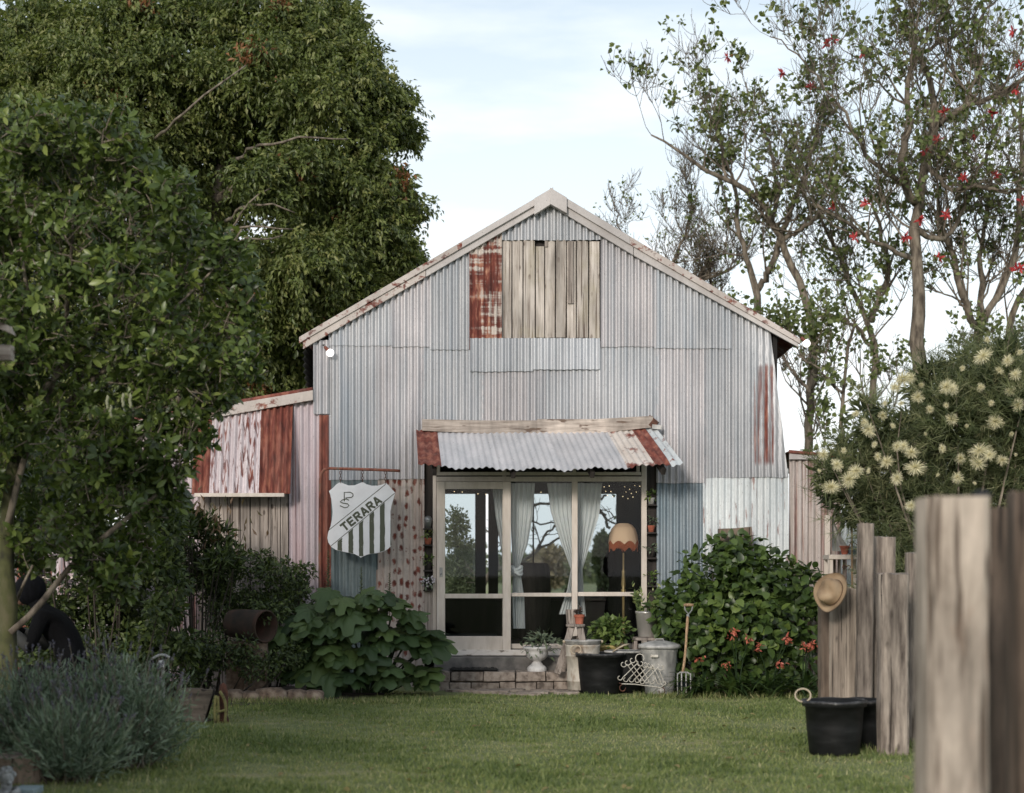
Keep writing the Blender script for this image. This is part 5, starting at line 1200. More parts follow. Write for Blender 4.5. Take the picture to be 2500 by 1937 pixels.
CF = [(60, 330, 90), (180, 330, 95), (280, 330, 80), (330, 430, 90), (200, 450, 110), (60, 480, 110), (430, 470, 60), (440, 560, 80), (320, 560, 110), (180, 600, 120), (50, 640, 110), (540, 620, 75), (440, 680, 100), (300, 720, 120), (590, 720, 65), (150, 760, 120), (560, 800, 90), (420, 830, 110), (590, 890, 60), (280, 880, 120), (500, 950, 90), (400, 980, 100), (120, 920, 130), (40, 1020, 100), (470, 1050, 60), (330, 1080, 100), (200, 1080, 120), (420, 1120, 70), (90, 1180, 110), (280, 1200, 110), (400, 1210, 60), (180, 1290, 100), (330, 1320, 75), (260, 1380, 70), (60, 1320, 90), (290, 1420, 45), (-40, 380, 90), (-40, 560, 110), (-40, 760, 110), (-30, 930, 100), (-30, 1150, 100), (20, 860, 100)]
Tb = tmpl_leaf(.42, .25, .22, 4, .58)
cen = []; outd = []
for (x, y, r) in CF:
    m = int(r * 1.15); c0 = W(x, y, YF + g.normal(0, .25)); d = unit(g.normal(size=(m, 3))); rr = r / kf * (.35 + .65 * g.random(m) ** .5)
    cen.append(c0 + d * rr[:, None] * np.array([1, 1.3, 1])); outd.append(d)
cen = np.concatenate(cen); outd = np.concatenate(outd); nw = len(cen); per = 6
ax = unit(outd * .6 + g.normal(0, .5, outd.shape) + np.array([.15, -.1, .5]))     # twig direction
ki = np.repeat(np.arange(nw), per); ph = np.tile(np.arange(per) * 2 * math.pi / per, nw) + np.repeat(g.uniform(0, 6, nw), per)
u_ = unit(np.cross(ax, np.array([.2, .3, .93]))); v_ = np.cross(ax, u_)
rad = np.cos(ph)[:, None] * u_[ki] + np.sin(ph)[:, None] * v_[ki]
D = unit(rad + ax[ki] * g.uniform(.0, 1.3, len(ki))[:, None] + g.normal(0, .32, (len(ki), 3))); Nn = unit(ax[ki] - rad * .3 + g.normal(0, .2, (len(ki), 3)))
P = cen[ki] + ax[ki] * g.uniform(-.09, .02, len(ki))[:, None]; sz = np.repeat(g.uniform(.05, .115, nw), per) * g.uniform(.75, 1.15, len(ki)); ti = np.clip(np.repeat(g.normal(.38, .22, nw), per) + g.normal(0, .1, len(ki)), 0, 1)
a, b = split_front(P, 300)
obj('foliage', inst(Tb, P[b], D[b], Nn[b], sz[b], ti[b]), MAT['leaf_shrub'], fs, kind='stuff')
leaf_objects(fs, 'leaf', Tb, P[a], D[a], Nn[a], sz[a], MAT['leaf_shrub_one'])
tw = MB()
for i in range(0, nw, 2): tw.tube([cen[i] - ax[i] * .16 - outd[i] * .05, cen[i] - ax[i] * .06, cen[i]], [.005, .004, .003], 4, cap=False)
obj('twigs', tw, MAT['bark_grey'], fs, kind='stuff')
# catkin-like flower tassels
for (x, y) in ((262, 965), (270, 990), (300, 960), (318, 962)):
    c0 = W(x, y, YF - .45); tas = MB()
    tas.tube([c0 + np.array([.004 * math.sin(i), 0, -i * .011]) for i in range(11)], [.004] + [.010 + .003 * (i % 2) for i in range(9)] + [.003], 7)
    obj('flower_tassel', tas, MAT['leaf_grey_plain'] if 'leaf_grey_plain' in MAT else plain('pale tassel', lin(140, 142, 116), .9), fs, smooth=True)

# ---- low dark shrubs along the left bed
MAT['leaf_low'] = leafm('dark bed leaf', [lin(42, 54, 32), lin(66, 80, 44), lin(96, 110, 58)], rough=.45, trans=.2)
MAT['leaf_tip'] = leafm('reddish new leaf', [lin(74, 76, 50), lin(110, 88, 70), lin(130, 108, 88)], rough=.5)
def bushy(name, label, clumps, Y, n, size, T, mat, seed, droop=-.1, group=None, spread=.5, yd=.4, cat='shrub'):
    g = np.random.default_rng(seed); k = S(Y); bl = []
    for (x, y, r) in clumps:
        c0 = W(x, y, Y + g.normal(0, .12))
        for _ in range(5): bl.append((c0[0] + g.normal(0, r / k * .35), c0[1] + g.normal(0, yd * .5), max(.12, c0[2] + g.normal(0, r / k * .3)), r / k * g.uniform(.4, .7), yd * g.uniform(.6, 1), r / k * g.uniform(.4, .6)))
    t = thing(name, label, cat, (WX(np.mean([c[0] for c in clumps]), Y), Y, 0), group)
    P, d, kk = in_blobs(bl, n, .35); P[:, 2] = np.abs(P[:, 2]) + .02
    dirs = unit(d * .7 + g.normal(0, spread, d.shape) + np.array([0, 0, droop])); nn = unit(d * .5 + g.normal(0, .5, d.shape) + np.array([0, -.3, .7]))
    obj('foliage', inst(T, P, dirs, nn, size * g.uniform(.6, 1.3, n)), MAT[mat], t)
    sm = MB(); bx0 = ORG[t.name]
    for i in range(0, len(bl), 3): sm.tube([np.array([bx0[0] + (bl[i][0] - bx0[0]) * .5, bl[i][1], .0]), np.array([bx0[0] + (bl[i][0] - bx0[0]) * .8, bl[i][1], bl[i][2] * .5]), np.array(bl[i][:3])], [.014, .010, .004], 5, cap=False)
    obj('stems', sm, MAT['bark_dark'], t, kind='stuff')
    return t
bushy('garden_shrub', 'dark fine leaved shrub below the planks of the lean-to', [(500, 1430, 70), (580, 1400, 70), (650, 1400, 60), (700, 1440, 55), (620, 1480, 70), (540, 1500, 80), (690, 1500, 60), (720, 1400, 40)], -.9, 7000, .055, tmpl_diamond(.5), 'leaf_low', 81)
bushy('garden_shrub', 'low dark shrub spilling over the stone edging', [(430, 1580, 80), (520, 1600, 70), (600, 1610, 60), (660, 1620, 60), (470, 1640, 60), (380, 1640, 60), (350, 1560, 60), (720, 1600, 50)], -1.5, 6500, .05, tmpl_diamond(.5), 'leaf_low', 82)
bushy('garden_shrub', 'narrow leaved shrub with reddish tips against the lean-to planks', [(470, 1290, 55), (520, 1320, 50), (440, 1350, 55), (560, 1370, 45), (500, 1390, 50), (420, 1420, 60)], -1.2, 2600, .11, tmpl_diamond(.25), 'leaf_low', 83, droop=.5)
bushy('garden_shrub', 'dull green shrub in the shade left of the lean-to', [(330, 1450, 90), (260, 1500, 90), (180, 1480, 90), (80, 1480, 90), (330, 1540, 70), (100, 1560, 80), (230, 1570, 80)], -2.8, 6500, .075, tmpl_diamond(.5), 'leaf_low', 84)
bushy('garden_shrub', 'deep shaded shrub mass under the big leaved shrub at the left', [(120, 1180, 110), (240, 1150, 100), (340, 1200, 90), (400, 1280, 70), (200, 1320, 100), (320, 1380, 80), (60, 1300, 90), (410, 1400, 60), (400, 1500, 60), (330, 1580, 70), (230, 1620, 70), (430, 1590, 50), (120, 1620, 70)], -3.3, 11000, .085, tmpl_diamond(.5), 'leaf_low', 85)
g = np.random.default_rng(9)
n = 150; P = W(0, 0, -1.3) * 0 + np.array([WX(480, -1.35), -1.4, WZ(1290, -1.35)]) + g.normal(0, 1, (n, 3)) * np.array([.28, .12, .16])
tt = thing('garden_shrub', 'tuft of reddish new shoots above the dark shrub by the lean-to', 'shrub', (WX(480, -1.35), -1.4, 0))
obj('foliage', inst(tmpl_diamond(.28), P, unit(g.normal(0, .4, (n, 3)) + np.array([0, 0, 1])), g.normal(0, 1, (n, 3)), .10), MAT['leaf_tip'], tt)
sm = MB()
for i in range(0, n, 12): sm.tube([np.array([WX(480, -1.35), -1.4, 0]), (P[i] + np.array([WX(480, -1.35), -1.4, 0])) / 2, P[i]], [.01, .007, .003], 5, cap=False)
obj('stems', sm, MAT['bark_dark'], tt)

# ---- acanthus with great lobed leaves
MAT['leaf_acan'] = leafm('lobed leaf', [lin(44, 62, 36), lin(60, 80, 44), lin(84, 102, 56), lin(68, 88, 56)], 'obj', rough=.5, trans=.15)
ac = thing('acanthus', 'big clump of lobed dark green leaves with flower spikes left of the door', 'plant', (WX(870, -1.2), -1.2, 0))
P = []; D = []; Nn = []; szs = []; g = np.random.default_rng(17); stm = MB()
for i in range(150):
    x = g.uniform(690, 1060); u = (x - 870) / 195; ytop = 1432 + 110 * abs(u) ** 2.2; y = ytop + (1672 - ytop) * g.random() ** 1.0
    Yl = -1.35 - .38 * (1 - abs(u) ** 2) * (.35 + .65 * (y - 1430) / 240) + g.uniform(-.05, .25)
    tip_side = np.array([u * .9 + g.normal(0, .35), -1.0 + g.normal(0, .2), g.uniform(-.55, .35)])
    p = W(x, min(y, 1655), Yl); p[2] = max(p[2], .16); P.append(p); D.append(tip_side); Nn.append(np.array([u * .3 + g.normal(0, .2), -.75, .75])); szs.append(g.uniform(.26, .46))
    if i % 2 == 0: stm.tube([np.array([WX(870, -1.2) + (p[0] - WX(870, -1.2)) * .4, -1.1, .0]), np.array([(WX(870, -1.2) * .3 + p[0] * .7), -1.15, p[2] * .6]), p], [.013, .010, .007], 5, cap=False)
P = np.array(P); D = unit(np.array(D)); Nn = np.array(Nn); P = P - D * .14
P[:, 2] = np.maximum(P[:, 2], .10)
leaf_objects(ac, 'leaf', tmpl_lobed(), P, D, Nn, np.array(szs), MAT['leaf_acan'])
obj('stalks', stm, MAT['leaf_acan'], ac)
for (x, y0, y1) in ((801, 1345, 1470), (882, 1385, 1500), (951, 1400, 1520), (722, 1425, 1520)):
    c1 = W(x, y0, -.9); c2 = W(x, y1, -1.0); sp = MB(); sp.tube([c2, c1], [.006, .003], 5); fl = []
    m = 44; t = np.linspace(0, .75, m); Pp = c1 + (c2 - c1) * t[:, None]; an = np.arange(m) * 2.4; dd = np.stack([np.cos(an), np.sin(an), np.full(m, .7)], 1)
    s_ = obj('flower_spike', sp, MAT['bark_moss'], ac); obj('bracts', inst(tmpl_diamond(.6), Pp, dd, np.tile([0, 0, 1.0], (m, 1)) + dd * .1, .05 * (.5 + t)), MAT['leaf_grey'], s_)

# ---- hydrangea with broad leaves right of the door, red clivias at its foot
MAT['leaf_hyd'] = leafm('broad glossy leaf', [lin(46, 62, 32), lin(68, 88, 44), lin(96, 116, 60)], rough=.38, trans=.25)
MAT['leaf_hyd_one'] = leafm('single broad leaf', [lin(48, 66, 34), lin(74, 94, 46), lin(110, 128, 66)], 'obj', rough=.38, trans=.25)
YH = -.78; hy = thing('hydrangea', 'rounded bush of broad glossy green leaves right of the door', 'shrub', (WX(1805, YH), YH, 0))
g = np.random.default_rng(29); kh = S(YH)
bl = [(WX(x, YH), YH + dy, WZ(y, YH), r / kh, r / kh, r / kh * .9) for (x, y, r, dy) in ((1680, 1470, 75, 0), (1665, 1530, 55, .0), (1740, 1400, 85, 0), (1820, 1390, 85, .1), (1790, 1470, 110, -.25), (1880, 1430, 95, 0), (1950, 1440, 75, .0), (1920, 1520, 85, -.15), (1840, 1530, 100, -.3), (1720, 1540, 90, -.2), (1960, 1530, 55, 0), (1790, 1340, 45, .1), (1640, 1500, 50, 0))]
n = 2700; P, d, kk = in_blobs(bl, n, .78)
keep = (d[:, 1] < .35); P, d = P[keep], d[keep]; n = len(P)
D = unit(d * .55 + g.normal(0, .6, d.shape) + np.array([0, -.2, -.05])); Nn = unit(d * .6 + g.normal(0, .3, d.shape) + np.array([0, -.35, .8])); sz = g.uniform(.07, .145, n)
Th = tmpl_leaf(.66, .22, .22, 5, .42)
a, b = split_front(P, 300)
obj('foliage', inst(Th, P[b], D[b], Nn[b], sz[b]), MAT['leaf_hyd'], hy, kind='stuff', smooth=True)
leaf_objects(hy, 'leaf', Th, P[a], D[a], Nn[a], sz[a], MAT['leaf_hyd_one'])
n2 = 2300; P2, d2_, kk = in_blobs([(q_[0], q_[1] + .05, q_[2], q_[3] * .8, q_[4] * .8, q_[5] * .8) for q_ in bl] + [(WX(x, YH), YH - .15, WZ(y, YH), .42, .3, .25) for x, y in ((1680, 1610), (1770, 1625), (1860, 1625), (1950, 1610))], n2, .5)
obj('inner_foliage', inst(Th, P2, unit(d2_ + g.normal(0, .6, d2_.shape)), unit(d2_ + np.array([0, -.2, .6])), .115), MAT['leaf_hyd'], hy, kind='stuff')
sm = MB()
for q_ in bl: sm.tube([(WX(1805, YH) + (q_[0] - WX(1805, YH)) * .4, YH, 0), (q_[0], q_[1], q_[2] * .5), (q_[0], q_[1], q_[2])], [.018, .014, .006], 6, cap=False)
obj('stems', sm, MAT['bark_grey'], hy)
MAT['leaf_strap'] = leafm('strap leaf', [lin(34, 50, 28), lin(50, 70, 34), lin(74, 92, 46)], rough=.4, trans=.15)
MAT['clivia'] = leafm('orange red petal', [lin(150, 72, 60), lin(184, 104, 84)], trans=.05)
def strap(base, d, L, wd, arch, n=8):
    P = []; dd = unit(np.array(d, float)); p = np.array(base, float); side = unit(np.cross(dd, [0, 0, 1.0]) + 1e-6)
    V = []
    for i in range(n + 1):
        t = i / n; h = wd / 2 * (1 - t ** 3) * (.55 + .45 * math.sin(math.pi * min(1, t * 1.2 + .1)))
        up = .0035 + .02 * h
        V += [p + side * h + np.array([0, 0, up]), p, p - side * h + np.array([0, 0, up])]
        dd = unit(dd + np.array([0, 0, -arch / n])); p = p + dd * L / n
        if p[2] < .01: p[2] = .01
    F = []
    for i in range(n):
        a = i * 3; F += [(a, a + 1, a + 4, a + 3), (a + 1, a + 2, a + 5, a + 4)]
    return V, F
for ci, (x, Yc_, lb) in enumerate(((1722, -1.62, 'strap leaved clump left under the hydrangea'), (1800, -1.72, 'strap leaved clump in the middle under the hydrangea'), (1880, -1.72, 'strap leaved clump right under the hydrangea'), (1960, -1.62, 'strap leaved clump next to the hat post under the hydrangea'))):
    cv = thing('clivia', lb, 'plant', (WX(x, Yc_), Yc_, 0), 'clumps of red clivia under the hydrangea')
    for i in range(46):
        a = g.uniform(0, 6.28); tl = g.uniform(.5, 1.5); m = MB(); v, f = strap((WX(x, Yc_) + g.normal(0, .07), Yc_ + g.normal(0, .05), .01), (math.cos(a), math.sin(a), tl * 1.5), g.uniform(.42, .72), .042, g.uniform(1.2, 2.2)); m.add(v, f, float(g.random()))
        obj('leaf', m, MAT['leaf_strap'], cv, smooth=True)
    for (fx, fy) in ([(1709, 1612)], [(1776, 1625), (1785, 1552), (1828, 1562), (1795, 1545)], [(1918, 1558), (1925, 1565), (1905, 1625), (1850, 1580)], [(1962, 1575), (1985, 1572), (1975, 1582)])[ci]:
        c0 = W(fx, fy, Yc_ - .12); m = 16
        st2 = MB().tube([np.array([WX(x, Yc_), Yc_, .02]), (np.array([WX(x, Yc_), Yc_, .1]) + c0) / 2 + np.array([0, 0, .05]), c0], [.008, .007, .005], 6, cap=False, tint=.05); fs_ = obj('flower_stalk', st2, MAT['leaf_strap'], cv)
        obj('bloom', inst(tmpl_leaf(.4, n=3), c0 + g.normal(0, .02, (m, 3)), unit(g.normal(0, 1, (m, 3)) + np.array([0, -.4, .2])), g.normal(0, 1, (m, 3)), g.uniform(.035, .06, m)), MAT['clivia'], fs_)

# ---- grevillea with cream flower heads at the right
MAT['needle'] = leafm('needle leaf', [lin(60, 70, 46), lin(92, 102, 68), lin(126, 130, 94), lin(152, 148, 116)], rough=.55, trans=.2)
MAT['cream_flower'] = leafm('cream flower head', [lin(206, 198, 156), lin(222, 215, 180), lin(232, 227, 200)], rough=.7, trans=.03)
YV = -2.2; kv = S(YV); gv = thing('grevillea', 'feathery shrub with cream spidery flower heads at the right', 'shrub', (WX(2330, YV), YV, 0))
g = np.random.default_rng(31)
CV = [(2040, 1180, 45), (2090, 1120, 60), (2080, 1230, 60), (2150, 1050, 55), (2170, 1150, 90), (2160, 1260, 80), (2250, 1080, 100), (2240, 1220, 100), (2290, 950, 80), (2340, 1040, 100), (2370, 920, 80), (2340, 1180, 110), (2430, 960, 90), (2440, 1080, 110), (2460, 880, 70), (2490, 1000, 80), (2440, 1220, 110), (2280, 1300, 80), (2180, 1330, 50), (2400, 1320, 90), (2500, 1150, 90), (2560, 1050, 120), (2560, 1250, 120), (2120, 1000, 30), (2020, 1150, 30), (2170, 1410, 70), (2300, 1410, 100), (2430, 1420, 100), (2240, 1520, 90), (2370, 1530, 100), (2500, 1480, 100)]
bl = [(*W(x, y, YV + g.normal(0, .2)), r / kv, r / kv * .9, r / kv) for x, y, r in CV]
m = 3900; C0, d, kk = in_blobs(bl, m, .45); sprd = unit(d * .7 + g.normal(0, .4, d.shape) + np.array([-.1, -.05, .45]))
per = 16; ki = np.repeat(np.arange(m), per); t = np.tile(np.linspace(0, 1, per), m)
pos = C0[ki] + sprd[ki] * (t * .20)[:, None]; dirs = unit(sprd[ki] * .8 + g.normal(0, .55, (m * per, 3)) + np.array([0, 0, -.1]))
obj('foliage', inst((np.array([(0, .022, 0), (0, -.022, 0), (1, 0, -.12)]), np.array([(0, 1, 2)])), pos, dirs, g.normal(0, 1, (m * per, 3)), g.uniform(.10, .19, m * per), np.clip(np.repeat(g.normal(.38, .25, m), per), 0, 1)), MAT['needle'], gv)
n3 = 15000; P, d, kk = in_blobs([(q_[0], q_[1] + .15, q_[2], q_[3] * .75, q_[4] * .75, q_[5] * .75) for q_ in bl], n3, .2)
obj('inner_foliage', inst(tmpl_diamond(.18), P, unit(d + g.normal(0, .8, d.shape)), g.normal(0, 1, d.shape), .17, g.random(n3) * .45), MAT['needle'], gv)
sm = MB()
for q_ in bl: sm.tube(polyline([(WX(2330, YV) + g.normal(0, .05), YV, 0), ((WX(2330, YV) + q_[0]) / 2, q_[1], q_[2] * .55), (q_[0], q_[1], q_[2]), (q_[0] + g.normal(0, .1), q_[1] - .1, q_[2] + q_[5] * .8)], 8), np.linspace(.03, .004, 8), 5, cap=False)
obj('stems', sm, MAT['bark_grey'], gv)
nf = 420; dd = unit(g.normal(size=(nf, 3))); v, f, t_ = inst((np.array([(0, .022, 0), (0, -.022, 0), (1, .012, .0), (1, -.012, 0)]), np.array([(0, 1, 2), (1, 3, 2)])), dd * .010, dd, g.normal(size=(nf, 3)), .062 * g.uniform(.35, 1.1, nf))
fme = _mesh('flower_head', v, f, t_); fme.materials.append(MAT['cream_flower'])
FL = [(2030, 1190, 1), (2072, 1172, 1.2), (2090, 1150, 1), (2044, 1135, 1), (2143, 1115, .7), (2165, 1128, 1.15), (2190, 1168, 1.1), (2205, 1090, .9), (2225, 1105, 1.1), (2234, 1142, 1), (2222, 924, 1.1), (2205, 925, 1), (2241, 970, 1.1), (2185, 946, .8), (2310, 945, 1), (2325, 950, .8), (2345, 1120, 1), (2390, 1100, 1.2), (2415, 1112, 1.2), (2388, 1132, 1), (2447, 1124, .8), (2338, 1166, .9), (2430, 1030, 1), (2323, 1024, .9), (2466, 955, 1), (2485, 990, 1), (2395, 945, .9), (2460, 880, .9), (2120, 1050, 1.1), (2155, 1015, .9), (2010, 1110, .8), (2225, 1235, .8), (2400, 870, .9), (2480, 915, 1), (2190, 1090, .7), (2030, 1190, .8), (2270, 1000, .8), (2110, 1030, .8)] + [(x, y, s * .62) for x, y, s in ((2060, 1100, .9), (2135, 1085, .7), (2180, 1040, .8), (2260, 1060, .6), (2300, 1095, .8), (2360, 1040, .7), (2420, 985, .8), (2350, 900, .9), (2440, 905, .8), (2490, 860, .9), (2310, 990, .7), (2250, 940, .8), (2160, 985, .7), (2090, 1010, .8), (2470, 1060, .6), (2380, 1180, .6), (2290, 1160, .6), (2120, 1150, .7), (2000, 1150, .7), (2200, 985, .8), (2410, 830, .8), (2480, 1110, .6))]
for (x, y, s_) in FL:
    o = bpy.data.objects.new('flower_head', fme); COL.objects.link(o); o.parent = gv; o.location = W(x, y, YV - .62 + g.uniform(-.1, .1)) - ORG[gv.name]
    o.rotation_euler = g.uniform(0, 6, 3); z_ = s_ * g.uniform(.75, 1.25); o.scale = (z_, z_, z_ * g.uniform(.85, 1.7))

# ---- lavender bushes at the lower left
MAT['lav'] = leafm('lavender leaf', [lin(72, 90, 70), lin(102, 121, 100), lin(130, 145, 124), lin(152, 163, 146)], rough=.65, trans=.15)
MAT['lav_fl'] = leafm('lavender spike', [lin(92, 88, 108), lin(128, 124, 142)], rough=.7)
def lavender(label, px, base_y, Y, rx_, h, n, seed):
    g = np.random.default_rng(seed); cx = WX(px, Y); t = thing('lavender_bush', label, 'shrub', (cx, Y, 0), 'lavender bushes in the left foreground')
    a = g.uniform(0, 6.28, n); el = np.arccos(g.uniform(.0, 1, n)); L = h * g.uniform(.75, 1.1, n)
    d = np.stack([np.sin(el) * np.cos(a) * rx_ / h, np.sin(el) * np.sin(a) * .9 * rx_ / h, np.cos(el) * .85 + .18], 1)
    b0 = np.stack([cx + g.normal(0, rx_ * .25, n), Y + g.normal(0, rx_ * .2, n), np.zeros(n)], 1)
    per = 15; ki = np.repeat(np.arange(n), per); tt = np.tile(np.linspace(.28, 1, per), n)
    pos = b0[ki] + d[ki] * (L[ki] * tt)[:, None] + np.array([0, 0, .0]); pos[:, 2] += .12 * (tt ** 2)
    dirs = unit(d[ki] * .9 + g.normal(0, .55, (n * per, 3)) + np.array([0, 0, .35]))
    obj('foliage', inst(tmpl_diamond(.16, .05, .05), pos, dirs, g.normal(0, 1, (n * per, 3)), g.uniform(.045, .085, n * per), np.clip(np.repeat(g.normal(.5, .25, n), per), 0, 1)), MAT['lav'], t)
    sm = MB(); fl = []
    for i in range(0, n, 5):
        p0 = b0[i]; p1 = b0[i] + d[i] * L[i] + np.array([0, 0, .12]); sm.tube([p0, (p0 + p1) / 2 + np.array([0, 0, .03]), p1], [.006, .004, .002], 4, cap=False)
    for i in range(0, n, 6):
        if d[i, 2] < .45: continue
        p1 = b0[i] + d[i] * L[i] + np.array([0, 0, .12]); p2 = p1 + unit(d[i] + np.array([0, 0, .8])) * g.uniform(.10, .2); sm.tube([p1, p2], [.002, .0018], 4, cap=False)
        m = 9; q_ = p2 + np.linspace(-.035, .012, m)[:, None] * unit(d[i] + np.array([0, 0, .8])); fl.append(inst(tmpl_diamond(.7), q_, unit(g.normal(0, .6, (m, 3)) + np.array([0, 0, .8])), g.normal(0, 1, (m, 3)), .018))
    obj('stems', sm, MAT['bark_grey'], t, kind='stuff')
    if fl: obj('flower_spikes', join(fl), MAT['lav_fl'], t, kind='stuff')
lavender('big grey green lavender bush at the lower left nearest the lawn', 292, 1930, -8.2, .40, .62, 900, 101)
lavender('lavender bush at the left edge below the seated person', 100, 1930, -8.0, .50, .56, 900, 102)
lavender('small dark lavender bush low at the left corner', 170, 1935, -8.9, .34, .38, 450, 103)
# sword leaved plant behind the lavender
yu = thing('sword_plant', 'pale green sword leaved plant rising behind the lavender', 'plant', (WX(270, -6.9), -6.9, 0))
for (tx, ty, hw, arch) in ((247, 1492, .05, .1), (228, 1500, .045, .15), (312, 1515, .04, .25), (340, 1550, .06, 1.4), (365, 1556, .05, .9), (215, 1530, .04, .4), (290, 1540, .05, .5), (400, 1600, .05, 1.6), (255, 1530, .05, .2)):
    tip = W(tx, ty, -6.9); b0 = np.array([WX(268, -6.9) + g.normal(0, .03), -6.9 + g.normal(0, .05), .02]); dv = tip - b0; L = np.linalg.norm(dv); m = MB(); v, f = strap(b0, unit(dv) + np.array([0, 0, arch * .45]), L * 1.04, hw * 1.3, arch, 10); m.add(v, f, float(g.random())); obj('leaf', m, MAT['leaf_sword'] if 'leaf_sword' in MAT else MAT.setdefault('leaf_sword', leafm('sword leaf', [lin(76, 98, 72), lin(104, 122, 82), lin(132, 138, 84)], rough=.45)), yu, smooth=True)

# ---- lawn blades
g = np.random.default_rng(77); n = 275000
yy = -10.2 + 9.4 * g.random(n) ** 1.0; xx = g.uniform(-1, 1, n) * (.40 * (yy + 20) + .5)
ok = ~(((xx + 4.9) / 2.0) ** 2 + ((yy + 7.3) / 3.0) ** 2 < 1) & ~(((xx + 3.05) / .3) ** 2 + ((yy + 4.55) / .25) ** 2 < 1) & ~(((xx + 4.6) / 3.2) ** 2 + ((yy + 1.2) / 1.8) ** 2 < 1) & ~(((xx - 2.65) / 1.1) ** 2 + ((yy + .9) / .74) ** 2 < 1) & ~((xx > -.85) & (xx < 1.5) & (yy > -1.40 - .10 * np.sin(xx * 5)))
xx, yy = xx[ok], yy[ok]; n = len(xx)
patch = np.sin(xx * 1.3 + 1) * np.sin(yy * 1.7 + .4) + np.sin(xx * 3.1 + yy * 2.3) * .5 + .7 * np.sin(xx * 5.3 + 2 * np.sin(yy * 4.1)) * np.sin(yy * 6.7 + 1.5 * np.sin(xx * 3.7)) + .5 * np.sin(xx * 13.1 + yy * 3) * np.sin(yy * 15.7 - xx * 4)
hh = np.clip(g.normal(.024, .010, n) * (1 - .30 * patch), .006, .08)
pos = np.stack([xx, yy, np.zeros(n)], 1); dirs = unit(np.stack([g.normal(0, .55, n), g.normal(0, .55, n), np.ones(n)], 1))
ti = np.clip(.42 + .20 * patch + g.normal(0, .2, n), 0, 1)
MAT['blade'] = leafm('grass blade', [lin(82, 98, 54), lin(110, 124, 72), lin(140, 146, 94), lin(180, 172, 132)], rough=.6, trans=.25)
gr = inst((np.array([(0, .14, 0), (0, -.14, 0), (1, 0, .1)]), np.array([(0, 1, 2)])), pos, dirs, g.normal(0, 1, (n, 3)), hh, ti)
solo('grass', gr, MAT['blade'], 'short green lawn grass in front of the shed', 'grass', kind='stuff')

m = 260; yy = g.uniform(-9.6, -1.4, m); xx = g.uniform(-.9, .95, m) * (.30 * (yy + 20))
fallen = inst(tmpl_leaf(.5, .3, .2, 3), np.stack([xx, yy, np.full(m, .026)], 1), unit(np.stack([g.normal(size=m), g.normal(size=m), g.normal(0, .15, m)], 1)), np.tile([0, 0, 1.0], (m, 1)) + g.normal(0, .3, (m, 3)), g.uniform(.03, .075, m))
solo('fallen_leaves', fallen, leafm('dry fallen leaf', [lin(112, 96, 62), lin(150, 136, 92), lin(96, 92, 54)], rough=.8), 'scattered dry leaves lying on the lawn', 'leaves', kind='stuff')

# longer tufts where the mower does not reach: bed edges, posts, step
m = 9000; pick = g.integers(0, 5, m)
ax_ = np.where(pick == 0, g.uniform(-3.6, -.95, m), np.where(pick == 1, g.uniform(1.3, 3.7, m), np.where(pick == 2, g.uniform(2.55, 3.45, m), np.where(pick == 3, g.uniform(3.3, 3.9, m), g.uniform(-3.1, -2.2, m)))))
ay_ = np.where(pick == 0, -2.45 + g.normal(0, .07, m), np.where(pick == 1, -1.72 + g.normal(0, .06, m), np.where(pick == 2, -6.9 + g.normal(0, .25, m), np.where(pick == 3, -6.2 + g.normal(0, .5, m), -7.2 + 1.6 * g.normal(0, .6, m)))))
tuf = inst((np.array([(0, .07, 0), (0, -.07, 0), (1, 0, .15)]), np.array([(0, 1, 2)])), np.stack([ax_, ay_, np.zeros(m)], 1), unit(np.stack([g.normal(0, .4, m), g.normal(0, .4, m), np.ones(m)], 1)), g.normal(0, 1, (m, 3)), g.uniform(.03, .09, m))
solo('tall_grass', tuf, MAT['blade'], 'longer tufts of grass along the bed edges and posts', 'grass', kind='stuff')
# ------------------------------------------------------------------ timber posts at the right
MAT['sleeper'] = wood('grey split timber', lin(108, 98, 90), lin(170, 158, 146), lin(54, 46, 40), sc=(20, 20, 2.2), bump=.9)
MAT['sleeper_warm'] = wood('brown sawn timber', lin(108, 94, 82), lin(136, 120, 106), lin(64, 54, 46), sc=(20, 20, 2.2), bump=.6)
MAT['sleeper_shade'] = wood('shade darkened brown timber', lin(84, 72, 62), lin(118, 102, 90), lin(48, 40, 34), sc=(12, 12, 1.8), bump=.7)  # brown darkened so the shade on these posts sits in the colour
MAT['sleeper_groove'] = wood('deeply grooved timber', lin(136, 124, 112), lin(176, 164, 150), lin(52, 44, 38), sc=(30, 30, .9), bump=1.0)
MAT['sleeper_near'] = wood('pale old timber', lin(150, 138, 126), lin(198, 184, 170), lin(92, 80, 70), sc=(11, 11, 2.2), bump=1.0, moss=lin(156, 118, 94), spots=False)
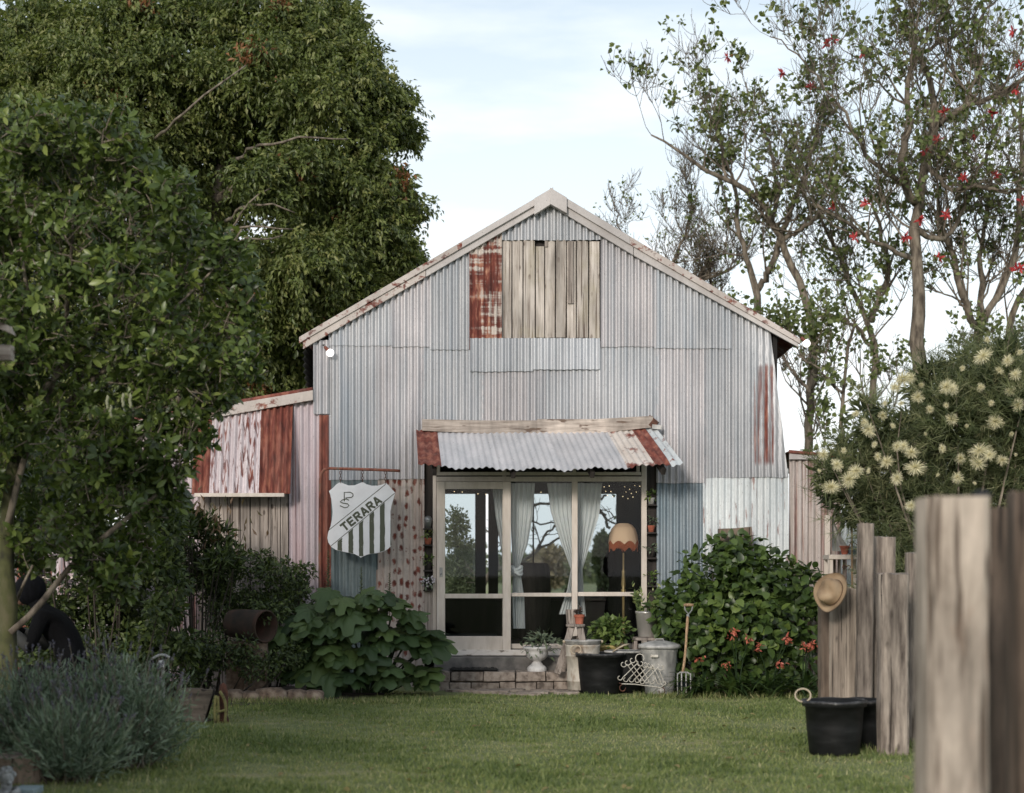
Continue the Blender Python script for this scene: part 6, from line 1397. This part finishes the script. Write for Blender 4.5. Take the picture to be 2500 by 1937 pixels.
def post(label, x0, x1, ytop, ybase, mat, depth=.14, lean=0.0, Y=None, seed=0, rnd=.35, group='old timber posts standing in a row', topwob=.012, name='timber_post', round_=False, tilt=0.0):
    """an upright timber measured by its edges, top and foot in the photo"""
    if Y is None: Y = CAM_H * FPX / (ybase - 1390) - CAM_D
    g = np.random.default_rng(seed + 5); X0, X1 = WX(x0, Y), WX(x1, Y); h = WZ(ytop, Y); cx, hw = (X0 + X1) / 2, (X1 - X0) / 2
    t = 72 if round_ else 28; lv = 14; V = []; gv_ = g.normal(0, .028, t) if round_ else np.zeros(t)
    for i in range(lv + 1):
        z = h * i / lv
        for k in range(t):
            a = 2 * math.pi * k / t; p = 2.0 if round_ else 5.0
            e = (abs(math.cos(a)) ** p + abs(math.sin(a)) ** p) ** (-1 / p); q_ = 1 + .035 * math.sin(3 * a + seed) + .02 * math.sin(7 * a + z * 3 + seed) + .014 * math.sin(z * 7 + seed * 2) + .010 * math.sin(z * 19 + a + seed) + g.normal(0, .006) + gv_[k]
            zz = z + (topwob * (.3 * math.sin(a + seed) + g.normal(0, .35)) if i == lv else 0) - (tilt * math.cos(a) if i == lv else 0)
            V.append((cx + lean * (z / h) + hw * e * q_ * math.cos(a), Y + depth / 2 + depth / 2 * e * q_ * math.sin(a), zz))
    V.append((cx + lean, Y + depth / 2, h + topwob * .4)); top = len(V) - 1
    F = [(i * t + k, i * t + (k + 1) % t, (i + 1) * t + (k + 1) % t, (i + 1) * t + k) for i in range(lv) for k in range(t)] + [(lv * t + k, lv * t + (k + 1) % t, top) for k in range(t)]
    return solo(name, MB().add(V, F), MAT[mat], label, 'post', group)
post('brown sawn post under the hat', 2003, 2034, 1432, 1722, 'sleeper_warm', Y=-6.0, seed=1)
post('broad deeply grooved post beside the hat', 2030, 2096, 1434, 1760, 'sleeper_groove', Y=-6.35, seed=2, round_=True, depth=.2, tilt=.03)
post('tall narrow pale post right of the grooved post', 2092, 2130, 1279, 1765, 'sleeper', Y=-6.5, seed=3, lean=.02)
post('grey post with rounded shoulder behind the short stout post', 2134, 2186, 1312, 1770, 'sleeper', Y=-6.3, seed=4, lean=.01)
post('short stout post with dark nail holes', 2150, 2223, 1401, 1845, 'sleeper', seed=6, depth=.16)
post('pinkish grey post half hidden behind the nearest post', 2217, 2262, 1350, 1838, 'sleeper', seed=7, Y=-6.7)
post('thick blurred timber post nearest the viewer', 2266, 2424, 1212, 3000, 'sleeper_near', Y=-14.75, seed=8, depth=.22, lean=.0, topwob=.008)
post('second blurred post just behind the nearest post', 2418, 2474, 1242, 2900, 'sleeper_shade', Y=-13.6, seed=9, depth=.2)
post('blurred post cut by the right edge of the picture', 2494, 2640, 1200, 3000, 'sleeper_shade', Y=-14.6, seed=10, depth=.22)
# dark lamp cap standing on top of the nearest post
cp = MB(); c0 = W(2395, 1208, -14.64); c0[2] = WZ(1212, -14.75) + .004
cp.lathe([(.034, 0), (.038, .006), (.024, .013), (.014, .018), (.0, .022)], tuple(c0), 18, close=False)
solo('post_cap', cp, MAT['black_plastic'], 'small dark cap on top of the nearest post', 'cap', smooth=True)
# nails in the stout post
# felt hat hung over the posts
MAT['felt'] = mixed('tan felt', [lin(116, 96, 74), lin(148, 126, 100), lin(162, 142, 116)], (5, 5, 5), .95, 0, .25, rand=0)
YHt = -6.55; hc = W(2035, 1448, YHt)
ht = thing('felt_hat', 'tan felt hat with a dented crown hung on the post tops', 'hat', tuple(hc))
ax = unit(np.array([-.74, -.62, .26])); u1 = unit(np.cross(ax, np.array([.55, 0, .83]))); u2 = np.cross(ax, u1)   # ax: out of the crown
def hp(r, a, h, sq=1.0): return hc + u1 * r * math.cos(a) * sq + u2 * r * math.sin(a) + ax * h
V = []; seg = 40; rows = [(.172, .030, 1), (.168, .022, 1), (.14, .004, 1), (.105, .002, 1), (.103, .02, 1), (.100, .06, 1), (.095, .10, 1), (.080, .128, 1), (.048, .118, 1), (.015, .100, 1)]
for i, (r, h, _) in enumerate(rows):
    for k in range(seg):
        a = 2 * math.pi * k / seg; wav = .022 * math.cos(2 * a) * (i < 3) + .010 * math.sin(3 * a + 1) * (i < 3); dent = (-.030 * abs(math.cos(a)) ** 3 if i in (6, 7, 8) else 0)
        V.append(hp(r * (1.0 if i > 3 else 1 + .06 * math.cos(a * 2)), a, h + wav + dent, .86))
F = [(i * seg + k, i * seg + (k + 1) % seg, (i + 1) * seg + (k + 1) % seg, (i + 1) * seg + k) for i in range(len(rows) - 1) for k in range(seg)] + [tuple((len(rows) - 1) * seg + k for k in range(seg))]
m4 = 4 * seg
brim = MB().add(V[:m4], [f for f in F if max(f) < m4]); crown = MB().add(V[3 * seg:], [tuple(i - 3 * seg for i in f) for f in F if min(f) >= 3 * seg])
obj('brim', brim, MAT['felt'], ht, smooth=True, solid=.004); obj('crown', crown, MAT['felt'], ht, smooth=True, solid=.004)
bn_ = MB().tube([hp(.1035, a, .012, .86) for a in np.linspace(0, 6.2832, 33)], .007, 6); obj('band', bn_, plain('dark hat band', lin(84, 66, 48), .9), ht, smooth=True)
# near tubs
Yn = CAM_H * FPX / (1851 - 1390) - CAM_D
tub('black rubber tub on the lawn beside the timber posts', WX(2037, Yn + .22), Yn + .22, .225, .185, WZ(1709, Yn + .22), [(-1, 'rope')])
tub('second black tub tucked behind the tub by the posts', WX(2108, Yn + .55), Yn + .58, .165, .14, WZ(1707, Yn + .58), [(1, 'rim')])

# ------------------------------------------------------------------ clutter by the right lean-to
ti_ = thing('curved_tin', 'curved grey sheet of tin leaning by the right lean-to', 'metal sheet', (WX(2050, -.35), -.35, 0))
V = []
for i in range(13):
    t = i / 12; wdt = 4 + 44 * t ** 1.6
    for k in range(5): V.append(W(2031 + wdt * k / 4, 1262 + 84 * t, -.35 + .10 * math.sin(k / 4 * 3.1)))
obj('sheet', MB().add(V, [(i * 5 + k, (i + 1) * 5 + k, (i + 1) * 5 + k + 1, i * 5 + k + 1) for i in range(12) for k in range(4)]), MAT['zinc'], ti_, smooth=True, solid=.004)
obj('stay', MB().bar(W(2034, 1345, -.36), np.array([WX(2034, -.36), -.36, 0]), .03, .02), MAT['plank'], ti_)
tb_ = thing('potting_table', 'narrow pale potting table behind the hat and posts', 'table', (WX(2070, -.7), -.7, 0))
obj('top', MB().box(WX(2016, -.7), WX(2100, -.7), -.9, -.5, WZ(1366, -.7), WZ(1355, -.7)), MAT['cream'], tb_, bevel=.004)
for x in (2022, 2092):
    for yy in (-.86, -.54): obj('leg', MB().box(WX(x, -.7) - .02, WX(x, -.7) + .02, yy - .02, yy + .02, 0, WZ(1366.3, -.7)), MAT['cream'], tb_)
obj('lower_shelf', MB().box(WX(2030, -.7), WX(2100, -.7), -.88, -.52, WZ(1440, -.7), WZ(1433, -.7)), MAT['cream'], tb_)
for x in (2034, 2046, 2058): obj('back_slat', MB().box(WX(x, -.5), WX(x + 7, -.5), -.495, -.475, WZ(1430, -.5), WZ(1366.3, -.5)), MAT['plank'], tb_)
zt2 = WZ(1355, -.7) + .003
tn = solo('clay_pot', MB().lathe([(.035, zt2), (.05, zt2 + .08), (.058, zt2 + .082), (.058, zt2 + .10), (.0, zt2 + .09)], (WX(2062, -.72), -.72, 0), 18, close=False), MAT['terracotta'], 'small clay pot on the pale potting table', 'pot', smooth=True)
tk = thing('blue_kettle', 'small grey blue kettle on the potting table', 'kettle', (WX(2083, -.72), -.72, zt2))
obj('body', MB().lathe([(.05, zt2), (.062, zt2 + .03), (.058, zt2 + .07), (.03, zt2 + .095), (.0, zt2 + .10)], (WX(2083, -.72), -.72, 0), 18, close=False), plain('blue grey enamel', lin(96, 108, 116), .4), tk, smooth=True)
obj('handle', MB().tube([(WX(2083, -.72) + .05 * math.cos(a), -.72, zt2 + .075 + .06 * math.sin(a)) for a in np.linspace(0, math.pi, 11)], .005, 6), MAT['iron'], tk); obj('spout', MB().tube([(WX(2083, -.72) - .05, -.72, zt2 + .03), (WX(2083, -.72) - .085, -.72, zt2 + .06), (WX(2083, -.72) - .095, -.72, zt2 + .085)], [.012, .009, .007], 7), MAT['iron'], tk)
sk = solo('garden_stake', MB().tube([W(2081, 1690, -.95), W(2081, 1500, -.95), W(2080, 1345, -.95), W(2080, 1282, -.95)], [.012, .012, .012, .010], 7), MAT['handle_wood'], 'thin pale stake upright before the potting table', 'stake', smooth=True)
so_ = thing('iron_scroll', 'small dark iron scroll ornament under the potting table top', 'ornament', tuple(W(2066, 1395, -.92)))
for x, s_ in ((2060, 1), (2073, -1)): obj('scroll', MB().tube([W(x, 1386, -.93) + np.array([s_ * (.028 - .002 * i) * math.cos(i * .45), 0, (.030 - .002 * i) * math.sin(i * .45)]) for i in range(12)], .005, 5), MAT['iron'], so_)
obj('stem', MB().tube([W(2066, 1366, -.92), W(2066, 1396, -.93), W(2066, 1425, -.92)], .005, 5), MAT['iron'], so_)
# tall log showing over the hydrangea
post('weathered log end rising behind the hydrangea', 1757, 1838, 1291, 1690, 'sleeper_warm', Y=-.48, seed=21, depth=.25, group=None, name='log', topwob=.02)

# ------------------------------------------------------------------ left foreground and bed
def rock(x, Y, w_, h_, seed):
    g = np.random.default_rng(seed); b = MB(); b.ball((0, 0, 0), 1, 12, 8, noise=.07, seed=seed); v = b.v[0]; v[:] = np.sign(v) * np.abs(v) ** .75
    b.v[0] = v * np.array([w_ / 2, .12, h_ / 2]) + np.array([WX(x, Y), Y, h_ / 2 - .02]); return b
for i, (x, w_, h_, lb) in enumerate(((572, .22, .15, 'leftmost pinkish rock of the bed edging'), (612, .24, .13, 'second rock from the left in the bed edging'), (662, .38, .16, 'long low brown rock in the middle of the bed edging'), (722, .26, .14, 'rock of the bed edging just left of the lobed leaves'), (765, .24, .13, 'last rock of the bed edging tucked under the lobed leaves'))):
    solo('edging_rock', rock(x, -2.25 + .05 * i, w_, h_, i), MAT['stone'], lb, 'rock', 'rocks edging the left bed', smooth=True)
# old clay drum lying on its side
pd = MB(); c0 = W(650, 1530, -1.75); dv = unit(np.array([-.80, .58, .05])); a1 = unit(np.cross(dv, [0, 0, 1.0])); a2 = np.cross(a1, dv); V = []
prof = [(.150, .50), (.165, .30), (.170, .06), (.178, .05), (.178, .0), (.160, .0), (.155, .25), (.140, .48), (.02, .49)]
for r, s_ in prof:
    for k in range(28):
        a = 2 * math.pi * k / 28; V.append(c0 + dv * s_ + a1 * r * math.cos(a) + a2 * r * math.sin(a))
pd.add(V, [(i * 28 + k, (i + 1) * 28 + k, (i + 1) * 28 + (k + 1) % 28, i * 28 + (k + 1) % 28) for i in range(len(prof) - 1) for k in range(28)])
dr = thing('clay_drum', 'old reddish clay drum lying on its side among the shrubs', 'drum', (c0[0], -1.75, 0))
MAT['old_clay'] = mixed('dirty clay', [lin(46, 40, 32), lin(64, 50, 40), lin(82, 56, 46)], (6, 6, 6), .9, 0, .3)
obj('shell', pd, MAT['old_clay'], dr, smooth=True)
for s_ in (.15, .42):
    q_ = c0 + dv * s_; obj('prop', MB().box(q_[0] - .12, q_[0] + .12, q_[1] - .06, q_[1] + .06, 0, q_[2] - .19), MAT['stone'], dr)
# timber box and yellow iron stand at the lawn's left edge
bxn = thing('timber_box', 'grey slanted timber box at the left edge of the lawn', 'box', (WX(465, -4.6), -4.6, 0))
Yx = -4.7
MAT['box_wood'] = wood('dull box timber', lin(84, 76, 68), lin(112, 102, 92), lin(48, 42, 38), sc=(3, 20, 20))
obj('front', MB().prism([(WX(440, Yx), 0), (WX(498, Yx), 0), (WX(522, Yx), WZ(1684, Yx)), (WX(440, Yx), WZ(1680, Yx))], Yx - .02, Yx + .02), MAT['box_wood'], bxn, bevel=.004)
obj('side', MB().add([(WX(498, Yx), Yx + .022, 0), (WX(522, Yx), Yx + .022, WZ(1684, Yx)), (WX(520, Yx) - .1, Yx + .5, WZ(1686, Yx)), (WX(498, Yx) - .1, Yx + .5, 0)], [(0, 1, 2, 3)]), MAT['box_wood'], bxn, solid=.03)
obj('back', MB().box(WX(440, Yx) - .1, WX(498, Yx) - .1, Yx + .5, Yx + .53, 0, WZ(1690, Yx)), MAT['box_wood'], bxn)
MAT['yellow_iron'] = mixed('flaking yellow paint', [lin(60, 52, 36), lin(108, 102, 58), lin(130, 124, 76)], (16, 16, 16), .7, 0, .3, lo=.36, hi=.5)
Yq = -4.75; yi = thing('yellow_iron_stand', 'flaking yellow iron hand pump body at the lawn edge', 'pump', (WX(537, Yq), Yq, 0))
z0 = 0
for (P_, r_) in (([(526, 1770), (524, 1730), (527, 1698)], .014), ([(548, 1768), (553, 1735), (548, 1700), (536, 1688)], .014), ([(533, 1768), (534, 1735), (532, 1700)], .012), ([(527, 1768), (537, 1776), (547, 1768)], .013), ([(526, 1735), (538, 1738), (552, 1732)], .012)):
    obj('bar', MB().tube(polyline([W(a, b, Yq) for a, b in P_], 8), r_, 7), MAT['yellow_iron'], yi, smooth=True)
obj('body', MB().lathe([(.05, .0), (.055, .02), (.040, .06), (.045, .25), (.03, .34), (.0, .36)], (WX(541, Yq), Yq + .09, 0), 14, close=False), MAT['iron'], yi, smooth=True)
obj('leg', MB().tube([W(527, 1765, Yq), (WX(522, Yq), Yq - .02, .0)], .012, 6), MAT['yellow_iron'], yi); obj('leg', MB().tube([W(549, 1765, Yq), (WX(556, Yq), Yq - .02, .0)], .012, 6), MAT['yellow_iron'], yi)
# hose head among the lavender
hn = thing('garden_tap', 'grey curved garden tap standing among the lavender', 'tap', (WX(402, -7.2), -7.2, 0))
obj('stand', MB().tube([(WX(398, -7.2), -7.2, 0), W(398, 1640, -7.2), W(397, 1612, -7.2)], .014, 8), MAT['zinc'], hn, smooth=True)
obj('spout', MB().tube(polyline([W(414, 1606, -7.2), W(402, 1598, -7.2), W(385, 1600, -7.2), W(370, 1610, -7.2)], 8), .010, 7), MAT['zinc'], hn, smooth=True); obj('bell', MB().lathe([(.035, WZ(1632, -7.2)), (.025, WZ(1622, -7.2)), (.012, WZ(1612, -7.2))], (WX(393, -7.2), -7.22, 0), 12), MAT['zinc'], hn, smooth=True)
# stump, stone cherub and pale block in the lower left corner
Yst = -9.35
sp_ = post('grey split stump at the lower left corner', -40, 96, 1850, 1990, 'sleeper_warm', Y=-9.1, seed=31, depth=.3, group=None, name='stump', topwob=.01)
MAT['statue'] = mixed('grey cast stone', [lin(96, 98, 98), lin(140, 142, 142), lin(164, 166, 166)], (22, 22, 22), .9, 0, .5, rand=0)
Yk = -9.75; chx = thing('cherub_statue', 'small grey stone cherub bust in the lower left corner', 'statue', (WX(18, Yk), Yk, 0))
hd_ = MB(); hcx = W(16, 1898, Yk); hd_.ball(tuple(hcx), .050, 16, 12, (.88, .95, 1.1))
hd_.ball(tuple(hcx + np.array([.036, -.020, -.012])), .014, 8, 6); hd_.ball(tuple(hcx + np.array([.026, -.030, -.030])), .016, 8, 6)
obj('head', hd_, MAT['statue'], chx, smooth=True)
cu2 = MB()
for i in range(46):
    d = unit(g.normal(size=3)); d[2] = abs(d[2]) * 1.0 + .1; d = unit(d)
    if d[1] < -.3 and d[2] < .6: continue
    cu2.ball(tuple(hcx + d * np.array([.047, .050, .056])), .014, 7, 5, noise=.08, seed=i)
obj('curls', cu2, MAT['statue'], chx, smooth=True)
obj('torso', MB().lathe([(.085, 0), (.09, .015), (.082, .03), (.05, .05), (.034, .062), (.032, .09)], (hcx[0], Yk, 0), 20), MAT['statue'], chx, smooth=True)
obj('pale_arm', MB().tube([hcx + np.array([.06, -.02, -.075]), hcx + np.array([.085, -.06, -.085]), hcx + np.array([.05, -.10, -.09])], [.028, .024, .018], 10), MAT['statue'], chx, smooth=True)
pb = thing('pale_block', 'pale blue grey slab beside the cherub in the lower left corner', 'slab', (WX(68, -9.6), -9.6, 0))
obj('slab', MB().box(WX(38, -9.6), WX(96, -9.6), -9.72, -9.5, 0, WZ(1922, -9.6)), plain('pale slab', lin(130, 146, 150), .8), pb, bevel=.006)
# eave corner at the left edge; unseen wall and long roof added for shade
ev = thing('eave_and_shade_shed', 'weathered timber eave corner of a shed poking in at the left edge, its unseen wall and roof added for shade', 'shed', (WX(-260, -9), -12.5, 0))
xe = WX(34, -9)
obj('barge', MB().prism([(xe - 2.2, WZ(815, -9) + 1.0), (xe - 2.2, WZ(815, -9) + .90), (xe, WZ(818, -9)), (xe - .03, WZ(796, -9))], -9.02, -8.95), MAT['hplank'], ev)
obj('rafter', MB().box(xe - 2.2, xe + .012, -9.12, -9.03, WZ(884, -9), WZ(848, -9)), MAT['hplank'], ev)
obj('wall', MB().box(xe - 1.3, xe - 1.24, -17.5, -9.2, 0, WZ(848, -9)), MAT['plank'], ev)  # out of view, added to keep the low sun off the lower left
obj('shade_roof_sheet', MB().add([(xe - 2.2, -17.5, WZ(815, -9) + 1.02), (xe - .05, -17.5, WZ(790, -9)), (xe - .05, -8.96, WZ(790, -9)), (xe - 2.2, -8.96, WZ(815, -9) + 1.02)], [(0, 1, 2, 3)]), MAT['roofing'], ev, solid=.02)
for yy in (-16.5, -13.0, -9.4): obj('post', MB().box(xe - .62, xe - .50, yy - .06, yy + .06, 0, WZ(848, -9) + .05), MAT['plank'], ev)
# rusty fence glimpsed at the far left
fn_ = thing('iron_fence', 'rusty corrugated iron fence glimpsed at the far left behind the shrub', 'fence', (WX(60, -.6), -.6, 0))
for i, (a, b, mt) in enumerate(((-330, -80, 'pink_rust'), (-80, 40, 'pink_rust'), (36, 90, 'rust'), (86, 150, 'pink_rust'), (146, 330, 'pink'))):
    obj('fence_sheet', corr(a, b, 1290, 1680, .0 + .004 * (i % 2), Y0=-.6), MAT[mt], fn_, smooth=True, solid=.0025)
obj('fence_post', MB().box(WX(84, -.7), WX(102, -.7), -.74, -.66, 0, WZ(1350, -.7)), MAT['dark_wood'], fn_); obj('rail', MB().box(WX(102.5, -.7), WX(330, -.7), -.72, -.68, WZ(1414, -.7), WZ(1408, -.7)), MAT['cream'], fn_)

# ------------------------------------------------------------------ person sitting hunched over, at the left behind the lavender
MAT['jacket'] = mixed('dark jacket', [lin(8, 8, 10), lin(16, 17, 20)], (5, 9, 3), .9, 0, 1.0, rand=0, bd=.04, spec=.12)
MAT['skin'] = plain('skin', lin(122, 92, 78), .7); MAT['hair'] = mixed('dark knitted cap', [lin(11, 12, 15), lin(20, 21, 26)], (40, 40, 12), .9, 0, .4, rand=0, spec=.12)
YP = -5.4; sx = WX(192, YP); pr = thing('person', 'person in dark jacket and cap sitting hunched forward, looking at a phone', 'person', (sx, YP, 0))
# skeleton: pelvis, spine, neck, head (facing left), arms to a phone, legs bent
J = {'pel': (0, 0, .50, .17, .15), 'sp1': (-.06, 0, .68, .17, .14), 'sp2': (-.16, 0, .86, .18, .14), 'sp3': (-.27, 0, 1.00, .165, .12), 'nk': (-.34, 0, 1.07, .065, .06), 'hd1': (-.39, 0, 1.13, .085, .085), 'hd2': (-.43, 0, 1.21, .098, .09), 'hd3': (-.44, 0, 1.27, .06, .06),
     'shl': (-.27, -.19, .98, .075, .075), 'ell': (-.34, -.27, .72, .055, .055), 'wrl': (-.52, -.14, .84, .036, .036), 'hal': (-.57, -.10, .88, .034, .025), 'shr': (-.27, .19, .98, .075, .075), 'elr': (-.34, .27, .72, .055, .055), 'wrr': (-.52, .12, .84, .036, .036), 'har': (-.57, .08, .88, .034, .025),
     'hpl': (-.04, -.11, .48, .11, .11), 'knl': (-.46, -.14, .50, .075, .075), 'anl': (-.42, -.14, .10, .05, .05), 'tol': (-.58, -.15, .04, .04, .035), 'hpr': (-.04, .11, .48, .11, .11), 'knr': (-.46, .14, .50, .075, .075), 'anr': (-.42, .14, .10, .05, .05), 'tor': (-.58, .15, .04, .04, .035)}
E = [('pel', 'sp1'), ('sp1', 'sp2'), ('sp2', 'sp3'), ('sp3', 'nk'), ('nk', 'hd1'), ('hd1', 'hd2'), ('hd2', 'hd3'), ('sp3', 'shl'), ('shl', 'ell'), ('ell', 'wrl'), ('wrl', 'hal'), ('sp3', 'shr'), ('shr', 'elr'), ('elr', 'wrr'), ('wrr', 'har'), ('pel', 'hpl'), ('hpl', 'knl'), ('knl', 'anl'), ('anl', 'tol'), ('pel', 'hpr'), ('hpr', 'knr'), ('knr', 'anr'), ('anr', 'tor')]
names = list(J); me = bpy.data.meshes.new('body')
fing = []                                           # fingers curling round the phone
vv = [J[n_][:3] for n_ in names]; ee = [(names.index(a), names.index(b)) for a, b in E]; rr_ = [J[n_][3:] for n_ in names]
for hand, sy in (('hal', 1), ('har', -1)):
    hx, hy_, hz_ = J[hand][:3]; hi = names.index(hand)
    for fi, (dz, ln) in enumerate(((.026, .062), (.010, .070), (-.006, .066), (-.022, .052))):
        i0 = len(vv); vv += [(hx - .030, hy_ + sy * .012, hz_ + dz), (hx - .052, hy_ + sy * (.012 + ln * .45), hz_ + dz), (hx - .040, hy_ + sy * (.012 + ln * .9), hz_ + dz)]; rr_ += [(.009, .009), (.0085, .0085), (.007, .007)]; ee += [(hi, i0), (i0, i0 + 1), (i0 + 1, i0 + 2)]
    i0 = len(vv); vv += [(hx + .012, hy_ + sy * .022, hz_ + .032), (hx + .004, hy_ + sy * .045, hz_ + .050)]; rr_ += [(.010, .010), (.008, .008)]; ee += [(hi, i0), (i0, i0 + 1)]
me.from_pydata(vv, ee, []); me.update(); me.materials.append(MAT['jacket'])
bo = bpy.data.objects.new('body', me); COL.objects.link(bo); bo.parent = pr; ORG[bo.name] = ORG[pr.name]
sk_ = bo.modifiers.new('skin', 'SKIN'); sk_.use_smooth_shade = True
if not me.skin_vertices:
    bm__ = __import__('bmesh').new(); bm__.from_mesh(me); bm__.verts.layers.skin.verify(); bm__.to_mesh(me); bm__.free()
for i, sv in enumerate(me.skin_vertices[0].data): sv.radius = rr_[i]; sv.use_root = (i == 0)
ss = bo.modifiers.new('sub', 'SUBSURF'); ss.levels = 2; ss.render_levels = 2
po = ORG[pr.name]
def sh_(x, y, z): return tuple(po + np.array([x, y, z]))
obj('cap', MB().ball(sh_(-.415, 0, 1.205), .138, 20, 14, (.98, .90, 1.0)), MAT['hair'], pr, smooth=True)
fc = MB(); fc.ball(sh_(-.495, 0, 1.155), .070, 16, 12, (.75, .95, 1.2)); fc.ball(sh_(-.552, 0, 1.15), .017, 8, 6, (1, .8, 1.3)); fc.ball(sh_(-.535, 0, 1.105), .020, 8, 6, (.7, 1.2, .5)); fc.ball(sh_(-.538, -.028, 1.18), .011, 8, 6); fc.ball(sh_(-.538, .028, 1.18), .011, 8, 6)
obj('face', fc, MAT['skin'], pr, smooth=True)
for s_ in (-1, 1): obj('ear', MB().ball(sh_(-.415, s_ * .095, 1.165), .022, 8, 6, (.8, .4, 1.2)), MAT['skin'], pr, smooth=True)
for s_, n_ in ((-1, 'l'), (1, 'r')):
    a = np.array(J['ell'][:3]) * np.array([1, s_ * -1, 1]); b = np.array(J['wrl'][:3]) * np.array([1, s_ * -1, 1])
    a = np.array([-.34, s_ * .27, .72]); b = np.array([-.52, s_ * .13, .84]); obj('sleeve_cuff', MB().tube([po + a, po + (a + b) / 2, po + b * .97 + a * .03], [.060, .052, .043], 10), plain('grey sleeve', lin(52, 53, 52), .85), pr, smooth=True)
ph_o = solo('phone', MB().box(po[0] - .625, po[0] - .612, po[1] - .04, po[1] + .04, po[2] + .86, po[2] + 1.01), glow('phone screen', lin(176, 200, 204), .5), 'slim phone held before the face of the seated person', 'phone', bevel=.003)
stl = thing('garden_stool', 'dark timber stool under the seated person', 'stool', (sx + .02, YP, 0))
obj('seat', MB().box(sx - .16, sx + .2, YP - .18, YP + .18, .33, .37), MAT['dark_wood'], stl, bevel=.005)
for a in (-.12, .16):
    for b in (-.14, .14): obj('leg', MB().box(sx + a - .02, sx + a + .02, YP + b - .02, YP + b + .02, 0, .329), MAT['dark_wood'], stl)
